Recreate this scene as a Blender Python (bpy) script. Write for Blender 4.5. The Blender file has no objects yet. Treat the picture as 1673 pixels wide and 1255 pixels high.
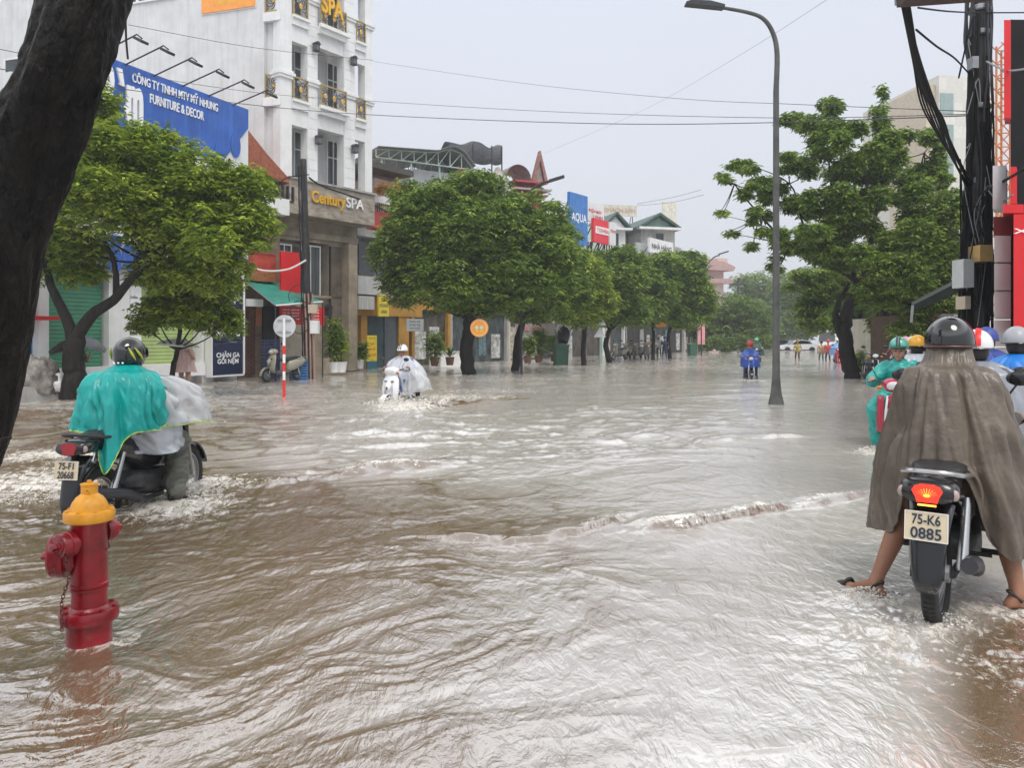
import bpy, math, random
import numpy as np
from mathutils import Matrix, Vector
from math import sin, cos, pi, radians, atan2, sqrt
random.seed(7)
S = bpy.context.scene
COL = S.collection
# ---------------------------------------------------------------- camera, sky, sun, exposure
F, CX, HZ, HC = 1250.0, 836.5, 552.0, 1.45          # photo pixels: focal, centre column, horizon row; eye height
cd = bpy.data.cameras.new('camera'); cam = bpy.data.objects.new('camera', cd); COL.objects.link(cam)
cam.location = (0, 0, HC); cam.rotation_euler = (pi/2, 0, 0)
cd.sensor_width = 36; cd.lens = F/1673*36; cd.shift_y = -(627.5-HZ)/1673
cd.clip_start = .05; cd.clip_end = 3000
S.camera = cam
W_ = bpy.data.worlds.new('World'); S.world = W_; W_.use_nodes = True
SUN_EL, SUN_AZ = radians(62), radians(160)          # high, behind the camera's right shoulder
nt = W_.node_tree; nt.nodes.clear()
o = nt.nodes.new('ShaderNodeOutputWorld'); bg = nt.nodes.new('ShaderNodeBackground'); nt.links.new(bg.outputs[0], o.inputs[0])
sky = nt.nodes.new('ShaderNodeTexSky'); sky.sky_type = 'NISHITA'; sky.sun_disc = False
sky.sun_elevation = SUN_EL; sky.sun_rotation = SUN_AZ; sky.dust_density = 6; sky.air_density = 2
bg.inputs['Strength'].default_value = .1
# overcast deck: the clear sky is nearly hidden behind a grey layer, with a bright ring added above the view for the water to reflect
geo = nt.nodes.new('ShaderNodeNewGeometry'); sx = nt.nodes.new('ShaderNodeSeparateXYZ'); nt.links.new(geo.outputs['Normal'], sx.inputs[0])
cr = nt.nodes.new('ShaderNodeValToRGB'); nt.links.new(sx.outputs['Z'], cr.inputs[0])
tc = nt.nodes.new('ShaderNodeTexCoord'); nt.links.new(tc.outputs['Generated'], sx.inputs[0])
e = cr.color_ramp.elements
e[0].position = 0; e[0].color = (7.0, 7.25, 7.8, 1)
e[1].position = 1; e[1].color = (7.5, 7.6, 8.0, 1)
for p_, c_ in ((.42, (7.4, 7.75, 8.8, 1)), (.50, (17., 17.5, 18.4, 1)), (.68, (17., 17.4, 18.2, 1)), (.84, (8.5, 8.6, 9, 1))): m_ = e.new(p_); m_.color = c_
nz = nt.nodes.new('ShaderNodeTexNoise'); nz.inputs['Scale'].default_value = 1.6; nz.inputs['Detail'].default_value = 4
nt.links.new(tc.outputs['Generated'], nz.inputs['Vector'])
mr = nt.nodes.new('ShaderNodeMapRange'); mr.inputs['To Min'].default_value = .95; mr.inputs['To Max'].default_value = 1.05
nt.links.new(nz.outputs[0], mr.inputs[0])
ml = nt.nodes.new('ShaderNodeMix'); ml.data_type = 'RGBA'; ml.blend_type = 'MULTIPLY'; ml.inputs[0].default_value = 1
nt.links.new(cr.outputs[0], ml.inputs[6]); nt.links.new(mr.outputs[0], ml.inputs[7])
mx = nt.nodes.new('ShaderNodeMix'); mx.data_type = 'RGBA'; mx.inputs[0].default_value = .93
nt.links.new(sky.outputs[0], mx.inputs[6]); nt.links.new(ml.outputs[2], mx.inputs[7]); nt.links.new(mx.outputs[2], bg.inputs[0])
sl = bpy.data.lights.new('sun', 'SUN'); sl.energy = 1.9; sl.angle = radians(25); sl.color = (1, .965, .91)
so = bpy.data.objects.new('sun', sl); COL.objects.link(so)
so.rotation_euler = Vector((-sin(SUN_AZ)*cos(SUN_EL), -cos(SUN_AZ)*cos(SUN_EL), -sin(SUN_EL))).to_track_quat('-Z', 'Y').to_euler()
S.view_settings.view_transform = 'Standard'; S.view_settings.look = 'None'; S.view_settings.gamma = 1
S.view_settings.exposure = .12
S.cycles.max_bounces = 6; S.cycles.volume_bounces = 0; S.cycles.transparent_max_bounces = 12
S.cycles.volume_step_rate = 5; S.cycles.volume_max_steps = 64
S.cycles.sample_clamp_indirect = 4

# ---------------------------------------------------------------- helpers
def X_(px, Y): return (px-CX)*Y/F
def Z_(py, Y): return HC-(py-HZ)*Y/F
def G_(px, py, z=0.0):                                # the point of height z seen at a photo pixel
    Y = F*(HC-z)/(py-HZ); return (X_(px, Y), Y)
def W3(px, py, Y): return Vector((X_(px, Y), Y, Z_(py, Y)))
def hexc(r, g, b):
    f = lambda c: (c/255/12.92) if c/255 <= .04045 else ((c/255+.055)/1.055)**2.4
    return (f(r), f(g), f(b))
MATS = {}
def mat(name, col=(.5, .5, .5), rough=.55, metal=0, var=.12, scale=3., bump=0., bscale=25., streak=0., dirt=None, emit=0., alpha=1., coat=0., transl=0., brick=None, stretch=(1, 1, 1), spec=.5, trans=0., ecol=None):
    if name in MATS: return MATS[name]
    m = bpy.data.materials.new(name); MATS[name] = m; m.use_nodes = True
    t = m.node_tree; N = t.nodes; L = t.links; b = N['Principled BSDF']
    b.inputs['Roughness'].default_value = rough; b.inputs['Metallic'].default_value = metal
    b.inputs['Coat Weight'].default_value = coat; b.inputs['Specular IOR Level'].default_value = spec
    b.inputs['Transmission Weight'].default_value = trans
    co = N.new('ShaderNodeTexCoord'); mp = N.new('ShaderNodeMapping'); mp.inputs['Scale'].default_value = stretch
    L.new(co.outputs['Object'], mp.inputs[0])
    n = N.new('ShaderNodeTexNoise'); n.inputs['Scale'].default_value = scale; n.inputs['Detail'].default_value = 6; n.inputs['Roughness'].default_value = .62
    L.new(mp.outputs[0], n.inputs['Vector'])
    r = N.new('ShaderNodeValToRGB'); L.new(n.outputs[0], r.inputs[0])
    r.color_ramp.elements[0].position = .28; r.color_ramp.elements[1].position = .72
    c0 = tuple(max(0, c*(1-var*1.4)) for c in col); c1 = tuple(min(1, c*(1+var)) for c in col)
    r.color_ramp.elements[0].color = (*c0, 1); r.color_ramp.elements[1].color = (*c1, 1)
    out = r.outputs[0]
    if brick:
        bw, bh, mc = brick
        bt = N.new('ShaderNodeTexBrick'); bt.inputs['Scale'].default_value = 1
        bt.inputs['Brick Width'].default_value = bw; bt.inputs['Row Height'].default_value = bh; bt.inputs['Mortar Size'].default_value = .012
        sp = N.new('ShaderNodeSeparateXYZ'); cb = N.new('ShaderNodeCombineXYZ'); L.new(co.outputs['Object'], sp.inputs[0])
        ad = N.new('ShaderNodeMath'); ad.operation = 'ADD'; L.new(sp.outputs[0], ad.inputs[0]); L.new(sp.outputs[1], ad.inputs[1])
        L.new(ad.outputs[0], cb.inputs[0]); L.new(sp.outputs[2], cb.inputs[1]); L.new(cb.outputs[0], bt.inputs['Vector'])
        bt.inputs['Color1'].default_value = (1, 1, 1, 1); bt.inputs['Color2'].default_value = (.88, .88, .88, 1); bt.inputs['Mortar'].default_value = (*mc, 1)
        q = N.new('ShaderNodeMix'); q.data_type = 'RGBA'; q.blend_type = 'MULTIPLY'; q.inputs[0].default_value = 1
        L.new(out, q.inputs[6]); L.new(bt.outputs[0], q.inputs[7]); out = q.outputs[2]
    if streak:
        ms = N.new('ShaderNodeMapping'); ms.inputs['Scale'].default_value = (3.2, 3.2, .22); L.new(co.outputs['Object'], ms.inputs[0])
        n2 = N.new('ShaderNodeTexNoise'); n2.inputs['Scale'].default_value = 1.7; n2.inputs['Detail'].default_value = 7; n2.inputs['Roughness'].default_value = .68
        L.new(ms.outputs[0], n2.inputs['Vector'])
        r2 = N.new('ShaderNodeMapRange'); r2.inputs['From Min'].default_value = .48; r2.inputs['From Max'].default_value = .75
        r2.inputs['To Max'].default_value = streak; L.new(n2.outputs[0], r2.inputs[0])
        q = N.new('ShaderNodeMix'); q.data_type = 'RGBA'; L.new(r2.outputs[0], q.inputs[0]); L.new(out, q.inputs[6])
        q.inputs[7].default_value = (*(dirt or (.09, .085, .075)), 1); out = q.outputs[2]
    L.new(out, b.inputs['Base Color'])
    if bump:
        n3 = N.new('ShaderNodeTexNoise'); n3.inputs['Scale'].default_value = bscale; n3.inputs['Detail'].default_value = 5
        L.new(mp.outputs[0], n3.inputs['Vector'])
        bp = N.new('ShaderNodeBump'); bp.inputs['Strength'].default_value = bump; bp.inputs['Distance'].default_value = .03
        L.new(n3.outputs[0], bp.inputs['Height']); L.new(bp.outputs[0], b.inputs['Normal'])
    if emit:
        b.inputs['Emission Strength'].default_value = emit; b.inputs['Emission Color'].default_value = (*(ecol or col), 1)
    if alpha < 1: b.inputs['Alpha'].default_value = alpha
    if transl:
        tr = N.new('ShaderNodeBsdfTranslucent'); L.new(out, tr.inputs[0]); ms_ = N.new('ShaderNodeMixShader'); ms_.inputs[0].default_value = transl
        L.new(b.outputs[0], ms_.inputs[1]); L.new(tr.outputs[0], ms_.inputs[2]); L.new(ms_.outputs[0], N['Material Output'].inputs[0])
    return m

def tag(o, label=None, cat=None, group=None, kind=None):
    if label: o['label'] = label
    if cat: o['category'] = cat
    if group: o['group'] = group
    if kind: o['kind'] = kind
    return o
def thing(name, label, cat, loc=(0, 0, 0), rz=0., group=None):
    o = bpy.data.objects.new(name, None); COL.objects.link(o); o.location = loc; o.rotation_euler = (0, 0, rz)
    o.empty_display_size = .2
    return tag(o, label, cat, group)
def head(slope): return pi/2-math.atan(slope)        # rotation that turns local +x to the ground direction (slope, 1)
def copy_tree(o, parent=None):
    c = o.copy(); COL.objects.link(c)
    if parent: c.parent = parent
    for ch in [k for k in o.children]: copy_tree(ch, c)
    return c
def frame(ox, oy, oz, rz=0, rx=0, ry=0):
    return Matrix.Translation((ox, oy, oz)) @ Matrix.Rotation(rz, 4, 'Z') @ Matrix.Rotation(ry, 4, 'Y') @ Matrix.Rotation(rx, 4, 'X')

class MB:
    """collects shapes for ONE mesh object"""
    def __init__(s, m=None): s.v = []; s.f = []; s.M = m; s.mi = []; s.cur = 0
    def add(s, vs, fs):
        n = len(s.v)
        if s.M is not None: vs = [s.M @ Vector(p) for p in vs]
        s.v += [tuple(p) for p in vs]; s.f += [tuple(i+n for i in f) for f in fs]; s.mi += [s.cur]*len(fs); return s
    def box(s, x0, x1, y0, y1, z0, z1):
        if x0 > x1: x0, x1 = x1, x0
        if y0 > y1: y0, y1 = y1, y0
        if z0 > z1: z0, z1 = z1, z0
        return s.add([(x0, y0, z0), (x1, y0, z0), (x1, y1, z0), (x0, y1, z0), (x0, y0, z1), (x1, y0, z1), (x1, y1, z1), (x0, y1, z1)],
                     [(0, 3, 2, 1), (4, 5, 6, 7), (0, 1, 5, 4), (1, 2, 6, 5), (2, 3, 7, 6), (3, 0, 4, 7)])
    def tube(s, pts, r, n=8, cap=True):
        pts = [Vector(p) for p in pts]; k = len(pts)
        if not hasattr(r, '__len__'): r = [r]*k
        vs = []; up = None
        for i, p in enumerate(pts):
            d = (pts[min(i+1, k-1)]-pts[max(i-1, 0)]).normalized()
            if up is None: up = Vector((0, 0, 1)) if abs(d.z) < .9 else Vector((1, 0, 0))
            a = d.cross(up)
            if a.length < 1e-4: a = d.orthogonal()
            a.normalize(); b = a.cross(d).normalized(); up = b
            for j in range(n):
                t = 2*pi*j/n; vs.append(p+(a*cos(t)+b*sin(t))*r[i])
        fs = [(i*n+j, i*n+(j+1) % n, (i+1)*n+(j+1) % n, (i+1)*n+j) for i in range(k-1) for j in range(n)]
        if cap: fs += [tuple(range(n-1, -1, -1)), tuple(range((k-1)*n, k*n))]
        return s.add(vs, fs)
    def lathe(s, prof, n=24, c=(0, 0, 0), axis='z', a0=0, a1=2*pi):
        vs = []; full = abs(a1-a0-2*pi) < 1e-6; m = n if full else n+1
        for (r, h) in prof:
            for j in range(m):
                t = a0+(a1-a0)*j/n; p = (r*cos(t), r*sin(t), h)
                if axis == 'x': p = (h, r*cos(t), r*sin(t))
                if axis == 'y': p = (r*sin(t), h, r*cos(t))
                vs.append((p[0]+c[0], p[1]+c[1], p[2]+c[2]))
        fs = []
        for i in range(len(prof)-1):
            for j in range(n):
                j2 = (j+1) % m if full else j+1
                fs.append((i*m+j, i*m+j2, (i+1)*m+j2, (i+1)*m+j))
        return s.add(vs, fs)
    def ball(s, c, rx, ry=None, rz=None, n=12, m=8):
        ry = ry or rx; rz = rz or rx; vs = []
        for i in range(m+1):
            a = -pi/2+pi*i/m
            for j in range(n):
                t = 2*pi*j/n; vs.append((c[0]+rx*cos(a)*cos(t), c[1]+ry*cos(a)*sin(t), c[2]+rz*sin(a)))
        return s.add(vs, [(i*n+j, i*n+(j+1) % n, (i+1)*n+(j+1) % n, (i+1)*n+j) for i in range(m) for j in range(n)])
    def prism(s, poly, d, off=(0, 0, 0), plane='xz'):
        """polygon in a plane, extruded by d along the plane's other axis"""
        k = len(poly)
        def P(a, b, c): return {'xz': (a, c, b), 'xy': (a, b, c), 'yz': (c, a, b)}[plane]
        vs = [Vector(P(a, b, 0))+Vector(off) for a, b in poly]+[Vector(P(a, b, d))+Vector(off) for a, b in poly]
        return s.add(vs, [tuple(range(k)), tuple(range(2*k-1, k-1, -1))]+[(i, i+k, (i+1) % k+k, (i+1) % k) for i in range(k)])
    def torus(s, c, R, r, axis='y', n=32, m=10, sq=1.):
        prof = [(R+r*cos(2*pi*i/m), r*sq*sin(2*pi*i/m)) for i in range(m+1)]
        return s.lathe(prof, n, c, axis)
    def build(s, name, m, parent=None, smooth=False):
        me = bpy.data.meshes.new(name); me.from_pydata(s.v, [], s.f)
        for q in (m if isinstance(m, (list, tuple)) else [m]): me.materials.append(q)
        if isinstance(m, (list, tuple)): me.polygons.foreach_set('material_index', s.mi)
        if smooth: smooth_by_angle(me, 40 if smooth is True else smooth)
        me.validate(); me.update()
        o = bpy.data.objects.new(name, me); COL.objects.link(o)
        if parent: o.parent = parent
        return o
def smooth_by_angle(me, deg):
    me.polygons.foreach_set('use_smooth', [True]*len(me.polygons))
    try: me.set_sharp_from_angle(angle=radians(deg))
    except Exception: pass
def fast_mesh(name, V, Q, m, parent=None, smooth=False, attr=None):
    """numpy arrays -> mesh; Q is (n,4) or (n,3)"""
    me = bpy.data.meshes.new(name); k = Q.shape[1]
    me.vertices.add(len(V)); me.vertices.foreach_set('co', np.asarray(V, np.float32).ravel())
    me.loops.add(Q.size); me.loops.foreach_set('vertex_index', Q.astype(np.int32).ravel())
    me.polygons.add(len(Q)); me.polygons.foreach_set('loop_start', np.arange(0, Q.size, k, dtype=np.int32))
    try: me.polygons.foreach_set('loop_total', np.full(len(Q), k, np.int32))
    except Exception: pass
    if smooth: me.polygons.foreach_set('use_smooth', np.ones(len(Q), bool))
    for nme, arr in (attr or {}).items():
        a = me.attributes.new(nme, 'FLOAT', 'POINT'); a.data.foreach_set('value', np.asarray(arr, np.float32))
    for q in (m if isinstance(m, (list, tuple)) else [m]): me.materials.append(q)
    me.update(calc_edges=True); me.validate()
    o = bpy.data.objects.new(name, me); COL.objects.link(o)
    if parent: o.parent = parent
    return o
def loft(rows, closed=True):
    """rows: array (R,N,3) -> V,Q"""
    R, N = rows.shape[:2]; V = rows.reshape(-1, 3)
    i, j = np.meshgrid(np.arange(R-1), np.arange(N if closed else N-1), indexing='ij'); j2 = (j+1) % N
    return V, np.stack([i*N+j, i*N+j2, (i+1)*N+j2, (i+1)*N+j], -1).reshape(-1, 4)
_tc = {}
def text_verts(s, bold=0):
    if (s, bold) in _tc: return _tc[(s, bold)]
    c = bpy.data.curves.new('t', 'FONT'); c.body = s; c.size = 1; c.align_x = 'CENTER'; c.resolution_u = 3; c.offset = bold; c.space_line = .95
    o = bpy.data.objects.new('t', c); me = bpy.data.meshes.new_from_object(o)
    V = np.array([v.co[:] for v in me.vertices]); Fs = [tuple(p.vertices) for p in me.polygons]
    bpy.data.objects.remove(o); bpy.data.curves.remove(c); bpy.data.meshes.remove(me)
    V[:, :2] -= (V[:, :2].max(0)+V[:, :2].min(0))/2; V[:, :2] /= (V[:, :2].max(0)-V[:, :2].min(0))
    _tc[(s, bold)] = (V, Fs); return V, Fs
def text(name, s, m, parent, x, z, w, h, y=-.01, depth=0., bold=.02, M=None):
    """lettering centred at (x,z) of the parent's front plane (local y outward = negative)"""
    V, Fs = text_verts(s, bold); mb = MB(M)
    P = [(x+a*w, y, z+b*h) for a, b, _ in V]
    mb.add(P, Fs)
    if depth:
        n = len(P); back = [(p[0], p[1]+depth, p[2]) for p in P]; cnt = {}
        for f in Fs:
            for a, b in zip(f, f[1:]+f[:1]): cnt[(a, b)] = 1
        rim = [(a, b) for (a, b) in cnt if (b, a) not in cnt]
        mb.v = []; mb.f = []; mb.mi = []; mb.add(P+back, Fs+[(a, a+n, b+n, b) for a, b in rim])
    return mb.build(name, m, parent)
def catrom(P, k):
    P = np.array(P, float); n = len(P); out = []
    for i in range(n-1):
        p0, p1, p2, p3 = P[max(i-1, 0)], P[i], P[i+1], P[min(i+2, n-1)]
        for t in np.linspace(0, 1, k, endpoint=False):
            out.append(.5*((2*p1)+(p2-p0)*t+(2*p0-5*p1+4*p2-p3)*t*t+(3*p1-p0-3*p2+p3)*t**3))
    out.append(P[-1]); return np.array(out)
_rng = np.random.default_rng(11)
_lat = _rng.random((256, 256))
def vnoise(x, y):
    xi = np.floor(x).astype(int); yi = np.floor(y).astype(int); fx = x-xi; fy = y-yi
    fx = fx*fx*fx*(fx*(fx*6-15)+10); fy = fy*fy*fy*(fy*(fy*6-15)+10)
    a = _lat[xi & 255, yi & 255]; b = _lat[(xi+1) & 255, yi & 255]; c = _lat[xi & 255, (yi+1) & 255]; d = _lat[(xi+1) & 255, (yi+1) & 255]
    return (a*(1-fx)+b*fx)*(1-fy)+(c*(1-fx)+d*fx)*fy
def fbm(x, y, o=4, g=.5):
    s = 0; a = 1; t = 0
    for i in range(o): s = s+a*vnoise(x*2**i+17.3*i, y*2**i-9.1*i); t += a; a *= g
    return s/t
# ---------------------------------------------------------------- the flooded street
def water_material():
    m = bpy.data.materials.new('muddy flood water'); m.use_nodes = True; t = m.node_tree; N = t.nodes; L = t.links; b = N['Principled BSDF']
    b.inputs['IOR'].default_value = 3.4; b.inputs['Roughness'].default_value = .07
    co = N.new('ShaderNodeNewGeometry')
    def noise(sc, st, det=5, rough=.6, rot=.5, dist=0.):
        mp = N.new('ShaderNodeMapping'); mp.inputs['Scale'].default_value = st; mp.inputs['Rotation'].default_value = (0, 0, rot)
        L.new(co.outputs['Position'], mp.inputs[0]); n = N.new('ShaderNodeTexNoise'); n.inputs['Scale'].default_value = sc
        n.inputs['Detail'].default_value = det; n.inputs['Roughness'].default_value = rough; n.inputs['Distortion'].default_value = dist
        L.new(mp.outputs[0], n.inputs['Vector']); return n.outputs[0]
    def mul(a, k):
        q = N.new('ShaderNodeMath'); q.operation = 'MULTIPLY'; L.new(a, q.inputs[0])
        if isinstance(k, float): q.inputs[1].default_value = k
        else: L.new(k, q.inputs[1])
        return q.outputs[0]
    def add(a, c):
        q = N.new('ShaderNodeMath'); L.new(a, q.inputs[0]); L.new(c, q.inputs[1]); return q.outputs[0]
    mud = noise(.5, (1, .6, 1), 4)
    r = N.new('ShaderNodeValToRGB'); L.new(mud, r.inputs[0])
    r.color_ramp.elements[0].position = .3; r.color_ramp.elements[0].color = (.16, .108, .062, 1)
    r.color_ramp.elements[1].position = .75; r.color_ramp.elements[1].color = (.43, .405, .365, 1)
    sa = N.new('ShaderNodeAttribute'); sa.attribute_name = 'silt_and_reflection'; ml_ = N.new('ShaderNodeMath'); ml_.operation = 'MULTIPLY_ADD'; L.new(mud, ml_.inputs[0]); ml_.inputs[1].default_value = .7; L.new(sa.outputs['Fac'], ml_.inputs[2]); L.new(ml_.outputs[0], r.inputs[0])
    at = N.new('ShaderNodeAttribute'); at.attribute_name = 'foam'
    fn = noise(13., (1, .45, 1), 8, .8, .35, 1.2)
    fc_ = N.new('ShaderNodeMapRange'); fc_.inputs['From Min'].default_value = .36; fc_.inputs['From Max'].default_value = .66; L.new(fn, fc_.inputs[0]); fn = fc_.outputs[0]
    # froth shows where the churn attribute beats the noise
    sb = N.new('ShaderNodeMath'); sb.operation = 'SUBTRACT'; L.new(at.outputs['Fac'], sb.inputs[0]); L.new(fn, sb.inputs[1])
    fr = N.new('ShaderNodeMapRange'); fr.inputs['From Min'].default_value = -.02; fr.inputs['From Max'].default_value = .4; L.new(sb.outputs[0], fr.inputs[0])
    mx = N.new('ShaderNodeMix'); mx.data_type = 'RGBA'; L.new(fr.outputs[0], mx.inputs[0]); L.new(r.outputs[0], mx.inputs[6]); mx.inputs[7].default_value = (.66, .61, .53, 1)
    L.new(mx.outputs[2], b.inputs['Base Color'])
    ro = N.new('ShaderNodeMapRange'); ro.inputs['To Min'].default_value = .06; ro.inputs['To Max'].default_value = .5; L.new(fr.outputs[0], ro.inputs[0]); L.new(ro.outputs[0], b.inputs['Roughness'])
    h = add(mul(noise(9., (1, .5, 1), 5, .6, .35, .8), .55), mul(noise(24., (1, .5, 1), 3, .5, .3, .8), .17))
    # rain drops: small rings
    vo = N.new('ShaderNodeTexVoronoi'); vo.feature = 'F1'; vo.inputs['Scale'].default_value = 9; L.new(co.outputs['Position'], vo.inputs['Vector'])
    w = N.new('ShaderNodeMath'); w.operation = 'SINE'; L.new(mul(vo.outputs['Distance'], 75.), w.inputs[0])
    fa = N.new('ShaderNodeMapRange'); fa.inputs['From Min'].default_value = 0.; fa.inputs['From Max'].default_value = .22; fa.inputs['To Min'].default_value = .02; fa.inputs['To Max'].default_value = 0.
    L.new(vo.outputs['Distance'], fa.inputs[0])
    h = add(h, mul(w.outputs[0], fa.outputs[0]))
    bp = N.new('ShaderNodeBump'); bp.inputs['Strength'].default_value = .5; bp.inputs['Distance'].default_value = .05
    L.new(h, bp.inputs['Height']); L.new(bp.outputs[0], b.inputs['Normal'])
    return m
def seg_dist(x, y, A, B):
    """distance to segment, side sign and parameter"""
    d = np.array(B)-np.array(A); L2 = (d**2).sum(); t = np.clip(((x-A[0])*d[0]+(y-A[1])*d[1])/L2, 0, 1)
    qx = x-(A[0]+d[0]*t); qy = y-(A[1]+d[1]*t); s = np.sign(d[0]*qy-d[1]*qx)
    return np.hypot(qx, qy), s, t
# breaking crests: polyline of photo pixels on the water, height, foam strength
CRESTS = [([(1470, 792), (1400, 812), (1300, 832), (1200, 845), (1090, 862), (1040, 868)], .08, .75, .13),
          ([(1010, 850), (960, 866), (890, 884), (830, 890), (770, 885), (725, 882)], .10, .85, .13),
          ([(1110, 733), (1000, 741), (900, 748), (800, 752), (730, 756)], .075, .5, .16),
          ([(745, 762), (680, 768), (600, 776), (500, 786), (400, 800), (330, 800)], .09, .8, .2),
          ([(1330, 714), (1230, 716), (1150, 724)], .05, .35, .15),
          ([(860, 652), (780, 655), (690, 668), (640, 668)], .07, .7, .3),
          ([(1350, 1205), (1290, 1222), (1200, 1232), (1140, 1236)], .03, .12, .05),
          ([(925, 930), (985, 955), (1050, 975)], .02, .12, .05)]
# churned patches: pixel centre, half widths in metres, foam strength, chop height
CHURN = [(60, 790, 1.0, 1.25, .75, .05), (110, 745, 1.3, .8, .8, .04), (285, 832, .55, .6, .95, .05), (200, 850, .6, .3, .5, .03), (330, 795, .6, .5, .8, .05),
         (665, 668, .9, 1.2, .85, .09), (720, 650, 1.6, 1.2, .75, .05), (560, 660, 1.6, 1.0, .35, .03), (800, 640, 2.6, 1.8, .5, .03), (600, 715, 1.8, .8, .3, .03), (150, 1052, .2, .16, .8, .02),
         (1425, 980, .3, .2, .8, .035), (1470, 1040, .5, .3, .55, .03), (1540, 1020, .28, .2, .75, .03), (1650, 1000, .4, .3, .7, .03), (1580, 1090, .5, .25, .35, .03),
         (1437, 742, .35, .5, .8, .04), (1268, 664, .25, .3, .5, .02), (1225, 622, .8, 1.2, .6, .03), (1100, 600, 5, 4, .45, .03), (880, 620, 5, 2.5, .45, .02), (500, 640, 4, 1.5, .35, .02),
         (1392, 622, .8, 1.0, .5, .03), (30, 1120, .8, .12, .12, .01), (1200, 690, 2.0, 1.2, .28, .03), (280, 650, .5, .6, .35, .02), (115, 660, .5, .6, .35, .02)]
def water():
    rows, cols = 880, 1050
    py = np.concatenate([np.linspace(1420, 562, rows-24), HZ+np.geomspace(9.5, 4.6, 24)])
    Y = F*HC/(py-HZ)
    ang = np.linspace(-1.0, 1.0, cols); ax = ang*.72+.28*ang**3*1.2
    YY, A = np.meshgrid(Y, ax, indexing='ij'); XX = A*YY
    # flow direction: along the street, towards lower left
    c, s = cos(radians(24)), sin(radians(24)); u = XX*c+YY*s; v = -XX*s+YY*c
    wx = fbm(u*.55, v*.55, 3)*1.6; wy = fbm(u*.55+40, v*.55+9, 3)*1.6
    u2, v2 = u+wx, v+wy; u3 = u2+.35*fbm(u*2.3+4, v*2.3, 2); v3 = v2+.45*fbm(u*2.1, v*2.1+8, 2)
    n1 = fbm(u2*.45, v2*1.05, 3); n2 = 1-np.abs(2*fbm(u2*1.4+3, v2*2.4, 3)-1); n3 = 1-np.abs(2*fbm(u3*3.6, v3*5.6+30, 3)-1); n4 = 1-np.abs(2*fbm(u3*9, v3*13, 3)-1); n5 = 1-np.abs(2*fbm(u3*21, v3*29, 2)-1)
    big = fbm(XX*.16+5, YY*.16+2, 2)
    amp = np.clip((Y/7.5)**.7, .4, 1.6)[:, None]
    left = np.clip(.5-XX/(YY*.85+.4)*.95, 0, 1)                     # the current runs stronger on the left
    chop = (.2+1.1*big)*(.22+.75*left)
    h = amp*chop*(.12*(n1-.5)+.045*(n2**2.-.4)+.016*(n3**2.-.35)+.006*(n4-.5)+.0032*n5)
    foam = np.zeros_like(h); face = np.zeros_like(h)
    jag = (fbm(XX*2.2+7, YY*2.2, 3)-.5)
    for pts, hh, fo, wd in CRESTS:
        P = [G_(*p) for p in pts]; best = np.full_like(h, 1e9); bs = np.zeros_like(h); bt = np.zeros_like(h)
        for i in range(len(P)-1):
            d, sg, t = seg_dist(XX, YY, P[i], P[i+1]); k = d < best
            best = np.where(k, d, best); bs = np.where(k, sg, bs); bt = np.where(k, (i+t)/(len(P)-1), bt)
        d = best*bs                                            # + is the near side for right-to-left lines, corrected below
        if P[-1][0] > P[0][0]: d = -d
        d = d+jag*wd*1.6
        env = np.clip(np.sin(np.pi*np.clip(bt, .02, .98)), 0, 1)**.5*np.clip(2.6*fbm(XX*1.1, YY*1.1+50, 3)-.55, .08, 1.3)
        near = d > 0
        h += hh*env*np.where(near, np.exp(-(d/(wd*.42))**2), np.exp(-(d/(wd*1.8))**2))*(1+.5*(n3-.6))
        face = np.maximum(face, env*np.where(near, np.exp(-((d-wd*.35)/(wd*.4))**2), 0)*np.clip(hh*14, 0, 1))
        foam = np.maximum(foam, fo*env*np.where(near, np.exp(-(d/(wd*.22))**2), np.exp(-(d/(wd*1.5))**2)))
    for px, p_y, rx, ry, fo, ch in CHURN:
        cx, cy = G_(px, p_y); q = ((XX-cx)/rx)**2+((YY-cy)/ry)**2; e = np.exp(-q*.9)
        foam = np.maximum(foam, fo*e); sc = 7 if cy < 8 else 3.2
        h += ch*e*(fbm(XX*sc+13, YY*sc, 4, .6)-.35)*1.6
    # scattered flecks on the ridges
    fle = np.clip((n2-.8)*5, 0, 1)*np.clip((n3-.7)*3.3, 0, 1)*np.clip(YY/14, .15, 1)*(.25+.5*left)
    foam = np.maximum(foam, fle*.8)
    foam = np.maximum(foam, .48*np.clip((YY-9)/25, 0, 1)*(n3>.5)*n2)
    silt_and_reflection = np.clip(.50-left*.85+.7*(big-.5)+.16+.5*np.clip((YY-4.5)/5, 0, 1)-.9*face-.5*np.clip(n2-.72, 0, 1)*3*left-.9*np.clip((XX/YY-.5)*6, 0, 1)*np.clip((4.6-YY)/1.2, 0, 1), -.4, .7)  # silt tone, paler with distance; dark shop reflection painted in at lower right
    h *= np.clip(45/YY, .2, 1)
    XX = XX+h*.0; V = np.stack([XX, YY, h], -1).reshape(-1, 3)
    _, Q = loft(V.reshape(rows, cols, 3), False)
    o = fast_mesh('flood_water', V, Q, water_material(), smooth=True, attr={'foam': foam.ravel(), 'silt_and_reflection': silt_and_reflection.ravel()})
    tag(o, 'brown flood water with ripples and foam covering the street', kind='structure')
water()
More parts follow.
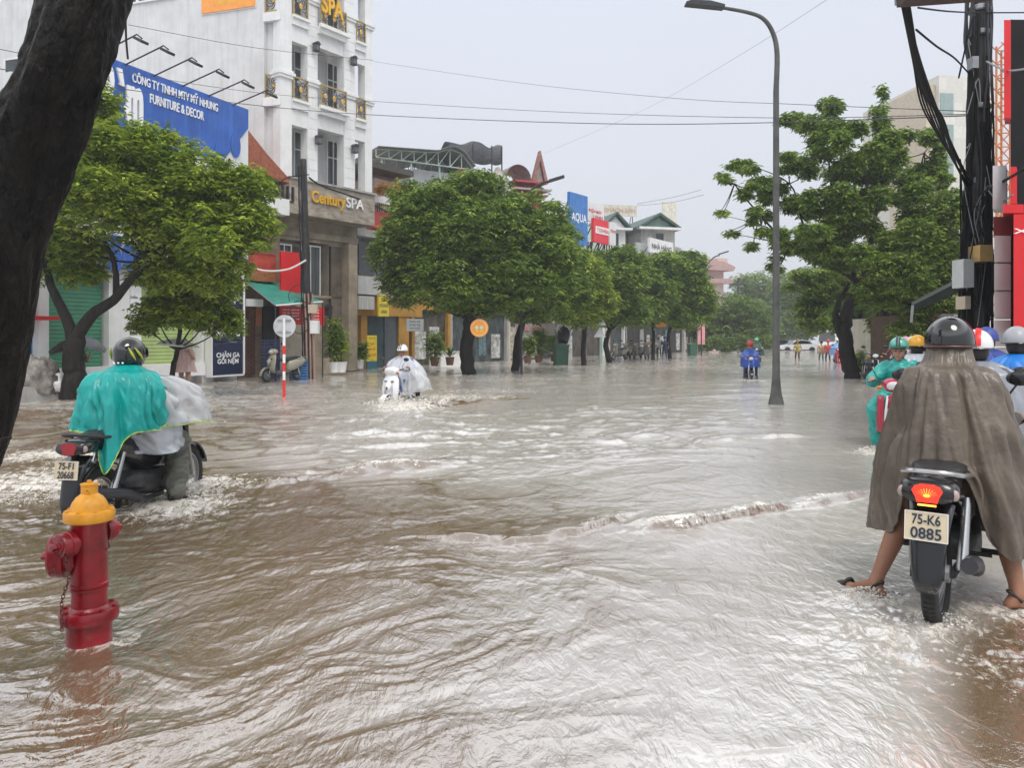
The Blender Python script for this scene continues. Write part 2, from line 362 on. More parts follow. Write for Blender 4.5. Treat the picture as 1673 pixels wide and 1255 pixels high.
# ---------------------------------------------------------------- trees
def leaf_mat(name, c0, c1, transl=.35):
    m = bpy.data.materials.new(name); m.use_nodes = True; t = m.node_tree; N = t.nodes; L = t.links; b = N['Principled BSDF']
    at = N.new('ShaderNodeAttribute'); at.attribute_name = 'tint'
    r = N.new('ShaderNodeValToRGB'); L.new(at.outputs['Fac'], r.inputs[0]); r.color_ramp.elements[0].color = (*c0, 1); r.color_ramp.elements[1].color = (*c1, 1)
    L.new(r.outputs[0], b.inputs['Base Color']); b.inputs['Roughness'].default_value = .42; b.inputs['Specular IOR Level'].default_value = .35
    tr = N.new('ShaderNodeBsdfTranslucent'); L.new(r.outputs[0], tr.inputs[0]); ms = N.new('ShaderNodeMixShader'); ms.inputs[0].default_value = transl
    L.new(b.outputs[0], ms.inputs[1]); L.new(tr.outputs[0], ms.inputs[2]); L.new(ms.outputs[0], N['Material Output'].inputs[0])
    return m
LEAF_A = leaf_mat('bright broadleaf', (.07, .15, .018), (.52, .62, .08))
LEAF_B = leaf_mat('deep green leaf', (.05, .12, .02), (.38, .5, .085))
LEAF_C = leaf_mat('olive leaf', (.07, .13, .02), (.34, .45, .08))
LEAF_D = leaf_mat('pale far leaf', (.08, .15, .035), (.36, .47, .12))
BARK = mat('wet dark bark', (.018, .015, .012), .7, spec=.25, var=.4, scale=9, bump=.6, bscale=30, stretch=(1, 1, .35))
def leaves(blobs, n, L, per=7, seed=1, shell=.55, droop=.5, flat=1., wid=.36, low=.0, clump=9):
    """rosettes of pointed leaves spread through overlapping ellipsoids: (cx,cy,cz,rx,ry,rz)"""
    r = np.random.default_rng(seed); B = np.array(blobs, float)
    if clump:
        nb = []
        for q in B:
            for _ in range(clump):
                d = r.normal(size=3); d /= np.linalg.norm(d); d[2] = d[2]*.8+.12; f = .34+.16*r.random()
                nb.append((*(q[:3]+d*q[3:]*(.66+.16*r.random())), q[3]*f*1.1, q[4]*f*1.1, q[5]*f*.95))
            nb += [tuple(q*np.array([1, 1, 1, .95, .95, .95]))]
        B = np.array(nb)
    wt = B[:, 3]*B[:, 4]*B[:, 5]; wt = wt**.75; wt /= wt.sum()
    k = int(n/per); idx = r.choice(len(B), k, p=wt); d = r.normal(size=(k, 3)); d /= np.linalg.norm(d, axis=1)[:, None]
    rad = shell+(1-shell)*r.random(k)**.6; rad *= 1+.16*(r.random(k)-.3)+.14*np.sin(d[:, 0]*7+idx)*np.sin(d[:, 2]*6+idx*2)
    C = B[idx, :3]+d*B[idx, 3:]*rad[:, None]
    if low: C = C[C[:, 2] > low]; k = len(C); d = d[:k]; idx = idx[:k]
    C = np.repeat(C, per, 0); az = r.random(k*per)*2*pi; el = -droop*r.random(k*per)*1.2+.25*(r.random(k*per)-.2)
    dr = np.stack([np.cos(az)*np.cos(el), np.sin(az)*np.cos(el), np.sin(el)*flat], 1)
    C = C+dr*L*.25*r.random((k*per, 1))+r.normal(size=(k*per, 3))*L*.2
    up = np.array([0, 0, 1.])+r.normal(size=(k*per, 3))*.35; sd = np.cross(dr, up); sd /= np.linalg.norm(sd, axis=1)[:, None]+1e-9
    nn = np.cross(sd, dr); ll = L*(.6+.7*r.random(k*per))[:, None]; ww = ll*wid
    V = np.stack([C, C+dr*ll*.45+sd*ww*.5+nn*ll*.07, C+dr*ll-nn*ll*.12, C+dr*ll*.45-sd*ww*.5+nn*ll*.07], 1).reshape(-1, 3)
    Q = np.arange(len(V)).reshape(-1, 4)
    tint = np.clip(np.repeat(r.random(k)**1.5*.75, per)+.25*r.random(k*per), 0, 1); return V, Q, np.repeat(tint, 4)
def blobs_px(lst, Yc, dy=.8):
    """ellipsoids given by centre pixel, half sizes in pixels at depth Yc + off"""
    out = []
    for q in lst:
        px, py, rx, rz = q[:4]; off = q[4] if len(q) > 4 else 0; Y = Yc+off; s = Y/F
        out.append((X_(px, Y), Y, Z_(py, Y), rx*s, rx*s*dy, rz*s))
    return out
def tree(name, label, base, Y, limbs, blobs, n, L, lm, group, seed, cat='tree', **kw):
    """limbs: list of (pixel polyline with optional depth offset, r0, r1)"""
    X0 = X_(base, Y); root = thing(name, label, cat, (X0, Y, 0), group=group); inv = np.array([X0, Y, 0])
    tm = MB(); rr = random.Random(seed)
    for pl, r0, r1 in limbs:
        P = [(X_(p[0], Y+(p[2] if len(p) > 2 else 0))-X0, (p[2] if len(p) > 2 else 0), Z_(p[1], Y+(p[2] if len(p) > 2 else 0))) for p in pl]
        C = catrom(P, 5); k = len(C); C[1:-1] += np.array([[rr.uniform(-1, 1)*r1*.25 for _ in range(3)] for _ in range(k-2)])
        tm.tube(C, [r0+(r1-r0)*(i/(k-1))**.8 for i in range(k)], 9)
    tm.build('trunk', BARK, root, True)
    V, Q, t = leaves(blobs, n, L, seed=seed, **kw); fast_mesh('crown', V-inv, Q, lm, root, attr={'tint': t})
    return root
def auto_limbs(blobs, fork, Y, r, seed, k=14):
    """twigs from a fork (pixel) to the blob centres"""
    out = []
    for b in blobs[:k]:
        o = b[4] if len(b) > 4 else 0; mx_, my_ = (fork[0]+b[0])/2, (fork[1]+b[1])/2+b[3]*.15
        out.append(([(fork[0], fork[1], 0), (mx_, my_, o*.5), (b[0], b[1]-b[3]*.3, o)], r, r*.25))
    return out
ROW = 'street trees along the flooded pavement'
# 1 big tree in front of the furniture shop
b = [(120, 215, 62, 55, 0), (70, 300, 70, 70, .3), (100, 400, 75, 45, .2), (165, 165, 34, 38, 0), (185, 245, 80, 62, -.4), (255, 255, 70, 50, .4), (230, 340, 85, 62, -.3), (315, 290, 75, 55, 0), (150, 320, 70, 62, -1.0),
     (385, 320, 62, 52, .4), (355, 380, 80, 55, -.3), (290, 400, 75, 55, .3), (405, 370, 46, 45, 0), (340, 440, 62, 45, .3), (260, 440, 42, 45, .5), (30, 330, 60, 65, .6), (45, 420, 55, 50, .8), (130, 440, 40, 30, .4), (215, 300, 60, 50, .9), (25, 230, 50, 60, 1)]
tree('broadleaf_tree', 'large forked broadleaf tree in front of the blue furniture billboard', 117, 17.6,
     [([(112, 700), (117, 640), (121, 590), (122, 545)], .25, .2), ([(120, 552), (104, 510), (85, 470), (72, 420, .3), (60, 340, .4)], .15, .05),
      ([(124, 552), (150, 515), (185, 490), (215, 455), (245, 425), (300, 380, .2), (350, 340, .3)], .16, .04), ([(190, 488), (190, 455), (184, 420), (170, 385), (178, 300)], .09, .03), ([(72, 430), (110, 380), (130, 300), (120, 230)], .06, .02)]
     + auto_limbs(b, (240, 430), 17.6, .035, 3, 8), blobs_px(b, 17.6), 85000, .165, LEAF_A, ROW, 1)
b = [(300, 490, 62, 42, 0), (250, 512, 42, 32, -.2), (350, 514, 45, 38, .2), (300, 520, 60, 18, 0), (345, 470, 50, 36, .2), (235, 532, 22, 18, 0), (378, 532, 22, 28, 0), (300, 460, 60, 30, .3)]
tree('broadleaf_tree', 'small slim broadleaf tree beside the woman with the white umbrella', 280, 19.5,
     [([(280, 690), (281, 640), (283, 600), (290, 570), (295, 530)], .085, .05)]+auto_limbs(b, (289, 572), 19.5, .03, 3, 8), blobs_px(b, 19.5), 22000, .13, LEAF_A, ROW, 2, shell=.3, wid=.45, clump=6)
b = [(705, 340, 75, 50, 0), (780, 325, 70, 44, .5), (700, 390, 80, 60, -.6), (660, 420, 52, 60, 0), (790, 380, 85, 62, -.8), (860, 360, 68, 50, .4), (880, 420, 60, 62, 0), (740, 450, 92, 58, -.6), (830, 460, 82, 55, -.2), (660, 470, 42, 35, .4), (780, 490, 60, 28, 0), (740, 310, 24, 24, 0), (800, 305, 22, 24, 0), (905, 470, 34, 45, .5)]
tree('broadleaf_tree', 'widest dense round broadleaf tree behind the rider on the white scooter', 766, 30.2,
     [([(766, 640), (765, 610), (763, 560), (768, 520), (772, 480)], .32, .22)]+auto_limbs(b, (768, 520), 30.2, .1, 3, 10), blobs_px(b, 30.2), 90000, .23, LEAF_B, ROW, 3)
b = [(905, 440, 50, 50, 0), (890, 390, 45, 45, .5), (925, 480, 38, 36, -.3), (870, 500, 60, 28, 0)]
tree('broadleaf_tree', 'leaning broadleaf tree with its trunk just left of the green wheelie bin', 848, 33.5,
     [([(840, 625), (842, 603), (845, 560), (855, 520), (875, 470)], .22, .12)]+auto_limbs(b, (853, 525), 33.5, .07, 3), blobs_px(b, 33.5), 26000, .25, LEAF_B, ROW, 4)
b = [(952, 455, 46, 42, 0), (930, 480, 36, 32, -.4), (972, 490, 34, 36, 0), (950, 515, 42, 20, 0)]
tree('broadleaf_tree', 'yellower small tree just left of the triangular warning sign', 955, 40.3,
     [([(955, 610), (954, 595), (953, 560), (956, 530), (954, 490)], .17, .1)]+auto_limbs(b, (955, 540), 40, .06, 3), blobs_px(b, 40.3), 22000, .28, LEAF_A, ROW, 5)
b = [(1008, 430, 48, 26, 0), (1000, 470, 50, 45, -.4), (1025, 505, 36, 32, 0), (985, 510, 30, 26, .2), (960, 425, 30, 16, 1)]
tree('broadleaf_tree', 'dark round street tree just right of the triangular warning sign', 996, 45,
     [([(999, 605), (995, 592), (990, 560), (997, 535), (1005, 490)], .2, .12)]+auto_limbs(b, (996, 540), 45, .07, 3), blobs_px(b, 45), 22000, .32, LEAF_B, ROW, 6)
b = [(1050, 455, 36, 36, 0), (1075, 480, 32, 36, 0), (1055, 505, 38, 30, -.4), (1090, 440, 30, 28, .6)]
tree('broadleaf_tree', 'street tree with a thin straight trunk left of the orange shop sign', 1067, 50,
     [([(1067, 600), (1067, 587), (1068, 550), (1065, 510)], .16, .1)]+auto_limbs(b, (1067, 535), 50, .07, 3), blobs_px(b, 50), 19000, .34, LEAF_B, ROW, 7)
b = [(1115, 445, 42, 36, 0), (1095, 490, 38, 42, -.3), (1135, 480, 33, 45, 0), (1120, 515, 40, 24, 0), (1085, 430, 26, 20, .4)]
tree('broadleaf_tree', 'tall round dark street tree at the far right end of the row', 1096, 52,
     [([(1094, 600), (1095, 587), (1092, 550), (1100, 520), (1112, 480)], .16, .1)]+auto_limbs(b, (1096, 535), 52, .07, 3), blobs_px(b, 52), 22000, .34, LEAF_B, ROW, 8)
# far pale trees
FAR = 'hazy trees at the far end of the street'
b = [(1185, 505, 50, 28, 0), (1160, 530, 44, 34, 0), (1215, 515, 46, 30, 0), (1240, 535, 34, 28, 0), (1190, 545, 60, 22, 0)]
tree('broadleaf_tree', 'pale rounded tree behind the two riders under blue ponchos', 1185, 80, [([(1185, 590), (1185, 545), (1190, 515)], .3, .15)]+auto_limbs(b, (1185, 550), 80, .1, 3), blobs_px(b, 80), 15000, .4, LEAF_D, FAR, 9)
b = [(1235, 475, 40, 34, 0), (1275, 490, 48, 50, 0), (1262, 535, 52, 34, 0), (1220, 505, 30, 30, 0)]
tree('broadleaf_tree', 'hazy grey green tree right behind the lamp pole', 1250, 130, [([(1255, 580), (1255, 540), (1255, 500)], .4, .2)]+auto_limbs(b, (1255, 545), 130, .14, 3), blobs_px(b, 130), 14000, .8, LEAF_D, FAR, 10)
b = [(1300, 480, 42, 40, 0), (1335, 500, 46, 44, 0), (1300, 530, 50, 28, 0), (1345, 462, 42, 34, 0)]
tree('broadleaf_tree', 'hazy tree above the white car at the crossing', 1320, 120, [([(1318, 580), (1318, 540), (1320, 500)], .4, .2)]+auto_limbs(b, (1318, 545), 120, .14, 3), blobs_px(b, 120), 15000, .75, LEAF_D, FAR, 11)
b = [(1215, 455, 20, 16, 0), (1205, 470, 20, 14, 0)]
# 2 the open tree right of the lamp pole
random.seed(5)
b = []
spots = [(1345, 190, 26, 22), (1310, 215, 34, 24), (1375, 220, 40, 30), (1440, 180, 16, 34), (1450, 235, 40, 30), (1500, 220, 34, 22), (1345, 260, 48, 26), (1415, 275, 42, 26), (1480, 275, 44, 26), (1525, 265, 26, 24),
         (1300, 270, 28, 18), (1215, 268, 26, 10), (1245, 285, 24, 12), (1225, 310, 20, 12), (1260, 320, 28, 20), (1300, 330, 40, 24), (1375, 330, 48, 30), (1340, 370, 55, 26), (1430, 340, 44, 28), (1490, 330, 40, 28), (1535, 310, 20, 24),
         (1240, 350, 20, 14), (1258, 385, 22, 14), (1290, 390, 30, 20), (1370, 400, 55, 28), (1440, 395, 48, 30), (1500, 385, 40, 26), (1185, 350, 14, 5), (1195, 380, 12, 5), (1315, 420, 36, 16), (1400, 430, 40, 22), (1270, 430, 16, 12), (1480, 430, 36, 22), (1180, 290, 14, 7), (1228, 400, 12, 7)]
for (x, y, rx, ry) in spots:
    for k in range(4):
        b.append((x+random.uniform(-.75, .75)*rx, y+random.uniform(-.9, .9)*ry, rx*random.uniform(.35, .62), ry*random.uniform(.4, .75), random.uniform(-2.2, 2.2)))
lim = [([(1400, 660), (1393, 618), (1385, 575), (1380, 545), (1386, 505), (1405, 470), (1418, 440)], .34, .16), ([(1377, 555), (1365, 520), (1372, 490), (1388, 465)], .14, .08),
       ([(1412, 460), (1440, 430), (1465, 380), (1490, 320), (1510, 250)], .13, .02), ([(1416, 450), (1425, 380), (1440, 300), (1445, 190)], .12, .02), ([(1408, 465), (1370, 440), (1330, 425), (1290, 400), (1240, 350), (1200, 300)], .12, .015),
       ([(1400, 465), (1380, 400), (1360, 320), (1350, 210)], .11, .02), ([(1330, 425), (1310, 360), (1290, 300), (1225, 270)], .06, .01), ([(1430, 380), (1400, 320), (1385, 240)], .06, .015), ([(1465, 380), (1500, 360), (1530, 320)], .05, .015),
       ([(1290, 400), (1240, 390), (1190, 380)], .03, .006), ([(1300, 400), (1250, 370), (1182, 352)], .03, .006)]
for q in b[::2]:
    s_ = min(lim[:9], key=lambda l: min((p[0]-q[0])**2+(p[1]-q[1])**2 for p in l[0])); p = min(s_[0], key=lambda p: (p[0]-q[0])**2+(p[1]-q[1])**2)
    lim = lim+[([(p[0], p[1], 0), ((p[0]+q[0])/2, (p[1]+q[1])/2+4, q[4]*.4), (q[0], q[1], q[4])], .025, .008)]
tree('flame_tree', 'tall open feathery tree with a curved dark trunk right of the lamp pole', 1393, 27.4, lim, blobs_px(b, 27.4), 100000, .20, LEAF_B, None, 12, shell=.05, droop=.6, wid=.38, per=6, clump=0)
# olive trees behind it
R2 = 'olive trees along the right pavement'
b = [(1540, 350, 44, 44, 0), (1500, 400, 60, 50, 0), (1545, 430, 42, 50, 0), (1470, 450, 52, 40, -.5), (1530, 490, 46, 34, 0), (1440, 480, 40, 28, 0)]
tree('broadleaf_tree', 'olive leafed tree next to the black utility pole', 1510, 25, [([(1512, 650), (1510, 600), (1512, 540), (1505, 480), (1510, 420)], .16, .1)]+auto_limbs(b, (1508, 500), 25, .06, 3), blobs_px(b+[(1540, 520, 40, 34, 0), (1480, 540, 30, 26, 0)], 25), 36000, .18, LEAF_C, R2, 13, shell=.3)
b = [(1330, 455, 34, 18, 0), (1350, 480, 44, 30, 0), (1330, 505, 30, 20, 0), (1400, 470, 60, 34, 0), (1430, 510, 44, 26, 0), (1300, 450, 14, 10, 0), (1290, 470, 10, 8, 0), (1340, 525, 40, 20, 0), (1385, 535, 30, 16, 0), (1440, 540, 40, 16, 0)]
tree('broadleaf_tree', 'olive leafed tree behind the curved dark trunk', 1425, 38, [([(1428, 620), (1425, 598), (1424, 540), (1400, 490)], .16, .1)]+auto_limbs(b, (1420, 530), 38, .06, 3), blobs_px(b, 38), 32000, .24, LEAF_C, R2, 14, shell=.3)
b = [(1470, 500, 44, 30, 0), (1500, 520, 40, 22, 0), (1450, 530, 30, 18, 0)]
tree('broadleaf_tree', 'low olive leafed tree above the green helmeted rider', 1475, 32, [([(1478, 625), (1475, 600), (1480, 540), (1475, 510)], .14, .08)]+auto_limbs(b, (1478, 545), 32, .05, 3), blobs_px(b, 32), 14000, .2, LEAF_C, R2, 15, shell=.3)
# wrapped palm-like trunks with white stakes
STK = mat('white tree stake', (.6, .6, .58), .5)
for i, (px, Y, lab, top) in enumerate([(1405, 34, 'thin palm trunk with dark rope rings and white props, nearer the curved tree', 500), (1447, 31, 'thick palm trunk with dark rope rings and white props, above the parked bike mirror', 480)]):
    X0 = X_(px, Y); r = thing('palm_tree', lab, 'tree', (X0, Y, 0), group='propped palms on the right pavement'); h = Z_(top, Y); w = .19 if i == 0 else .3
    prof = []; k = int(h/.09)
    for j in range(k+1): prof += [(w*(1.08 if j % 2 else .86)*(1-.25*j/k), -.4+(h+.4)*j/k)]
    MB().lathe(prof, 14).build('trunk', BARK, r)
    for a in (0.5, 2.6, 4.7): MB().tube([(cos(a)*.75, sin(a)*.75, -.3), (cos(a)*w*1.1, sin(a)*w*1.1, 1.55)], .03, 6).build('stake', STK, r)
    MB().tube([(w*1.3*cos(t*pi/3), w*1.3*sin(t*pi/3), 1.5) for t in range(7)], .025, 5).build('stake_ring', STK, r)
    fr = []; rr = random.Random(i)
    f = MB()
    for q in range(11):
        a = q*2*pi/11+rr.random(); L_ = 1.5
        for t in np.linspace(.05, 1, 16):
            x = cos(a)*L_*t; y = sin(a)*L_*t; z = h+.6*t*2-1.5*t*t
            for sgn in (-1, 1):
                px_, py_ = -sin(a)*sgn, cos(a)*sgn; ll = .38*(1-.5*t)
                f.add([(x, y, z), (x+px_*ll*.5+cos(a)*.1, y+py_*ll*.5+sin(a)*.1, z-.05), (x+px_*ll+cos(a)*.2, y+py_*ll+sin(a)*.2, z-.2), (x+px_*ll*.5+cos(a)*.02, y+py_*ll*.5, z-.09)], [(0, 1, 2, 3)])
    f.build('crown', LEAF_C, r)
# ---- the big dark trunk at the left edge, close to the camera
Y = 2.6
P = [(-260, 1330, .3), (-185, 1050, .2), (-112, 850, .15), (-50, 715, .1), (-18, 560, .05), (0, 400, 0), (28, 290, 0), (70, 190, 0), (104, 95, 0), (140, -20, .05), (185, -200, .1), (230, -420, .2)]
R = [.34, .21, .135, .125, .122, .13, .135, .13, .12, .128, .12, .11]
C = catrom([(X_(a, Y+d), Y+d, Z_(bb, Y+d)) for a, bb, d in P], 14); rad = np.interp(np.linspace(0, 1, len(C)), np.linspace(0, 1, len(R)), R)
N_ = 72; rows = []
for i, (c, r_) in enumerate(zip(C, rad)):
    d = C[min(i+1, len(C)-1)]-C[max(i-1, 0)]; d /= np.linalg.norm(d); a = np.cross(d, [0, 1, 0]); a /= np.linalg.norm(a); bb = np.cross(a, d)
    th = np.linspace(0, 2*pi, N_, endpoint=False); L_ = i*.045
    k = 1+.10*np.sin(3*th+L_*1.4)+.06*np.sin(5*th-L_*2+1)+.15*(fbm(np.cos(th)*2.2+5, np.sin(th)*2.2+L_*1.3, 4)-.5)*2+.09*(fbm(np.cos(th)*8+5, np.sin(th)*8+L_*3.5, 4, .65)-.5)*2
    rows.append(c+(np.cos(th)*r_*k)[:, None]*a+(np.sin(th)*r_*k)[:, None]*bb)
V, Q = loft(np.array(rows)); t0 = thing('leaning_tree', 'thick leaning dark trunk at the left edge, close to the camera', 'tree', (C[0][0], C[0][1], -.2))
TRB = mat('soaked mossy bark', (.007, .0055, .004), .5, spec=.16, var=1., scale=15, bump=1., bscale=46, stretch=(1, 1, .4))
fast_mesh('trunk', V-np.array(t0.location), Q, TRB, t0, smooth=True)
for pl, r0 in (([(205, 5), (206, 60), (209, 96)], .0035), ([(-5, 722), (8, 716), (18, 716)], .006)):
    MB().tube(catrom([tuple(W3(a, b_, 2.62)-t0.location) for a, b_ in pl], 5), r0, 6).build('twig', BARK, t0)
b = [(330, -300, 220, 110, .4), (120, -420, 260, 140, .5), (500, -420, 240, 120, 1.), (-80, -300, 200, 130, .3)]
V, Q, tt = leaves(blobs_px(b, 3.2), 9000, .12, seed=44); fast_mesh('crown', V-np.array(t0.location), Q, LEAF_B, t0, attr={'tint': tt})
b = [(1140+i*14, 566-4*(i % 3), 13, 12, 0) for i in range(9)]
V, Q, tt = leaves(blobs_px(b, 76), 9000, .3, seed=61, shell=.2, clump=0); X0 = X_(1190, 76); o = fast_mesh('hedge', V-np.array([X0, 76, 0]), Q, LEAF_D, attr={'tint': tt}); o.location = (X0, 76, 0); tag(o, 'low dark hedge under the pale rounded tree at the far left pavement', 'hedge')
# small shrubs by the right kerb
for i, (px, pyb, Y, rx, rz, lab) in enumerate([(1412, 600, 33, 16, 18, 'low leafy bush at the foot of the thin palm trunk'), (1440, 600, 30, 20, 14, 'low leafy bush between the palm trunks and the parked bike')]):
    b = [(px, pyb-rz*.6, rx, rz, 0), (px+rx*.6, pyb-rz*.3, rx*.7, rz*.7, .2)]
    V, Q, tt = leaves(blobs_px(b, Y), 1500, .16, seed=50+i, shell=.2)
    X0 = X_(px, Y); o = fast_mesh('bush', V-np.array([X0, Y, 0]), Q, LEAF_A, attr={'tint': tt}); o.location = (X0, Y, 0); tag(o, lab, 'bush', 'bushes by the right pavement')
# ---------------------------------------------------------------- buildings on the left side of the street
class Bld:
    """a facade plane through a ground point; local x runs right along it, local y runs into the building, z up"""
    def __init__(s, name, label, px, Y, slope, cat='building', group=None, root=True):
        s.X = X_(px, Y); s.Y = Y; s.a = atan2(1, slope); s.d = (cos(s.a), sin(s.a)); s.n = (sin(s.a), -cos(s.a))
        s.root = thing(name, label, cat, (s.X, s.Y, 0), s.a, group) if root else None
    def u(s, px, y=0):
        k = (px-CX)/F; ox = s.X-s.n[0]*y; oy = s.Y-s.n[1]*y
        return (k*oy-ox)/(s.d[0]-k*s.d[1])
    def z(s, px, py, y=0):
        t = s.u(px, y); return Z_(py, s.Y-s.n[1]*y+s.d[1]*t)
    def r(s, px0, px1, pt, pb, y=0):
        return s.u(px0, y), s.u(px1, y), s.z(px0, pb, y), s.z(px0, pt, y)
    def box(s, mb, px0, px1, pt, pb, y0, y1):
        """front face at local depth y0 (negative = towards the street) covering that pixel rectangle"""
        a, b, c, d = s.r(px0, px1, pt, pb, y0); return mb.box(a, b, y0, y1, c, d)
    def part(s, name, m, px0, px1, pt, pb, y0, y1, parent=None):
        mb = MB(); s.box(mb, px0, px1, pt, pb, y0, y1); return mb.build(name, m, parent or s.root)
    def sub(s, name, label, cat, u, y, z=0, rz=0, group=None):
        """a separate thing standing at local (u,y,z)"""
        return thing(name, label, cat, (s.X+s.d[0]*u-s.n[0]*y, s.Y+s.d[1]*u-s.n[1]*y, z), s.a+rz, group)
WHITE = mat('stained white render', (.62, .62, .62), .7, var=.1, scale=1.2, streak=.5, dirt=(.38, .37, .34))
WHITE2 = mat('clean white stone', (.74, .74, .735), .6, var=.07, scale=2, streak=.3, dirt=(.45, .44, .41))
GREYW = mat('weathered grey concrete', (.36, .35, .33), .8, var=.25, scale=1.5, streak=.6, dirt=(.12, .115, .1))
GLASS = mat('dark window glass', (.05, .06, .065), .08, var=.4, scale=.8)
GLASSL = mat('curtained window glass', (.085, .095, .10), .15, var=.5, scale=2., stretch=(6, 6, .3))
BLUE = mat('blue billboard sheet', (.02, .10, .42), .45, var=.22, scale=1.4, streak=.4, dirt=(.10, .22, .55))
LETW = mat('white lettering', (.85, .85, .85), .5, var=.03)
LETD = mat('dark lettering', (.02, .03, .06), .5, var=.03)
DARK = mat('dark shop interior', (.012, .013, .014), .7, var=.5, scale=2)
NAVY = mat('navy sign panel', (.012, .018, .055), .35, var=.2)
METAL = mat('dark painted metal', (.04, .04, .045), .45, .3, var=.2)
STEEL = mat('galvanised steel', (.32, .33, .34), .5, .5, var=.2, scale=4)
RED = mat('red sign sheet', (.62, .012, .016), .45, var=.1, scale=2)
YEL = mat('yellow sign sheet', (.75, .58, .04), .5, var=.08)
ORANGE = mat('orange sign sheet', (.8, .28, .03), .5, var=.08)
GREENS = mat('green roller shutter', (.045, .22, .12), .5, var=.15, scale=3)
YELS = mat('pale green roller shutter', (.36, .46, .17), .5, var=.12, scale=3)
def shutter(mb, u0, u1, z0, z1, y, pitch=.11, d=.02):
    z = z0
    while z < z1-.01:
        zz = min(z+pitch, z1); mb.prism([(y, z), (y-d, z+.012), (y-d*.2, zz), (y+.03, zz), (y+.03, z)], u1-u0, (u0, 0, 0), 'yz'); z = zz
def window(parent, u0, u1, z0, z1, y, fm, gm, mull=1, trans=.62, t=.05, name='window'):
    f = MB(); f.box(u0, u0+t, y-.05, y+.03, z0, z1).box(u1-t, u1, y-.05, y+.03, z0, z1).box(u0+t, u1-t, y-.05, y+.03, z0, z0+t).box(u0+t, u1-t, y-.05, y+.03, z1-t, z1)
    for i in range(mull):
        c = u0+(u1-u0)*(i+1)/(mull+1); f.box(c-t*.4, c+t*.4, y-.045, y+.02, z0+t, z1-t)
    if trans: zt = z0+(z1-z0)*trans; f.box(u0+t, u1-t, y-.047, y+.02, zt-t*.5, zt+t*.5)
    w = f.build(name, fm, parent); MB().box(u0+t*.5, u1-t*.5, y, y+.012, z0+t*.5, z1-t*.5).build('pane', gm, w); return w

# ---- furniture shop with the blue billboard
A = Bld('furniture_shop', 'white furniture shop with a huge blue billboard and roller shutters', 400, 26.3, .45)
ul, ur = A.u(95), 0.; zt = A.z(392, 178)
mb = MB().box(ul, ur, .35, 9, -.4, zt-.5); mb.build('wall', WHITE, A.root)
mb = MB().box(ul, ur+.0, -.15, .33, A.z(400, 455), zt); mb.build('sign_board', mat('white sign sheet', (.68, .69, .7), .5, var=.05, streak=.25, dirt=(.45, .45, .44)), A.root)
MB().box(ul, ur+.04, -.19, -.151, A.z(400, 457), A.z(400, 449)).build('sign_trim', STEEL, A.root)
zb = zt-2.0
MB().prism([(ul, zt+.02), (ur-.02, zt+.02), (ur-.02, zt-.62), (A.u(357), zb), (ul, zb-.2)], .03, (0, -.182, 0), 'xz').build('blue_field', BLUE, A.root)
def oval(name, px, py, rx, rz, m, y=-.2):
    c, z = A.u(px), A.z(px, py); MB().prism([(c+rx*cos(t*pi/12), z+rz*sin(t*pi/12)) for t in range(24)], .02, (0, y, 0)).build(name, m, A.root)
for px, py in ((378, 238), (203, 420), (180, 424), (225, 418), (352, 250)): oval('blue_oval', px, py, .22, .42, BLUE)
MB().prism([(A.u(152), A.z(152, 412)), (A.u(163), A.z(163, 401)), (A.u(168), A.z(168, 407)), (A.u(157), A.z(157, 420))], .02, (0, -.2, 0)).build('blue_stripe', BLUE, A.root)
A.part('blue_panel', BLUE, 220, 300, 432, 448, -.2, -.18); A.part('blue_panel', BLUE, 384, 399, 405, 432, -.2, -.18); A.part('blue_panel', BLUE, 160, 199, 380, 398, -.2, -.18)
ua, ub = A.u(208), A.u(348); zc = (A.z(208, 132)+A.z(348, 180))/2
text('lettering', 'CÔNG TY TNHH MTV MỸ NHUNG', LETW, A.root, (ua+ub)/2, A.z(278, 150), ub-ua, .34, -.22, .03, .008)
ua, ub = A.u(237), A.u(325)
text('lettering', 'FURNITURE & DECOR', LETW, A.root, (ua+ub)/2, A.z(281, 176), ub-ua, .28, -.22, .03, .008)
ua, ub = A.u(158), A.u(224)
text('big_lettering', 'Rèm', LETW, A.root, (ua+ub)/2, A.z(190, 155), ub-ua, 1.5, -.26, .07, .05)
for px, tx, ty in ((152, 203, 69), (197, 250, 88), (245, 300, 106), (291, 344, 124), (334, 385, 143), (374, 427, 158)):
    L0 = A.u(min(px, 398)); q = A.sub('sign_lamp', '%s bracket lamp from the left over the blue billboard' % {152: 'first', 197: 'second', 245: 'third', 291: 'fourth', 334: 'fifth', 374: 'sixth'}[px], 'lamp', L0, -.15, zt, group='bracket lamps over the blue billboard')
    MB().tube([(0, .1, -.05), (.05, -1.35, .28)], .022, 6).build('arm', METAL, q)
    MB().tube([(.05, -1.3, .27), (.08, -1.45, .33), (.1, -1.62, .2)], .02, 6).build('bracket', METAL, q)
    MB(frame(.08, -1.6, .13, 0, .5)).box(-.12, .12, -.17, .17, -.03, .04).build('lamp_head', METAL, q)
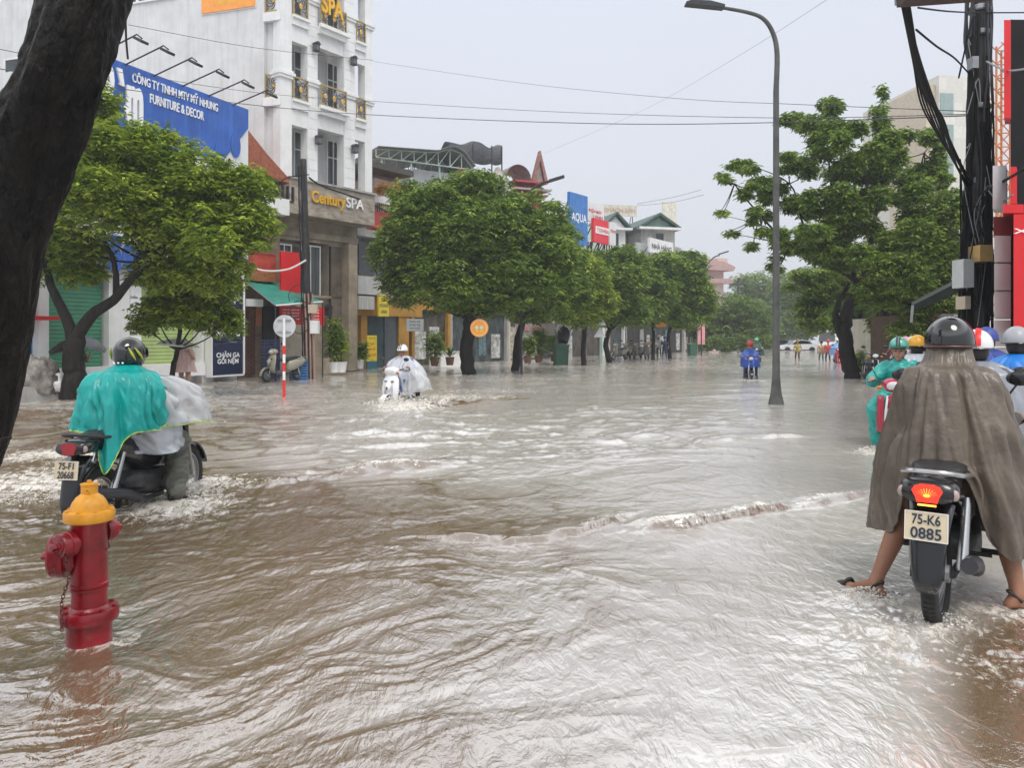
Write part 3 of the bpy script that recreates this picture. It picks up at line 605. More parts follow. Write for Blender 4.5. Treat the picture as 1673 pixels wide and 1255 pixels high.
# ground floor: columns, shutters, base wall and step
ztop = A.z(400, 455)
for px0, px1 in ((178, 197), (197, 212), (330, 348), (63, 80)): A.part('column', WHITE2, px0, px1, 440, 640, .05, .34)
a, b, c, d = A.u(-60), A.u(62), A.z(62, 640), ztop
mb = MB(); shutter(mb, A.u(84), A.u(176), A.z(176, 604), ztop-.0, .27); mb.build('roller_shutter', GREENS, A.root)
mb = MB(); shutter(mb, A.u(232), A.u(326), A.z(326, 602), A.z(232, 470), .27); mb.build('roller_shutter', YELS, A.root)
A.part('price_column', LETW, 213, 231, 455, 610, .1, .3)
for k in range(7):
    u0 = A.u(215); z0 = A.z(222, 485+k*15); text('price_text', ['CHĂN', 'GA', 'GỐI', 'NỆM', 'RÈM', 'MÀN', 'SOFA'][k], LETD, A.root, A.u(222), z0, .26, .1, .09)
A.part('base_wall', WHITE2, 40, 336, 604, 630, -.05, .3)
mb = MB(); mb.box(A.u(30), A.u(392), -.75, .3, -.4, A.z(368, 622)-.02); mb.build('step', mat('pinkish concrete step', (.5, .44, .39), .8, var=.12, streak=.2), A.root)
# navy panels
q = A.sub('advertising_column', 'tall navy sign column advertising bedding, white frame, at the right end of the furniture shop', 'sign', A.u(372, -.25), -.25)
w = (A.u(399, -.25)-A.u(346, -.25)); h0, h1 = A.z(399, 611, -.25), A.z(399, 455, -.25)
mb = MB(); mb.box(-w/2, -w/2+.04, -.03, .25, h0, h1).box(w/2-.05, w/2+.02, -.05, .25, h0, h1+3.0).box(-w/2, w/2, -.03, .25, h0-.05, h0); mb.build('frame', WHITE2, q)
zs = np.linspace(h0, h1, 4)
for k, tx in enumerate(['CHĂN GA\nGỐI NỆM', 'NHUNG', 'MỸ']):
    p = MB().box(-w/2+.04, w/2-.05, -.02, .2, zs[k]+.03, zs[k+1]-.02).build('panel', NAVY, q)
    text('lettering', tx, LETW, p, 0, zs[k]+(zs[1]-zs[0])*.52 if k == 0 else zs[k]+.3, w*.72, .46 if k == 0 else .2, -.03)
# neighbour at the far left with red awning edge, bags
B0 = Bld('corner_shop', 'pale shop at the far left edge with a red canopy', -150, 17.2, .45)
MB().box(0, B0.u(84), .1, 6, -.4, 4.2).build('wall', GREYW, B0.root)
B0.part('canopy', RED, 55, 98, 516, 522, -.9, .1)
B0.part('poster', mat('blue poster', (.05, .25, .6), .4, var=.7, scale=5), 40, 56, 528, 578, .02, .08)
B0.part('wall_lower', DARK, 20, 62, 520, 610, .05, .1)
def heap(name, label, cat, X, Y, rx, ry, rz, m, seed, k=.25):
    th, ph = np.meshgrid(np.linspace(0, 2*pi, 40, endpoint=False), np.linspace(-.3, pi/2, 16)); d = np.stack([np.cos(th)*np.cos(ph), np.sin(th)*np.cos(ph), np.sin(ph)], -1)
    q = 1+k*2*(fbm(d[..., 0]*2.5+seed+5, d[..., 1]*2.5+d[..., 2]*3, 4, .6)-.5); V, Q = loft(d*q[..., None]*[rx, ry, rz])
    o = fast_mesh(name, V, Q, m, smooth=True); o.location = (X, Y, 0); return tag(o, label, cat)
heap('tarp_heap', 'heap of goods under a crumpled grey tarpaulin at the far left', 'heap', X_(58, 17.4), 17.4, .42, .4, .62, mat('grey brown tarp', (.2, .18, .16), .5, var=.5, scale=6, bump=.8, bscale=8), 3, .5).location.z = .35
heap('plastic_sack', 'white knotted plastic sack beside the tarpaulin heap', 'sack', X_(93, 17.6), 17.6, .2, .2, .32, mat('white plastic', (.62, .6, .62), .35, var=.2, scale=8, bump=.6, bscale=10), 8, .3).location.z = .3
o = MB().box(-.9, .75, -.4, .4, -.4, .36).build('kerb_block', GREYW); o.location = (X_(60, 17.5), 17.5, 0); o.rotation_euler.z = A.a; tag(o, 'low concrete block carrying the tarpaulin heap', 'block')

# ---- white tower with loggias (spa)
T = Bld('spa_building', 'tall white spa building with loggias and gold railings above a stone ground floor', 458, 30, .73)
SIDE = T.root
side_rz = atan2(.3, -.955)-T.a                         # local rotation of the side wall direction
Ms = frame(0, 0, 0, side_rz)
W5 = T.u(608)
RAIL = mat('gilded railing', (.42, .30, .11), .4, .5, var=.3, scale=12)
FIL = mat('black iron scrollwork', (.03, .03, .03), .5, .4)
def rail_panel(parent, u0, u1, z0, z1, y, M=None):
    f = MB(M); f.box(u0, u1, y-.03, y+.03, z1-.06, z1).box(u0, u1, y-.03, y+.03, z0, z0+.08).box(u0, u0+.05, y-.025, y+.025, z0+.08, z1-.06).box(u1-.05, u1, y-.025, y+.025, z0+.08, z1-.06)
    r = f.build('railing', RAIL, parent); g = MB(M); n = max(1, round((u1-u0)/.5)); w = (u1-u0)/n; h = z1-z0
    for i in range(n):
        c = u0+w*(i+.5); zc = (z0+z1)/2
        for k in range(8):
            a0 = k*pi/4; R_ = min(w*.36, h*.34)
            g.tube([(c+R_*t*cos(a0+1.6*t), y, zc+R_*t*sin(a0+1.6*t)*h/w*.9) for t in np.linspace(.25, 1.15, 6)], .016, 4)
        for s_ in (-1, 1):
            for s2 in (-1, 1): g.tube([(c+s_*w*.42, y, zc+s2*h*.1), (c+s_*w*.3, y, zc+s2*h*.3), (c+s_*w*.42, y, zc+s2*h*.38)], .014, 4)
    g.build('scrollwork', FIL, r)
    for i in range(n): MB(M).ball((u0+w*(i+.5), y-.03, (z0+z1)/2-.02), .085, .02, .13, 10, 6).build('medallion', mat('gilt medallion', (.62, .36, .08), .4, .4), r)
lv = [7.55, 10.95, 14.3, 17.6]; D = 1.3
cols = [(0, .6), (1.33, 1.95), (T.u(567), T.u(583)), (W5-.42, W5)]
o3, o4 = T.u(519), T.u(561)
p1a, p1b = 1.33, T.u(519); p2a, p2b = T.u(562), T.u(580)
body = MB(); body.box(p1a, W5-.02, D, 11, 6.3, 20); body.box(.1, p1a, D+.002, 9, 6.3, 20)
body.build('rear_wall', WHITE, T.root)
sw = MB(Ms); sw.box(.75, 16, -.2, .0, -.4, 24); sw.build('side_wall', WHITE, T.root)
for c0, c1 in ((0, .55), (p1a, p1b), (p2a, p2b), (W5-.42, W5)):
    mb = MB(); mb.box(c0, c1, 0, .45, 7.5, 20.2)
    for z in lv[1:]: mb.box(c0-.07, c1+.07, -.07, .5, z+.78, z+.9).box(c0-.11, c1+.11, -.11, .54, z+.9, z+1.02).box(c0-.05, c1+.05, -.05, .47, z+1.02, z+1.12)
    if c0 in (p1a, p2a):
        for z in np.arange(7.9, 20, .42): mb.box(c0+.03, c1-.03, -.012, .0, z, z+.39)
    mb.build('pillar', WHITE2, T.root)
for i, z in enumerate(lv):
    mb = MB(); mb.box(.55, p1a, -.08, D, z-.35, z).box(p1b, p2a, -.2, D, z-.3, z).box(p2b, W5-.42, -.08, D, z-.35, z)
    mb.box(.5, p1a+.04, -.16, -.08, z-.08, z+.02).box(p1b-.1, p2a+.1, -.32, -.2, z-.1, z+.04).box(p2b-.04, W5-.4, -.16, -.08, z-.08, z+.02)
    mb.M = Ms; mb.box(-.02, .78, -.16, .02, z-.35, z-.002); mb.build('floor_slab', WHITE2, T.root)
    if i:
        mb = MB()
        mb.box(.55, p1a, .02, .3, z-1.0, z-.352).box(p1b, p2a, .02, .3, z-.85, z-.302).box(p2b, W5-.42, .02, .3, z-.9, z-.352); mb.build('lintel', WHITE2, T.root)
        rail_panel(T.root, .57, p1a-.02, z+.02, z+.95, -.05); rail_panel(T.root, p1b+.02, p2a-.02, z+.04, z+.95, -.18); rail_panel(T.root, p2b+.02, W5-.44, z+.02, z+.95, -.05)
        rail_panel(T.root, .05, .75, z+.02, z+.95, -.1, Ms)
    if i < 3:
        window(T.root, T.u(479, D), T.u(493, D), z+.05, z+2.6, D-.01, WHITE2, GLASSL, 0, .7)
        window(T.root, T.u(533, D), T.u(554, D), z+.05, z+2.6, D-.01, WHITE2, GLASSL, 1, .7)
        0
mb = MB(); mb.box(-.15, W5+.1, -.2, 10, 20, 20.4); mb.build('roof', WHITE2, T.root)
def su(px):                                         # position along the side wall seen at a pixel column
    k = (px-CX)/F; return (T.X-k*T.Y)/(k*.3+.955)
def sz(px, py): return Z_(py, T.Y+.3*su(px))
Msd = Ms @ Matrix.Translation((0, .004, 0))
u0, u1 = su(418), su(331); z0, z1 = sz(331, 23), sz(331, -40)
q = T.sub('wall_banner', 'orange banner high on the blank white side wall of the spa tower', 'banner', 0, 0); 
MB(Ms).box(u0, u1, .03, .07, z0, z1).build('banner_sheet', mat('orange white banner', (.85, .33, .06), .45, var=.1), q); MB(Ms).box(u0-.04, u1+.04, .005, .029, z0-.05, z1).build('frame', WHITE2, q)
Mt = Ms @ Matrix.Translation((0, .075, 0)) @ Matrix.Rotation(pi, 4, 'Z')
text('lettering', 'Century Spa', LETW, q, -(u0+u1)/2, z0+.95, 1.5, .4, 0, 0, 0, Mt); text('lettering', 'Hotline 0905 123', mat('yellow sign sheet'), q, -(u0+u1)/2, z0+.35, 1.2, .16, 0, 0, 0, Mt)
for a_, b_, t_, c_, n_ in ((290, 205, -30, 9, 4), (40, 8, 97, 122, 1)):
    u0, u1 = su(a_), su(b_); z0, z1 = sz(b_, c_), sz(b_, t_); w_ = (u1-u0)/n_
    for i in range(n_):
        mb = MB(Ms); x = u0+i*w_; mb.box(x, x+.07, .01, .07, z0, z1).box(x+w_-.07, x+w_, .01, .07, z0, z1).box(x+.07, x+w_-.07, .01, .07, z0, z0+.07).box(x+.07, x+w_-.07, .01, .07, z1-.07, z1); f_ = mb.build('side_window', WHITE2, T.root)
        MB(Ms).box(x+.05, x+w_-.05, .004, .03, z0+.05, z1-.05).build('pane', GLASS, f_)
# block between loggia and side wall, with window on the side
mb = MB(Ms); mb.box(.3, .75, -1.2, -.2, 7.2, 20); 
mb.build('side_return', WHITE, T.root)
for z in lv[:3]:
    window(T.root, .58, .86, z+.1, z+2.7, .62, WHITE2, GLASSL, 0, .72)
for px, py in ((517, 76), (578, 99), (521, 228), (580, 243)):
    u, z = T.u(px, -.2), T.z(px, py, -.2)
    q = T.sub('wall_lantern', 'black carriage lantern on a white pillar of the spa building, %s' % {517: 'upper left one', 578: 'upper right one', 521: 'lower left one', 580: 'lower right one'}[px], 'lantern', u, -.2, z, group='lanterns on the white spa pillars')
    MB().box(-.09, .09, -.09, .09, -.14, .1).build('glass_box', mat('lantern glass', (.12, .12, .13), .2), q)
    mb = MB().prism([(-.14, .1), (.14, .1), (.05, .2), (-.05, .2)], .26, (0, -.13, 0)); mb.box(-.11, .11, -.11, .11, -.18, -.14).box(-.02, .02, .05, .22, .05, .09)
    for a in (-.1, .085):
        for c in (-.1, .085): mb.box(a, a+.015, c, c+.015, -.14, .1)
    mb.build('cage', METAL, q)
GOLD = mat('gold lettering', (.75, .42, .03), .4, .2, var=.1)
ua, ub = T.u(520), T.u(553); text('gold_lettering', 'SPA', GOLD, T.root, (ua+ub)/2, T.z(536, 14), (ub-ua)*1.05, .75, -.3, .08, .03)
# stone fascia and ground floor
STONE = mat('brown grey stone cladding', (.33, .275, .205), .5, var=.3, scale=1.3, streak=.35, dirt=(.13, .10, .08), bump=.15, bscale=6)
STONE2 = mat('marbled fascia stone', (.36, .31, .25), .35, var=.45, scale=2.2, stretch=(1, 1, 2.5))
fz0, fz1 = T.z(473, 347, -.9), T.z(473, 291, -.9); fu0, fu1 = T.u(473, -.9), T.u(612, -.9)
MB().box(fu0, fu1, -.9, .9, fz0, fz1).build('fascia', STONE2, T.root)
MB().box(fu0-.05, fu1+.05, -1.0, .95, fz1+.002, fz1+.08).build('fascia_cap', GREYW, T.root)
u0, u1 = T.u(508, -.92), T.u(563, -.92); zc = T.z(536, 328, -.92)
text('gold_lettering', 'Century', GOLD, T.root, (u0+u1)/2, zc, u1-u0, .62, -.99, .06, .02)
u0, u1 = T.u(565, -.92), T.u(593, -.92); text('white_lettering', 'SPA', LETW, T.root, (u0+u1)/2, T.z(580, 333, -.92), u1-u0, .42, -.98, .05, .01)
gb = fz0; gL, gR = T.u(430), T.u(583)
mb = MB(); mb.box(-1.2, T.u(455), .05, 4, -.4, gb).box(T.u(455), T.u(528), .05, 1, -.4, T.z(528, 487, .05)).box(T.u(455), gR, .05, 1, T.z(528, 398, .05), gb).box(T.u(538), gR, .05, 4, -.4, T.z(538, 398, .05))
mb.box(-1.2, gR+.03, -.06, .049, T.z(528, 392), T.z(528, 382)).box(-1.2, gR+.02, -.1, .049, -.4, T.z(540, 585)).box(T.u(458), gR-.6, -.02, .048, T.z(528, 487), T.z(528, 483))
mb.build('stone_wall', STONE, T.root)
window(T.root, T.u(457), T.u(481), T.z(470, 485), T.z(470, 398), .2, WHITE2, GLASSL, 1, .85); window(T.root, T.u(495), T.u(528), T.z(510, 485), T.z(510, 400), .2, WHITE2, GLASSL, 1, 0)
T.part('entrance', DARK, 538, 575, 402, 602, .02, .049)
T.part('side_pillar', STONE, 570, 584, 398, 606, -.45, .02)
T.part('porch_wall', mat('porch stone', (.15, .12, .095), .5, var=.35, scale=2), 541, 571, 402, 606, -.02, .015)
q = T.sub('wall_lantern', 'black carriage lantern on the brown stone ground floor beside the yellow orchid pots', 'lantern', T.u(538, -.3), -.25, T.z(538, 508, -.2))
MB().box(-.11, .11, -.11, .11, -.2, .12).build('cage', METAL, q); MB().prism([(-.16, .12), (.16, .12), (0, .26)], .3, (0, -.15, 0)).build('cap', METAL, q)
# red roofed annex and green awning shop between billboard and spa
Kb = Bld('awning_shop', 'small brown shop under a green awning with a red banner', 402, 27.2, .8)
k1 = Kb.u(470)
MB().box(0, k1, .5, 5, -.4, Kb.z(402, 290)).build('wall', mat('old brown plaster', (.2, .14, .1), .8, var=.35, streak=.5), Kb.root)
ROOFR = mat('red tiled roof', (.3, .09, .045), .7, var=.35, scale=9, bump=.5, bscale=15)
mb = MB(); za, zb_ = Kb.z(395, 258), Kb.z(395, 198); mb.prism([(-.2, zb_+.4), (0, zb_), (k1*.6, za+.35), (k1+.2, za-.35), (k1+.2, za-.55), (-.2, za-.2)], 3.5, (0, .2, 0)); mb.build('roof', ROOFR, Kb.root)
mb = MB()
for i in range(11): mb.box(-.2+i*(k1+.5)/10, -.13+i*(k1+.5)/10, .1, .2, Kb.z(402, 315), Kb.z(402, 290))
mb.box(-.25, k1+.35, .1, .2, Kb.z(402, 318), Kb.z(402, 315)); mb.build('balcony_rail', METAL, Kb.root)
Kb.part('upper_window', mat('teal shutters', (.06, .22, .2), .5), 404, 440, 280, 312, .47, .52)
Kb.part('balcony_wall', WHITE2, 425, 473, 318, 345, .0, .45)
mb = MB(); z0, z1 = Kb.z(402, 440), Kb.z(402, 412); 
for i in range(26): mb.box(i*(Kb.u(450)+.1)/26, i*(Kb.u(450)+.1)/26+.05, .1, .15, z0, z1)
mb.box(-.05, Kb.u(452), .08, .16, z1, z1+.05).box(-.05, Kb.u(452), .08, .16, z0-.04, z0); mb.build('red_fence', mat('faded red paint', (.45, .06, .04), .6, var=.3), Kb.root)
Kb.part('tile_eave', mat('orange tile eave', (.36, .14, .05), .7, var=.4, scale=9), 403, 452, 442, 458, .0, .5)
Kb.part('red_banner', RED, 459, 492, 410, 480, -.6, -.5)
# awning
AW = mat('green awning canvas', (.035, .33, .25), .5, var=.25, scale=2, streak=.3, dirt=(.12, .3, .27), transl=.2)
P4 = [W3(400, 460, 27.2), W3(452, 460, 29.), W3(527, 493, 28.0), W3(450, 499, 25.6)]
q = thing('green_awning', 'sloping green canvas awning on thin poles over the parked scooter', 'awning', (P4[0].x, P4[0].y, 0)); o_ = Vector((P4[0].x, P4[0].y, 0))
rows = []
for t in np.linspace(0, 1, 14):
    a = P4[0].lerp(P4[3], t); b_ = P4[1].lerp(P4[2], t); rows.append([tuple(a.lerp(b_, s_)-o_+Vector((0, 0, .05*sin(s_*pi*4)*t))) for s_ in np.linspace(0, 1, 24)])
V, Q = loft(np.array(rows), False); o = fast_mesh('canvas', V, Q, AW, q, smooth=True); mod = o.modifiers.new('thickness', 'SOLIDIFY'); mod.thickness = .015
MB().tube([P4[3]-o_, P4[2]-o_], .03, 6).build('front_bar', WHITE2, q); MB().tube([P4[0]-o_, P4[3]-o_], .025, 6).build('side_bar', STEEL, q)
for p in (P4[3], P4[2]): MB().tube([(p-o_), Vector((p.x, p.y, -.3))-o_], .025, 6).build('pole', METAL, q)
Kb.part('red_sign', RED, 457, 530, 500, 530, -.35, -.3); 
for k, (a_, w_) in enumerate(((472, .5), (484, .3), (516, .35))):
    for j in range(4): text('sign_text', 'THẺ CÀO SIM', LETW, Kb.root, Kb.u(a_, -.4), Kb.z(a_, 506+j*5, -.4), w_, .07, -.36)
Kb.part('white_tube', WHITE2, 402, 430, 488, 500, -.6, -.4)
Kb.part('door_post', mat('terracotta', (.35, .13, .06), .6, var=.2), 418, 428, 500, 532, .38, .49)
Kb.part('dark_doorway', DARK, 430, 462, 500, 606, .42, .49)
Kb.part('brick_strip', mat('brown brick', (.16, .07, .05), .8, var=.3, brick=(.25, .08, (.3, .3, .3))), 402, 417, 500, 612, .4, .49)
Kb.part('plaster_wall', mat('cream plaster', (.42, .38, .31), .8, var=.15, streak=.3), 457, 500, 530, 606, .4, .48)
# ---- grey shop house with noodle signs
N_ = Bld('noodle_shop', 'ochre and grey noodle shop with yellow signs beside the brown stone spa', 585, 35, .73)
OCH = mat('ochre plaster', (.42, .22, .035), .7, var=.2, scale=2, streak=.35)
n1 = N_.u(672)
MB().box(0, n1, .4, 8, -.4, N_.z(590, 372)).build('wall', GREYW, N_.root)
N_.part('dark_glazing', GLASS, 586, 612, 392, 448, .3, .39); N_.part('glazing', GLASS, 616, 640, 392, 448, .3, .39)
N_.part('canopy_roof', GREYW, 584, 650, 372, 384, -.2, .39); N_.part('white_parapet', mat('dirty white panel', (.5, .5, .5), .6, streak=.4), 585, 640, 450, 480, -.1, .39)
N_.part('ochre_beam', OCH, 584, 690, 487, 515, .1, .39); N_.part('ochre_pier', OCH, 590, 600, 515, 600, .15, .39); N_.part('ochre_pier', OCH, 652, 668, 515, 602, .15, .39)
N_.part('striped_panel', mat('barcode panel', (.5, .5, .48), .5, var=.9, scale=3, stretch=(9, .1, .1)), 586, 612, 483, 505, -.15, .09)
N_.part('shop_front', mat('dark teal front', (.03, .06, .07), .4, var=.5, scale=2), 600, 652, 516, 604, .3, .395)
N_.part('glass_door', GLASS, 628, 650, 517, 602, .25, .29)
q = N_.sub('hanging_sign', 'square yellow noodle shop sign reading PHO HOANG ANH, hung over the doorway', 'sign', N_.u(626, -.3), -.3); z0, z1 = N_.z(626, 517, -.3), N_.z(626, 482, -.3)
MB().box(-.33, .33, -.05, .05, z0, z1).build('board', YEL, q)
GRN = mat('green lettering', (.01, .1, .06), .5)
for k, s_ in enumerate(('PHO', 'HOANG', 'ANH')): text('lettering', s_, GRN, q, 0, z1-.2-k*.29, [.32, .56, .38][k], .17, -.06)
q = N_.sub('standing_sign', 'tall yellow menu board with red writing and a blue foot', 'sign', N_.u(607, -.4), -.4); z0, z1 = N_.z(607, 590, -.4), N_.z(607, 548, -.4)
MB().box(-.3, .3, -.04, .04, z0, z1).build('board', YEL, q); MB().box(-.3, .3, -.04, .04, -.3, z0-.004).build('foot', mat('blue board foot', (.03, .14, .2), .5), q)
RL = mat('red lettering', (.6, .03, .02), .5)
for k, (s_, w_, h_, m_) in enumerate((('MENU QUÁN', .4, .07, GRN), ('PHỞ', .26, .14, RL), ('ĐẶC BIỆT', .46, .13, RL), ('PHỞ KHÔ', .48, .15, RL), ('MỜI VÀO', .24, .05, GRN))): text('lettering', s_, m_, q, 0, z1-.13-k*.25, w_, h_, -.05)
# open hatch: generic small shops further along behind the trees
def shop(name, label, px0, px1, Y, top, cols, seed, sign=None, slope=.72, depth=8, extra=None):
    s_ = Bld(name, label, px0, Y, slope, group='shop houses behind the street trees'); w = s_.u(px1); H = s_.z(px0, top); r = random.Random(seed)
    MB().box(0, w, .3, depth, -.4, H).build('wall', cols[0], s_.root)
    MB().box(-.03, w+.03, .0, .29, 2.9, 3.6).build('fascia', cols[1], s_.root)
    MB().box(.15, w-.15, .18, .29, -.3, 2.85).build('shop_front', mat('dim shop front %d' % (seed % 3), [(.05, .05, .05), (.08, .07, .06), (.06, .075, .08)][seed % 3], .4, var=.7, scale=1.6, stretch=(2, 1, 1)), s_.root)
    for u in (0, w-.2): MB().box(u, u+.2, -.05, .28, -.4, 2.89).build('pier', cols[2], s_.root)
    k = max(1, int(w/1.3))
    for i in range(k):
        u0 = .3+(w-.6)*i/k
        if r.random() < .7: MB().box(u0, u0+(w-.6)/k*r.uniform(.5, .8), .1, .17, r.uniform(-.2, .5), r.uniform(1.5, 2.6)).build('display', mat('display %d' % r.randrange(5), [(.45, .4, .33), (.3, .1, .08), (.12, .2, .22), (.5, .5, .48), (.35, .25, .1)][r.randrange(5)], .5, var=.6, scale=5), s_.root)
    fl = int((H-3.6)/3.1)
    for f in range(fl):
        for i in range(max(1, int(w/1.8))): window(s_.root, .4+i*1.8, 1.5+i*1.8, 4.2+f*3.1, 6+f*3.1, .28, WHITE2, GLASS, 1, 0)
    return s_, w, H
PINK = mat('pale pink render', (.62, .47, .44), .7, var=.1, streak=.3); CREAM = mat('cream render', (.6, .56, .46), .7, var=.1, streak=.35); BROWNW = mat('brown boards', (.14, .085, .05), .7, var=.3)
MINT = mat('pale mint render', (.42, .58, .48), .7, var=.1, streak=.3); GREYB = mat('pale grey cladding', (.45, .47, .49), .6, var=.08, streak=.25)
shop('shop_house', 'shop house with a grey notice board right of the noodle shop', 672, 735, 39, 300, (OCH, OCH, OCH), 1)
shop('shop_house', 'brown fronted shop house behind the round orange sign', 735, 830, 43.5, 330, (GREYW, BROWNW, GREYW), 2)
shop('shop_house', 'shop house with potted plants behind the white round sign', 830, 905, 50, 400, (GREYW, BROWNW, CREAM), 3)
shop('shop_house', 'pale green shop house carrying the blue and red rooftop signs', 895, 985, 55, 352, (MINT, CREAM, MINT), 4)
shop('shop_house', 'white gabled house behind the red rooftop sign', 985, 1020, 62, 372, (WHITE2, CREAM, WHITE2), 5)
shop('shop_house', 'dark green roofed house with a long white sign at its balcony', 1022, 1118, 66, 382, (GREYW, ORANGE, GREYW), 6)
shop('shop_house', 'white low house at the right end of the left row', 1118, 1140, 78, 420, (WHITE2, WHITE2, WHITE2), 7)
# balcony house with orange flowers, steel roof, net canopy, ruined wall, red temple gable
H1 = Bld('balcony_house', 'pink brown house with orange flowers on its balcony right of the white tower', 612, 38, .73)
u1 = H1.u(672)
H1.part('wall', PINK, 612, 672, 290, 372, .6, 5); H1.part('red_band', mat('red band', (.5, .05, .04), .6), 612, 650, 345, 372, .0, .59)
H1.part('eave', mat('dark eave', (.07, .06, .055), .7), 608, 676, 262, 272, -.4, 4); H1.part('upper_wall', mat('dusky wall', (.3, .2, .18), .7, var=.2, streak=.3), 612, 655, 273, 300, .8, 5)
H1.part('balcony', WHITE2, 612, 640, 318, 330, -.1, .59)
mb = MB()
for i in range(14): u = .1+i*.14; mb.box(u, u+.03, -.12, -.09, H1.z(612, 345), H1.z(612, 330))
mb.build('balcony_rail', METAL, H1.root)
b = [(625, 306, 14, 9, 0), (645, 310, 13, 12, 0), (656, 318, 7, 12, 0), (618, 312, 8, 8, 0)]
V, Q, tt = leaves(blobs_px(b, 37.6), 1800, .12, seed=70, shell=.2, clump=0); fast_mesh('flowering_plant', V-np.array([X_(630, 37.6), 37.6, 0]), Q, leaf_mat('orange blossom', (.4, .2, .03), (.75, .36, .04)), attr={'tint': tt}).location = (X_(630, 37.6), 37.6, 0)
tag(bpy.data.objects['flowering_plant'], 'row of orange flowering plants along the balcony right of the white tower', 'plant')
R1 = Bld('steel_roof_house', 'grey clad house with an arched steel truss roof behind the widest tree', 655, 46, 1.6)
R1.part('wall', GREYB, 672, 760, 275, 400, .0, 6)
mb = MB(); N_a = 9; ua, ub = R1.u(608), R1.u(765); zr = R1.z(700, 272)
tr = MB()
for y in (-.6, 2, 4.6):
    prev = None; tr = MB()
    for i in range(9):
        t = i/8; u = ua+(ub-ua)*t; zb_ = zr; zt_ = zr+np.interp(t, [0, .6, .7, .8, .9, 1], [.5, .75, 1.05, 1.15, .85, .1])
        tr.tube([(u, y, zb_), (u, y, zt_)], .035, 5)
        if prev: tr.tube([(prev[0], y, prev[1]), (u, y, zt_)], .045, 5); tr.tube([(prev[0], y, zr), (u, y, zt_)], .03, 5); tr.tube([(prev[0], y, zr), (u, y, zb_)], .045, 5)
        prev = (u, zt_)
    tr.build('truss', mat('pale green truss', (.4, .48, .44), .5), R1.root)

rows = [[(ua+(ub-ua)*t, y, zr+.08+np.interp(t, [0, .6, .7, .8, .9, 1], [.5, .75, 1.05, 1.15, .85, .1])+.015*sin(y*18)) for t in np.linspace(0, 1, 24)] for y in np.linspace(-1, 5.4, 30)]
V, Q = loft(np.array(rows), False); o = fast_mesh('roof_sheet', V, Q, mat('grey green roof sheet', (.16, .2, .18), .5, var=.2), R1.root); o.modifiers.new('thickness', 'SOLIDIFY').thickness = .04
for u in np.linspace(ua+.4, ub-.4, 4): MB().tube([(u, -.5, R1.z(700, 330)), (u, -.5, zr)], .06, 6).build('post', mat('pale green truss'), R1.root)
R2_ = Bld('rooftop_canopy', 'ragged dark net canopy on thin poles above the roofs', 733, 50, 3., cat='canopy')
u0, u1 = R2_.u(733), R2_.u(820); z1 = R2_.z(733, 232); zb_ = R2_.z(733, 275)
for u in (u0, u0+(u1-u0)*.45, u1-.7, u1): MB().tube([(u, 0, zb_-1.5), (u, .0, z1)], .05, 5).build('pole', METAL, R2_.root); 
MB().tube([(u0+.3, 2.2, zb_-1.5), (u0+.3, 2.2, z1+.3)], .05, 5).build('pole', METAL, R2_.root)
NET = mat('torn shade net', (.07, .075, .085), .7, var=.5, scale=8, alpha=.82)
rows = [[(u0+(u1-u0)*s_, y, z1+.35*(1-abs(y-1.2)/1.2)+.08*sin(s_*14)-.12*sin(s_*pi*3)) for s_ in np.linspace(0, 1, 24)] for y in np.linspace(0, 2.4, 6)]
rows = [[(u0+(u1-u0)*s_, -.02, z1-1.05-.25*sin(s_*9)-.5*max(0, sin(s_*7+4))) for s_ in np.linspace(0, 1, 24)]]+rows
V, Q = loft(np.array(rows), False); fast_mesh('net', V, Q, NET, R2_.root, smooth=True).modifiers.new('thickness', 'SOLIDIFY').thickness = .02
R3 = Bld('ruined_parapet', 'stained concrete parapet with broken top between the canopy poles and the red gable', 752, 49, 1.5, cat='wall')
RU = mat('mouldy concrete', (.5, .48, .43), .85, var=.35, scale=1.8, streak=.7, dirt=(.2, .13, .11))
zb_ = R3.z(752, 420); P = [(R3.u(p_), R3.z(p_, q_)) for p_, q_ in ((752, 290), (758, 268), (768, 275), (780, 285), (782, 298), (806, 302), (808, 285), (815, 272), (822, 282), (834, 296), (838, 310))]
MB().prism(P+[(P[-1][0], zb_), (P[0][0], zb_)], .4, (0, 0, 0)).build('wall', RU, R3.root); R3.part('orange_patch', ORANGE, 748, 757, 270, 290, -.05, .01)
R4 = Bld('pagoda_gable', 'red and grey temple style gable with curled eaves rising above the trees', 836, 52, 2., cat='building')
TR = mat('temple red', (.42, .06, .05), .6, var=.25); TG = mat('temple grey stone', (.36, .32, .3), .8, var=.3, scale=3)
R4.part('wall', TR, 836, 885, 300, 420, .3, 5)
MB().lathe([(R4.u(858)*.0+.95, 0), (.95, 2.6)], 20, (R4.u(850), .2, R4.z(850, 290)), 'y', 0, 2*pi).build('round_roof', TG, R4.root)
mb = MB(); zz = R4.z(860, 298); c = R4.u(880)
for s_ in (-1, 1): mb.add([(c, -.3, R4.z(880, 247)), (c, .1, R4.z(880, 247)), (c+s_*.62, .1, zz), (c+s_*.62, -.3, zz), (c, -.3, R4.z(880, 262)), (c, .1, R4.z(880, 262)), (c+s_*.38, .1, zz), (c+s_*.38, -.3, zz)], [(0, 1, 2, 3), (4, 7, 6, 5), (0, 3, 7, 4), (1, 5, 6, 2), (2, 6, 7, 3), (0, 4, 5, 1)])
mb.build('gable_arch', mat('temple brick edge', (.34, .17, .14), .7, var=.3, brick=(.3, .16, (.5, .4, .35))), R4.root)
MB().prism([(c-.45, zz), (c+.45, zz), (c, R4.z(880, 258))], .1, (0, -.05, 0)).build('gable_panel', TG, R4.root)
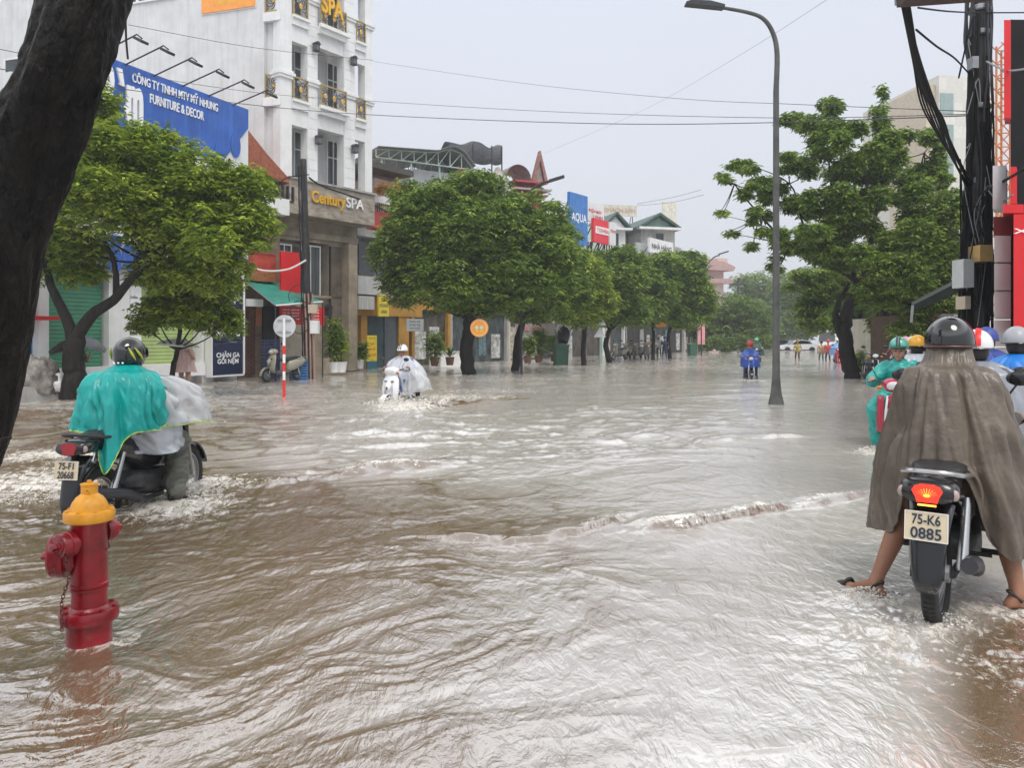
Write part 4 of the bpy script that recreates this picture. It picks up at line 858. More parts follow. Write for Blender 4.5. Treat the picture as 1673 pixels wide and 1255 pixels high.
for k, (pz, w0) in enumerate(((300, .2), (312, 0), (322, .25))):
    z = R4.z(860, pz); mb = MB()
    mb.prism([(R4.u(836)-.1+w0, z), (R4.u(893)-w0, z), (R4.u(897)-w0, z+.22), (R4.u(893)-w0, z+.16), (R4.u(836), z+.12)], 1.6, (0, -.5, 0)); mb.build('eave', TR if k != 1 else TG, R4.root)
# ---- rooftop signs
def roof_sign(label, px0, px1, pt, pb, Y, slope, m, txt=(), legs=True, grp='rooftop advertising boards'):
    s_ = Bld('rooftop_sign', label, px0, Y, slope, cat='sign', group=grp); w = s_.u(px1); z0, z1 = s_.z(px0, pb), s_.z(px0, pt)
    MB().box(0, w, -.1, .1, z0, z1).build('board', m, s_.root)
    for (t, fx, fz, fw, fh, mm) in txt: text('lettering', t, mm, s_.root, w*fx, z0+(z1-z0)*fz, w*fw, (z1-z0)*fh, -.12)
    fr = MB()
    for u in np.linspace(.1*w, .9*w, 3): fr.tube([(u, .2, z0-1.6), (u, .15, z1-.1)], .05, 5); fr.tube([(u, .15, z1-.4), (u, 1.6, z0-1.4)], .04, 5)
    fr.build('support', METAL, s_.root); return s_, w, z0, z1
AQ = mat('aqua blue sheet', (.03, .17, .5), .45, var=.2, scale=2, streak=.4, dirt=(.14, .3, .6))
roof_sign('tall blue rooftop board lettered AQUA in white', 929, 958, 313, 397, 47, .74, AQ, [('AQUA', .5, .52, .84, .2, LETW)])
REDS = mat('red rooftop sheet', (.72, .03, .05), .45, var=.1)
s_, w, z0, z1 = roof_sign('red rooftop board with a white band below the blue one', 968, 994, 356, 395, 50, .74, REDS)
MB().box(w*.1, w*.98, -.13, -.101, z0+(z1-z0)*.38, z0+(z1-z0)*.68).build('white_band', LETW, s_.root); text('lettering', 'TOSHIBA', RL, s_.root, w*.54, z0+(z1-z0)*.53, w*.75, (z1-z0)*.17, -.14)
s_, w, z0, z1 = roof_sign('white rooftop board with red writing behind the blue board', 958, 985, 328, 360, 52, .74, mat('white board', (.7, .7, .7), .5, var=.1), [('ĐIỆN MÁY', .45, .55, .8, .25, RL), ('LẠNH', .6, .25, .6, .25, RL)])
roof_sign('small white board with red writing right of the red board', 994, 1004, 362, 400, 51.5, .74, mat('white board'), [('TIVI', .5, .6, .8, .12, RL)])
roof_sign('wide pale rooftop board with rusty faded lettering', 983, 1040, 334, 352, 82, 5., mat('rusty cream board', (.58, .55, .47), .6, var=.1, streak=.5, dirt=(.35, .2, .1)), [('KHÁCH SẠN', .5, .5, .9, .6, mat('faded rust letters', (.42, .3, .2), .7, var=.3))])
roof_sign('tall cream water tank board above the green gables', 1082, 1105, 330, 368, 84, 5., mat('cream weathered sheet', (.66, .63, .54), .6, var=.15, streak=.3))
roof_sign('long white balcony sign with dark lettering at the green roofed house', 1060, 1098, 388, 412, 60, .74, mat('white board'), [('NHÀ HÀNG', .5, .5, .85, .45, LETD)])
s_, w, z0, z1 = roof_sign('grey corrugated sheet panel left of the long white balcony sign', 1040, 1058, 396, 418, 60, .74, GREYB)
# green gables
DG = mat('dark green roof', (.05, .1, .08), .6, var=.2)
def gable(px0, px1, ptop, pbase, Y, m, wm, root, name='gable'):
    s_ = Bld('x', '', px0, Y, 4., root=False); u1 = s_.u(px1); zb_ = s_.z(px0, pbase); zt_ = s_.z(px0, ptop); M = frame(s_.X, s_.Y, 0, s_.a)
    o = MB(M).prism([(0, zb_), (u1, zb_), (u1/2, zt_)], 6, (0, .2, 0)).build(name, wm)
    mb = MB(M)
    for a, b_ in (((-.4, zb_-.15), (u1/2, zt_+.12)), ((u1/2, zt_+.12), (u1+.4, zb_-.15))): mb.prism([a, b_, (b_[0], b_[1]+.22), (a[0], a[1]+.22)], 6.6, (0, -.2, 0))
    r = mb.build('gable_roof', m); return o, r
for (a, b_, t_, bs, Y, wm, lab) in ((990, 1024, 352, 372, 62, WHITE2, 'white gable end with a dark green roof edge'), (1050, 1105, 353, 371, 64, mat('green gable boards', (.12, .2, .16), .6), 'green boarded gable above the long balcony')):
    r = thing('gable_roof_house', lab, 'building', (X_(a, Y), Y, 0), group='green gables above the trees')
    for o in gable(a, b_, t_, bs, Y, DG, wm, r):
        o.data.transform(Matrix.Translation((-X_(a, Y), -Y, 0))); o.parent = r
    s_ = Bld('x', '', a, Y, 4., root=False); u1 = s_.u(b_)
    mb = MB(frame(0, 0, 0, s_.a)).box(0, u1, .3, 6, 3, s_.z(a, bs)-.01); mb.build('wall', wm if wm is WHITE2 else GREYW, r)
    mb = MB(frame(0, 0, 0, s_.a)).box(-.4 if wm is not WHITE2 else 0, u1+.4, -.3, .29, s_.z(a, bs+3), s_.z(a, bs-.5)); mb.build('eave_board', WHITE2, r)
    MB(frame(0, 0, 0, s_.a)).box(u1*.45, u1*.65, .2, .29, s_.z(a, 402), s_.z(a, 380)).build('window', GLASS, r)
# far pink pagoda-roofed house
R5 = Bld('pink_house', 'pink house with tiered tiled eaves beyond the left tree row', 1148, 95, 2.)
w = R5.u(1196)
MB().box(0, w*.8, .5, 8, 0, R5.z(1150, 440)).build('wall', PINK, R5.root)
for k, (pz, a_, b_, h_) in enumerate(((441, -.05, .95, 1.3), (462, 0, .9, .5))):
    z = R5.z(1150, pz); MB().prism([(w*a_, z), (w*b_, z), (w*(b_+.06), z+.5), (w*(b_-.25), z+.35+h_*.5), (w*.25, z+h_)], 5, (0, -.6, 0)).build('roof', mat('pinkish roof tile', (.45, .3, .28), .7, var=.2), R5.root)
MB().box(w*.5, w*.85, 0, 3, R5.z(1150, 432), R5.z(1150, 420)).build('roof_lantern', PINK, R5.root)
# ---------------------------------------------------------------- right side: poles, wires, shops
CONC = mat('wet concrete pole', (.10, .10, .095), .7, var=.35, scale=3, streak=.5, dirt=(.04, .04, .038))
# curved lamp pole
r = thing('street_lamp', 'tall grey curved street lamp standing in the flood mid picture right', 'street lamp', (X_(1268, 16.8), 16.8, 0)); x0 = X_(1268, 16.8)
mb = MB(); mb.lathe([(.19, -.4), (.17, .0), (.12, .22), (.082, .62), (.075, 2), (.062, 6.9)], 14); mb.build('pole', CONC, r, True)
P = [(0, 0, 6.9), (.02, 0, 7.7), (-.08, -.02, 8.15), (-.3, -.04, 8.45), (-.65, -.06, 8.58), (-1.25, -.1, 8.67)]
MB().tube(catrom(P, 7), np.linspace(.06, .035, 36), 10).build('arm', CONC, r, True)
MB(frame(-1.6, -.1, 8.68, 0, 0, .1)).prism([(-.42, -.0), (.42, .0), (.42, .06), (.1, .11), (-.3, .09), (-.42, .04)], .22, (0, -.11, 0)).build('lamp_head', METAL, r, True)
# far curved lamp posts on the left side
for px, pyt, hx, hy, Y, lab in ((852, 400, 917, 289, 31, 'dark curved lamp post rising from the widest tree, in front of the red temple gable'), (1146, 540, 1187, 410, 60, 'small curved lamp post beyond the last dark street tree')):
    X0 = X_(px, Y); r = thing('street_lamp', lab, 'street lamp', (X0, Y, 0)); f = Y/F
    pts = [(0, 0, -.3), (0, 0, Z_(hy+70, Y)), ((hx-px)*f*.12, 0, Z_(hy+32, Y)), ((hx-px)*f*.45, 0, Z_(hy+12, Y)), ((hx-px)*f*.72, 0, Z_(hy+7, Y))]
    MB().tube(catrom(pts, 6), .05, 7).build('pole', METAL, r, True)
    MB(frame((hx-px)*f*.88, 0, Z_(hy+3, Y), 0, 0, -.3)).box(-(hx-px)*f*.2, (hx-px)*f*.2, -.12, .12, -.05, .05).build('lamp_head', METAL, r)
def upole(label, px, Y, top, r0, seed, bundles=3, tilt=0, group='utility poles'):
    X0 = X_(px, Y); r = thing('utility_pole', label, 'utility pole', (X0, Y, 0), group=group); h = Z_(top, Y)
    MB().tube([(0, 0, -.4), (tilt*.5, 0, h*.5), (tilt, 0, h)], [r0*1.15, r0, r0*.8], 14).build('pole', mat('sooty wet pole', (.035, .032, .03), .6, var=.5, scale=6, streak=.4), r, True)
    rr = random.Random(seed)
    for k in range(bundles):
        a = rr.uniform(2.6, 6.6); P = []
        for z in np.arange(-.2, h*.97, .35): P.append((cos(a)*(r0*1.25+rr.uniform(0, .05))+tilt*z/h, sin(a)*(r0*1.25+rr.uniform(0, .03)), z)); a += rr.uniform(-.2, .2)
        MB().tube(catrom(P, 3), rr.uniform(.012, .03), 6).build('cable', METAL, r, True)
    return r, X0, h
r, X0, h = upole('leaning dark wooden pole with cables in front of the spa sign', 505, 27, 260, .13, 3, 7, -.2)
for px in (505, 511, 517):
    MB().tube([(X_(px, 27)-X0, -.25, -.3), (X_(px-2, 27)-X0, -.22, 1.9), (X_(px-5, 27)-X0, -.2, 3.)], .035, 7).build('conduit', mat('rusty conduit', (.35, .22, .17), .7), r)
MB().box(.12, .4, -.35, -.1, Z_(545, 27), Z_(524, 27)).build('meter_box', WHITE2, r); MB().box(.05, .35, -.33, -.12, Z_(512, 27), Z_(498, 27)).build('meter_box', mat('beige box', (.5, .42, .32), .6), r)
for k in range(3): MB().torus((-.25, -.25, 1.9+.5*k), .3+.05*k, .015, 'y', 20, 5).build('coil', METAL, r)
upole('thin dark far utility pole left of the hazy trees', 1206, 110, 455, .2, 4, 1)
# main pole at the right
YP = 12.; r, X0, h = upole('thick black utility pole wrapped in cables at the right, with meter boxes', 1600, YP, -120, .13, 6, 9)
BLK = mat('black cable', (.010, .010, .010), .75, var=.3, spec=.2)
GRYC = mat('grey cable', (.28, .28, .28), .5)
def rel(px, py, Y): return tuple(W3(px, py, Y)-Vector((X0, YP, 0)))
for pl, rd in (([(1573, 620), (1575, 480), (1578, 330), (1590, 220), (1596, 100), (1599, 20)], .035), ([(1566, 620), (1570, 420), (1584, 290), (1590, 130)], .022), ([(1622, 620), (1620, 420), (1617, 250), (1613, 90)], .022),
               ([(1582, 640), (1586, 420), (1583, 300), (1588, 60)], .05), ([(1612, 640), (1609, 500), (1611, 330), (1606, 200)], .045)):
    MB().tube(catrom([rel(a, b, YP-.18) for a, b in pl], 6), rd, 7).build('cable_bundle', BLK, r, True)
rr = random.Random(9)
for k in range(16):
    y0 = rr.uniform(250, 420) if k < 9 else rr.uniform(20, 520); x0 = rr.uniform(1572, 1612)
    P = [rel(x0+rr.uniform(-14, 16)*i/2, y0+rr.uniform(-10, 50)*i, YP-.2-rr.uniform(0, .12)) for i in range(5)]
    MB().tube(catrom(P, 6), rr.uniform(.006, .012), 5).build('loose_wire', BLK if k % 3 else GRYC, r, True)
MB().box(*sorted((rel(1598, 0, YP-.45)[0], rel(1619, 0, YP-.45)[0])), -.5, -.2, rel(0, 428, YP-.4)[2], rel(0, 401, YP-.4)[2]).build('meter_box', mat('yellow ochre box', (.5, .33, .12), .5, var=.15), r)
MB().box(*sorted((rel(1571, 0, YP-.45)[0], rel(1588, 0, YP-.45)[0])), -.5, -.2, rel(0, 470, YP-.4)[2], rel(0, 424, YP-.4)[2]).build('cabinet', mat('light grey cabinet', (.52, .54, .53), .5), r)
MB().box(*sorted((rel(1577, 0, YP-.45)[0], rel(1586, 0, YP-.45)[0])), -.45, -.2, rel(0, 505, YP-.4)[2], rel(0, 484, YP-.4)[2]).build('meter_box', mat('beige box'), r)
MB().box(*sorted((rel(1586, 0, YP-.3)[0], rel(1596, 0, YP-.3)[0])), -.35, -.2, rel(0, 112, YP-.3)[2], rel(0, 93, YP-.3)[2]).build('splice_box', STEEL, r)
for py in (20, 60, 180, 300, 420): MB().lathe([(.15, rel(0, py, YP)[2]), (.165, rel(0, py, YP)[2]+.02), (.165, rel(0, py, YP)[2]+.07), (.15, rel(0, py, YP)[2]+.09)], 14).build('steel_band', STEEL, r)
WIRE = mat('weathered grey wire', (.10, .10, .105), .7, spec=.2)
def cable(label, pts, rad, m=None, sag=None, n=10, group='overhead wires'):
    P = [W3(*p) for p in pts]; o_ = P[0].copy(); C = catrom([tuple(p-o_) for p in P], n); o = MB().tube(C, rad, 6).build('overhead_cable', m or BLK, None, True); o.location = o_
    return tag(o, label, 'cable', group)
cable('thick black cable bundle swooping from the canopy corner down to the utility pole', [(1475, -60, 7), (1482, 20, 7.6), (1500, 95, 8.6), (1530, 180, 9.6), (1560, 250, 10.8), (1585, 300, 11.7)], .026)
for k in range(7):
    cable('one of the loose strands hanging under the thick swooping cable bundle', [(1474+2*k, 10, 7.5), (1492+k*3, 100+7*k, 8.5), (1506+6*k, 172+4*k, 9.2), (1537+4*k, 228+6*k-3*(k % 2), 10.2), (1583, 303+2*k, 11.7)], .011, group='loose strands under the swooping cable')
cable('thin cable running from the bundle to the pole at right, upper right', [(1497, 48, 8), (1530, 75, 9), (1560, 95, 10.5), (1585, 122, 11.7)], .012)
cable('black cable between the pole and the black shop front', [(1600, 318, 11.6), (1622, 305, 10.8), (1650, 290, 10), (1690, 265, 9)], .018)
cable('grey cable looping from the pole to the black shop front', [(1612, 100, 11.6), (1628, 108, 11), (1648, 115, 10), (1690, 110, 9)], .014, GRYC)
cable('thin level wire at the top right corner under the canopy', [(1500, 12, 8), (1550, 18, 9.5), (1600, 20, 11.6), (1680, 20, 12)], .01)
cable('white wire sagging between the tall pole and the red sign', [(1614, 310, 11.6), (1632, 328, 10.6), (1655, 318, 9.8)], .01, GRYC)
# wires over the street
cable('long upper wire crossing the whole street from the white tower', [(610, 100, 40), (850, 135, 32), (1100, 160, 24), (1300, 170, 18), (1595, 182, 12)], .007, WIRE, n=12)
cable('lowest long wire crossing the street from the blue billboard', [(210, 40, 20), (420, 78, 24), (610, 98, 28)], .008, WIRE)
cable('middle long wire crossing the street above the trees', [(-40, 72, 14), (200, 118, 18), (430, 152, 22), (610, 165, 25), (900, 182, 22), (1250, 192, 17), (1595, 186, 12)], .007, WIRE, n=12)
cable('lower long wire crossing the street in front of the white tower', [(-40, 105, 14), (200, 145, 18), (480, 178, 22), (700, 192, 22), (1000, 202, 19), (1260, 200, 17), (1595, 188, 12)], .010, WIRE, n=12)
cable('thin faint wire above the far roofs', [(890, 250, 60), (1050, 180, 50), (1200, 95, 35), (1380, -20, 25)], .006, WIRE)
cable('sagging white cable bundle between the blue panel and the leaning pole', [(396, 430, 26), (430, 442, 26), (470, 440, 26.5), (500, 425, 26.8)], .035, mat('white cable', (.6, .58, .55), .5))
cable('black cable from the leaning pole to the noodle shop', [(505, 290, 27), (530, 305, 29), (600, 330, 33), (640, 350, 37)], .03)
cable('black cable from the furniture shop corner to the leaning pole', [(400, 295, 25.5), (440, 305, 26), (470, 290, 26.5), (505, 285, 27)], .02)
# two far hazy wires near the rooftop boards
cable('pair of far thin wires right of the rooftop boards, upper one', [(1040, 333, 80), (1100, 322, 75), (1145, 310, 70)], .018, WIRE); cable('pair of far thin wires right of the rooftop boards, lower one', [(1040, 336, 80), (1100, 330, 75), (1150, 318, 70)], .018, WIRE)
# cream tall building far right
FT = Bld('hotel_tower', 'tall cream hotel block rising behind the open tree at the right', 1534, 70, 8.)
w = FT.u(1640)
CRT = mat('cream wall tiles', (.66, .64, .58), .6, var=.06, brick=(1.6, 1.1, (.8, .8, .78)))
MB().box(0, w, 0, 12, 0, FT.z(1534, 122)).build('wall', CRT, FT.root)
for py in (152, 203, 255): MB().box(.1, FT.u(1557), -.08, -.01, FT.z(1540, py+33), FT.z(1540, py)).build('window', mat('pale green glass', (.28, .36, .35), .3), FT.root)
MB().box(-.9, -.01, .5, 6, 0, FT.z(1534, 135)).build('side_strip', mat('tan side wall', (.55, .47, .36), .7), FT.root)
# orange crane mast
r = thing('crane_mast', 'orange lattice tower crane mast behind the red blade sign', 'crane', (X_(1632, 45), 45, 0)); mb = MB(); OC = mat('orange crane paint', (.52, .15, .03), .6)
z0, z1 = 3, Z_(80, 45)
for a in (-.4, .4):
    for b_ in (-.4, .4): mb.tube([(a, b_, z0), (a, b_, z1)], .06, 5)
z = z0
while z < z1: 
    mb.tube([(-.4, -.4, z), (.4, -.4, z)], .04, 4).tube([(-.4, -.4, z), (.4, -.4, z+.8)], .04, 4).tube([(.4, -.4, z), (.4, .4, z+.8)], .04, 4).tube([(.4, .4, z), (-.4, .4, z+.8)], .04, 4); z += .8
mb.build('lattice', OC, r)
# right-hand shops: facade runs towards the vanishing point; seen edge on
RS = Bld('phone_shop', 'shop with a black upper front and big red sign at the right edge', 1655, 10.0, 40.)
def sk(name, m, a, b, z0, z1, y0, d, k=.72):
    return MB().prism([(a, y0), (b, y0), (b+k*d, y0+d), (a+k*d, y0+d)], z1-z0, (0, 0, z0), 'xy').build(name, m, RS.root)
zz = lambda py: RS.z(1655, py)
sk('wall', mat('black cladding', (.009, .009, .010), .55, var=.3, spec=.2), .05, 6, -.4, zz(25), .12, 4)
sk('red_sign', RED, -.165, 4, zz(545), zz(355), -.25, .3)
text('lettering', 'XE MÁY', LETW, RS.root, RS.u(1661, -.3)+.5, zz(381), 1.05, .085, -.27, 0, .01)
sk('blade_sign', RED, -.12, -.03, zz(192), zz(32), 0, .3); sk('white_sign', mat('white board'), -.07, .12, zz(335), zz(262), .3, .3); sk('red_strip', RED, -.10, -.02, zz(335), zz(275), -.1, .3)
sk('red_ledge', RED, -.27, -.0, zz(352), zz(338), -.2, .3); sk('brick_panel', mat('dark red wall', (.12, .015, .015), .6), -.26, -.01, zz(384), zz(354), .0, .4)
TL = mat('pale wall tile', (.42, .40, .39), .35, var=.12, scale=2)
for k in range(7): sk('wall_tile', TL, -.25, -.03, zz(385+46*k+43), zz(385+46*k), .0, .5)
# the overhead canopy corner, top right, and far awning
q = thing('roof_canopy', 'edge of a dark metal canopy roof at the top right corner', 'canopy', tuple(W3(1465, 12, 6.5)))
MB(frame(0, 0, 0, 0, 0, -.07)).prism([(0, 0), (.75, .0), (1.4, .1), (1.4, .22), (0, .12)], 1.2, (0, -1.2, 0)).build('roof_sheet', mat('rusty dark sheet', (.05, .03, .022), .6, var=.4), q)
MB(frame(0, 0, 0, 0, 0, -.07)).box(0, 1.3, .0, .03, .03, .08).build('edge_trim', STEEL, q)
A0, A1 = W3(1491, 499, 17), W3(1571, 458, 17)
r = thing('shop_awning', 'dark sloping awning projecting left from behind the black utility pole', 'awning', (A1.x, A1.y, 0)); o_ = Vector((A1.x, A1.y, 0))
mb = MB(); a, b_ = A0-o_, A1-o_
mb.add([a, b_, b_+Vector((.5, 1.0, .12)), a+Vector((.5, 1.0, .12)), a-Vector((0, 0, .14)), b_-Vector((0, 0, .25)), b_+Vector((.5, 1., -.1)), a+Vector((.5, 1., .0))], [(0, 1, 2, 3), (4, 7, 6, 5), (0, 4, 5, 1), (0, 3, 7, 4), (1, 5, 6, 2)]).build('canvas', mat('dark green awning', (.018, .025, .02), .5, var=.3), r)
MB().tube([a, a+Vector((-.03, 0, -.38))], .03, 6).build('corner_post', STEEL, r)
# far shops on the right, beyond the trees
for i, (px0, px1, Y, top, m_, lab) in enumerate(((1482, 1545, 30, 518, CREAM, 'low pale shop front behind the yellow helmet rider'), (1545, 1600, 24, 512, BROWNW, 'dark brown shop front directly behind the utility pole'), (1440, 1482, 44, 525, MINT, 'small mint stall between the palm trunks'))):
    s_ = Bld('market_stall', lab, px0, Y, 8., group='stalls on the right pavement'); w = s_.u(px1)
    MB().box(0, w, .2, 4, -.4, s_.z(px0, top)).build('wall', m_, s_.root); MB().box(-.1, w+.1, -.5, .19, s_.z(px0, top+6), s_.z(px0, top+3)).build('canopy', STEEL, s_.root)
    MB().box(w*.12, w*.45, .1, .19, .3, 1.9).build('window', GLASS, s_.root); MB().box(w*.55, w*.9, .1, .19, -.3, 2.).build('doorway', DARK, s_.root)
for px, Y, m_, lab in ((1416, 60, RED, 'dark pink hanging banner beside the palm trunks'), (1146, 70, mat('pink white banner', (.7, .3, .33), .5, var=.3, scale=1.5), 'tall pink and white flag banner left of the far bins')):
    r = thing('street_banner', lab, 'banner', (X_(px, Y), Y, 0)); MB().box(-.32, .32, -.02, .02, Z_(563, Y), Z_(530, Y)).build('cloth', m_, r); MB().tube([(-.36, 0, -.3), (-.36, 0, Z_(528, Y))], .03, 6).build('pole', STEEL, r)
# ---------------------------------------------------------------- street furniture on the left
STR = mat('white sign back', (.52, .54, .55), .5, var=.12, scale=4)
r = thing('no_parking_sign', 'round grey sign seen from behind on a red and white striped post', 'traffic sign', (X_(464, 18.3), 18.3, 0))
mb = MB().lathe([(.0, -.012), (.26, -.012), (.27, 0), (.26, .012), (0, .012)], 32, (0, .04, Z_(533, 18.3)), 'y').build('disc', STR, r, True)
z = Z_(635, 18.3)-.5; zz = Z_(550, 18.3); k = 0; st = (zz-Z_(635, 18.3))/6
hs = [z]+[Z_(635-14*i, 18.3) for i in range(1, 6)]+[Z_(520, 18.3)]
for i in range(6): MB().tube([(0, 0, hs[i]), (0, 0, hs[i+1])], .035, 12).build('post_band', [mat('red reflective', (.75, .02, .02), .35), mat('white reflective', (.78, .78, .78), .35)][i % 2], r, True)
for dz in (-.14, .14): MB().box(-.16, .16, .0, .025, Z_(533, 18.3)+dz-.015, Z_(533, 18.3)+dz+.015).build('bracket', STEEL, r)
# orange round sign
r = thing('round_shop_sign', 'round orange shop sign on a post in front of the widest tree', 'sign', (X_(783, 29), 29, 0)); zc = Z_(536, 29)
mb = MB().lathe([(0, -.06), (.33, -.06), (.35, -.03), (.35, .03), (.33, .06), (0, .06)], 36, (0, 0, zc), 'y').build('disc', mat('orange disc', (.85, .33, .06), .4, var=.08), r, True)
MB().lathe([(.27, -.066), (.3, -.066)], 36, (0, 0, zc), 'y').build('ring', mat('pale orange', (.9, .55, .25), .4), r)
for dx in (-.09, .09): MB().lathe([(0, -.07), (.07, -.07)], 14, (dx, 0, zc+.02), 'y').build('pale_spot', mat('pale green spot', (.5, .7, .55), .4), r); MB().prism([(dx-.06, zc-.15), (dx+.06, zc-.15), (dx, zc)], .004, (0, -.075, 0)).build('yellow_mark', YEL, r)
MB().tube([(0, .08, zc-.1), (.0, .9, zc-.1)], .03, 6).build('bracket', METAL, r)
# white round sign + its post; triangular warning sign; bins
r = thing('round_shop_sign', 'round white shop sign with a pink flower above the dark bin', 'sign', (X_(922, 42), 42, 0)); zc = Z_(539, 42)
MB().lathe([(0, -.05), (.42, -.05), (.45, 0), (.42, .05), (0, .05)], 32, (0, 0, zc), 'y').build('disc', LETW, r, True); MB().lathe([(.3, -.056), (.34, -.056)], 30, (0, 0, zc), 'y').build('ring', mat('grey ring', (.35, .35, .35), .4), r)
MB().prism([(.16*(1 if i % 2 else .55)*cos(i*pi/5), zc+.16*(1 if i % 2 else .55)*sin(i*pi/5)) for i in range(10)], .01, (0, -.066, 0)).build('flower', mat('pink flower', (.6, .12, .15), .5), r); MB().tube([(-.5, 0, -.3), (-.5, 0, zc)], .03, 6).build('post', STEEL, r); MB().tube([(-.5, 0, zc-.1), (0, .06, zc-.1)], .02, 6).build('bracket', STEEL, r)
r = thing('warning_sign', 'two triangular signs seen from behind on one grey post', 'traffic sign', (X_(980, 40), 40, 0))
MB().tube([(0, 0, -.3), (0, 0, Z_(515, 40))], .035, 8).build('post', STEEL, r)
for py in (522, 541): z = Z_(py+10, 40); MB().prism([(-.32, z), (.32, z), (0, z+.55)], .02, (0, -.06, 0)).build('triangle', STR, r)
def bin_(label, px, Y, s=1., m=None):
    r = thing('wheelie_bin', label, 'bin', (X_(px, Y), Y, 0), .2, 'green wheelie bins along the pavement')
    mb = MB(); w = .29*s; mb.add([(-w*.85, -w*.85, -.3), (w*.85, -w*.85, -.3), (w*.85, w*.85, -.3), (-w*.85, w*.85, -.3), (-w, -w, .8*s), (w, -w, .8*s), (w, w, .8*s), (-w, w, .8*s)], [(0, 3, 2, 1), (0, 1, 5, 4), (1, 2, 6, 5), (2, 3, 7, 6), (3, 0, 4, 7), (4, 5, 6, 7)]); mb.build('body', m or mat('bin green', (.03, .1, .06), .5), r)
    MB().prism([(-w*1.08, .8*s+.002), (w*1.08, .8*s+.002), (w*1.02, .87*s), (0, .93*s), (-w*1.02, .87*s)], w*2.2, (0, -w*1.1, 0)).build('lid', mat('bin lid green', (.04, .13, .08), .45), r)
    MB().tube([(-w*.8, w*1.15, .84*s), (w*.8, w*1.15, .84*s)], .02, 6).build('handle', METAL, r)
bin_('dark green wheelie bin under the white round sign', 916, 41, 1.25); bin_('far small green bin near the pink banner', 1131, 62, 1.1)
r = thing('rubbish_bag', 'black rubbish bags piled on the dark bin under the white round sign', 'bag', (X_(921, 41.2), 41.2, 1.16))
th, ph = np.meshgrid(np.linspace(0, 2*pi, 24, endpoint=False), np.linspace(-pi/2, pi/2, 12)); d = np.stack([np.cos(th)*np.cos(ph), np.sin(th)*np.cos(ph), np.sin(ph)], -1)
V, Q = loft(d*(1+.5*(fbm(d[..., 0]*3+3, d[..., 2]*3, 3)-.5))[..., None]*[.36, .3, .5]+[0, 0, .42]); fast_mesh('bag', V, Q, mat('black bin bag', (.012, .012, .012), .3), r, smooth=True)
# potted plants by the spa
for i, (px, py, Y, h_, lab) in enumerate(((546, 604, 29.5, 1.9, 'tall potted palm in a white pot, left of the pair'), (558, 604, 29.6, 1.35, 'yellow green potted shrub in a white pot, right of the pair'), (587, 604, 33, .8, 'small dark plant in a white bowl beside the yellow menu board'), (735, 608, 37, 1.1, 'spiky agave in a pot before the white bench'), (710, 606, 36, 1.3, 'dark potted shrub left of the spiky agave'), (880, 602, 41, 1.6, 'leafy potted shrub below the pink lettering'), (905, 600, 43, 1.5, 'potted shrub left of the dark bin'), (862, 604, 40, 1.2, 'bushy plant right of the leaning tree trunk'))):
    X0 = X_(px, Y); r = thing('potted_plant', lab, 'potted plant', (X0, Y, 0), group='potted plants outside the shops'); z0 = .12
    MB().lathe([(.0, z0), (.16, z0), (.22, z0+.38), (.24, z0+.4), (.2, z0+.4), (.19, z0+.36), (0, z0+.36)], 16).build('pot', LETW if i < 3 else mat('clay pot', (.2, .1, .06), .7), r, True)
    if i == 3:
        f = MB()
        for k in range(22):
            a = k*2.4; el = .3+1.1*(k/22); L_ = .6; f.add([(0, 0, z0+.4), (cos(a)*cos(el)*L_*.4-sin(a)*.05, sin(a)*cos(el)*L_*.4+cos(a)*.05, z0+.4+sin(el)*L_*.4), (cos(a)*cos(el)*L_, sin(a)*cos(el)*L_, z0+.4+sin(el)*L_), (cos(a)*cos(el)*L_*.4+sin(a)*.05, sin(a)*cos(el)*L_*.4-cos(a)*.05, z0+.4+sin(el)*L_*.4)], [(0, 1, 2, 3)])
        f.build('foliage', LEAF_B, r)
    else:
        V, Q, tt = leaves([(0, 0, z0+.4+h_*.45, .3+.03*i, .3, h_*.5)], 900, .2 if i != 1 else .13, seed=80+i, shell=.1, clump=0); fast_mesh('foliage', V, Q, LEAF_A if i in (1,) else LEAF_B, r, attr={'tint': tt})
        MB().tube([(0, 0, z0+.3), (0, 0, z0+.4+h_*.5)], .02, 6).build('stem', BARK, r)
r = thing('lettering_sign', 'pink and white cursive lettering sign over the potted plants', 'sign', (X_(845, 41), 41, 0), .0); text('lettering', 'Nhà hàng', mat('pink neon letters', (.75, .3, .35), .5), r, X_(868, 41)-X_(845, 41), Z_(537, 41), 1.5, .4, 0, .04, .02); MB().box(-.1, 2., .08, .12, Z_(548, 41), Z_(528, 41)).build('backing', mat('pale net backing', (.4, .36, .34), .7), r)
r = thing('notice_board', 'grey notice board with dark lines hung from the ochre shop', 'sign', (X_(664, 36), 36, 0), .5); MB().box(0, .85, -.03, .03, Z_(541, 36), Z_(521, 36)).build('board', GREYB, r)
for k in range(3): text('lettering', ['SỬA XE', 'RỬA XE', 'THAY NHỚT'][k], LETD, r, .42, Z_(525+5.5*k, 36), .55, .09, -.035)
r = thing('white_bench', 'low white box bench behind the spiky agave', 'bench', (X_(720, 38), 38, 0), .5); MB().box(0, 1.15, 0, .5, -.3, .72).build('body', LETW, r); MB().box(-.04, 1.19, -.04, .54, .722, .77).build('top', WHITE2, r)
q = thing('orange_shop_sign', 'orange box sign hung between the thin far tree trunks', 'sign', (X_(1080, 55), 55, 0)); MB().box(-.35, .35, -.1, .1, Z_(534, 55), Z_(521, 55)).build('board', ORANGE, q); MB().tube([(.0, 0, Z_(521, 55)), (0, 2, Z_(521, 55)+.1)], .03, 5).build('bracket', METAL, q)
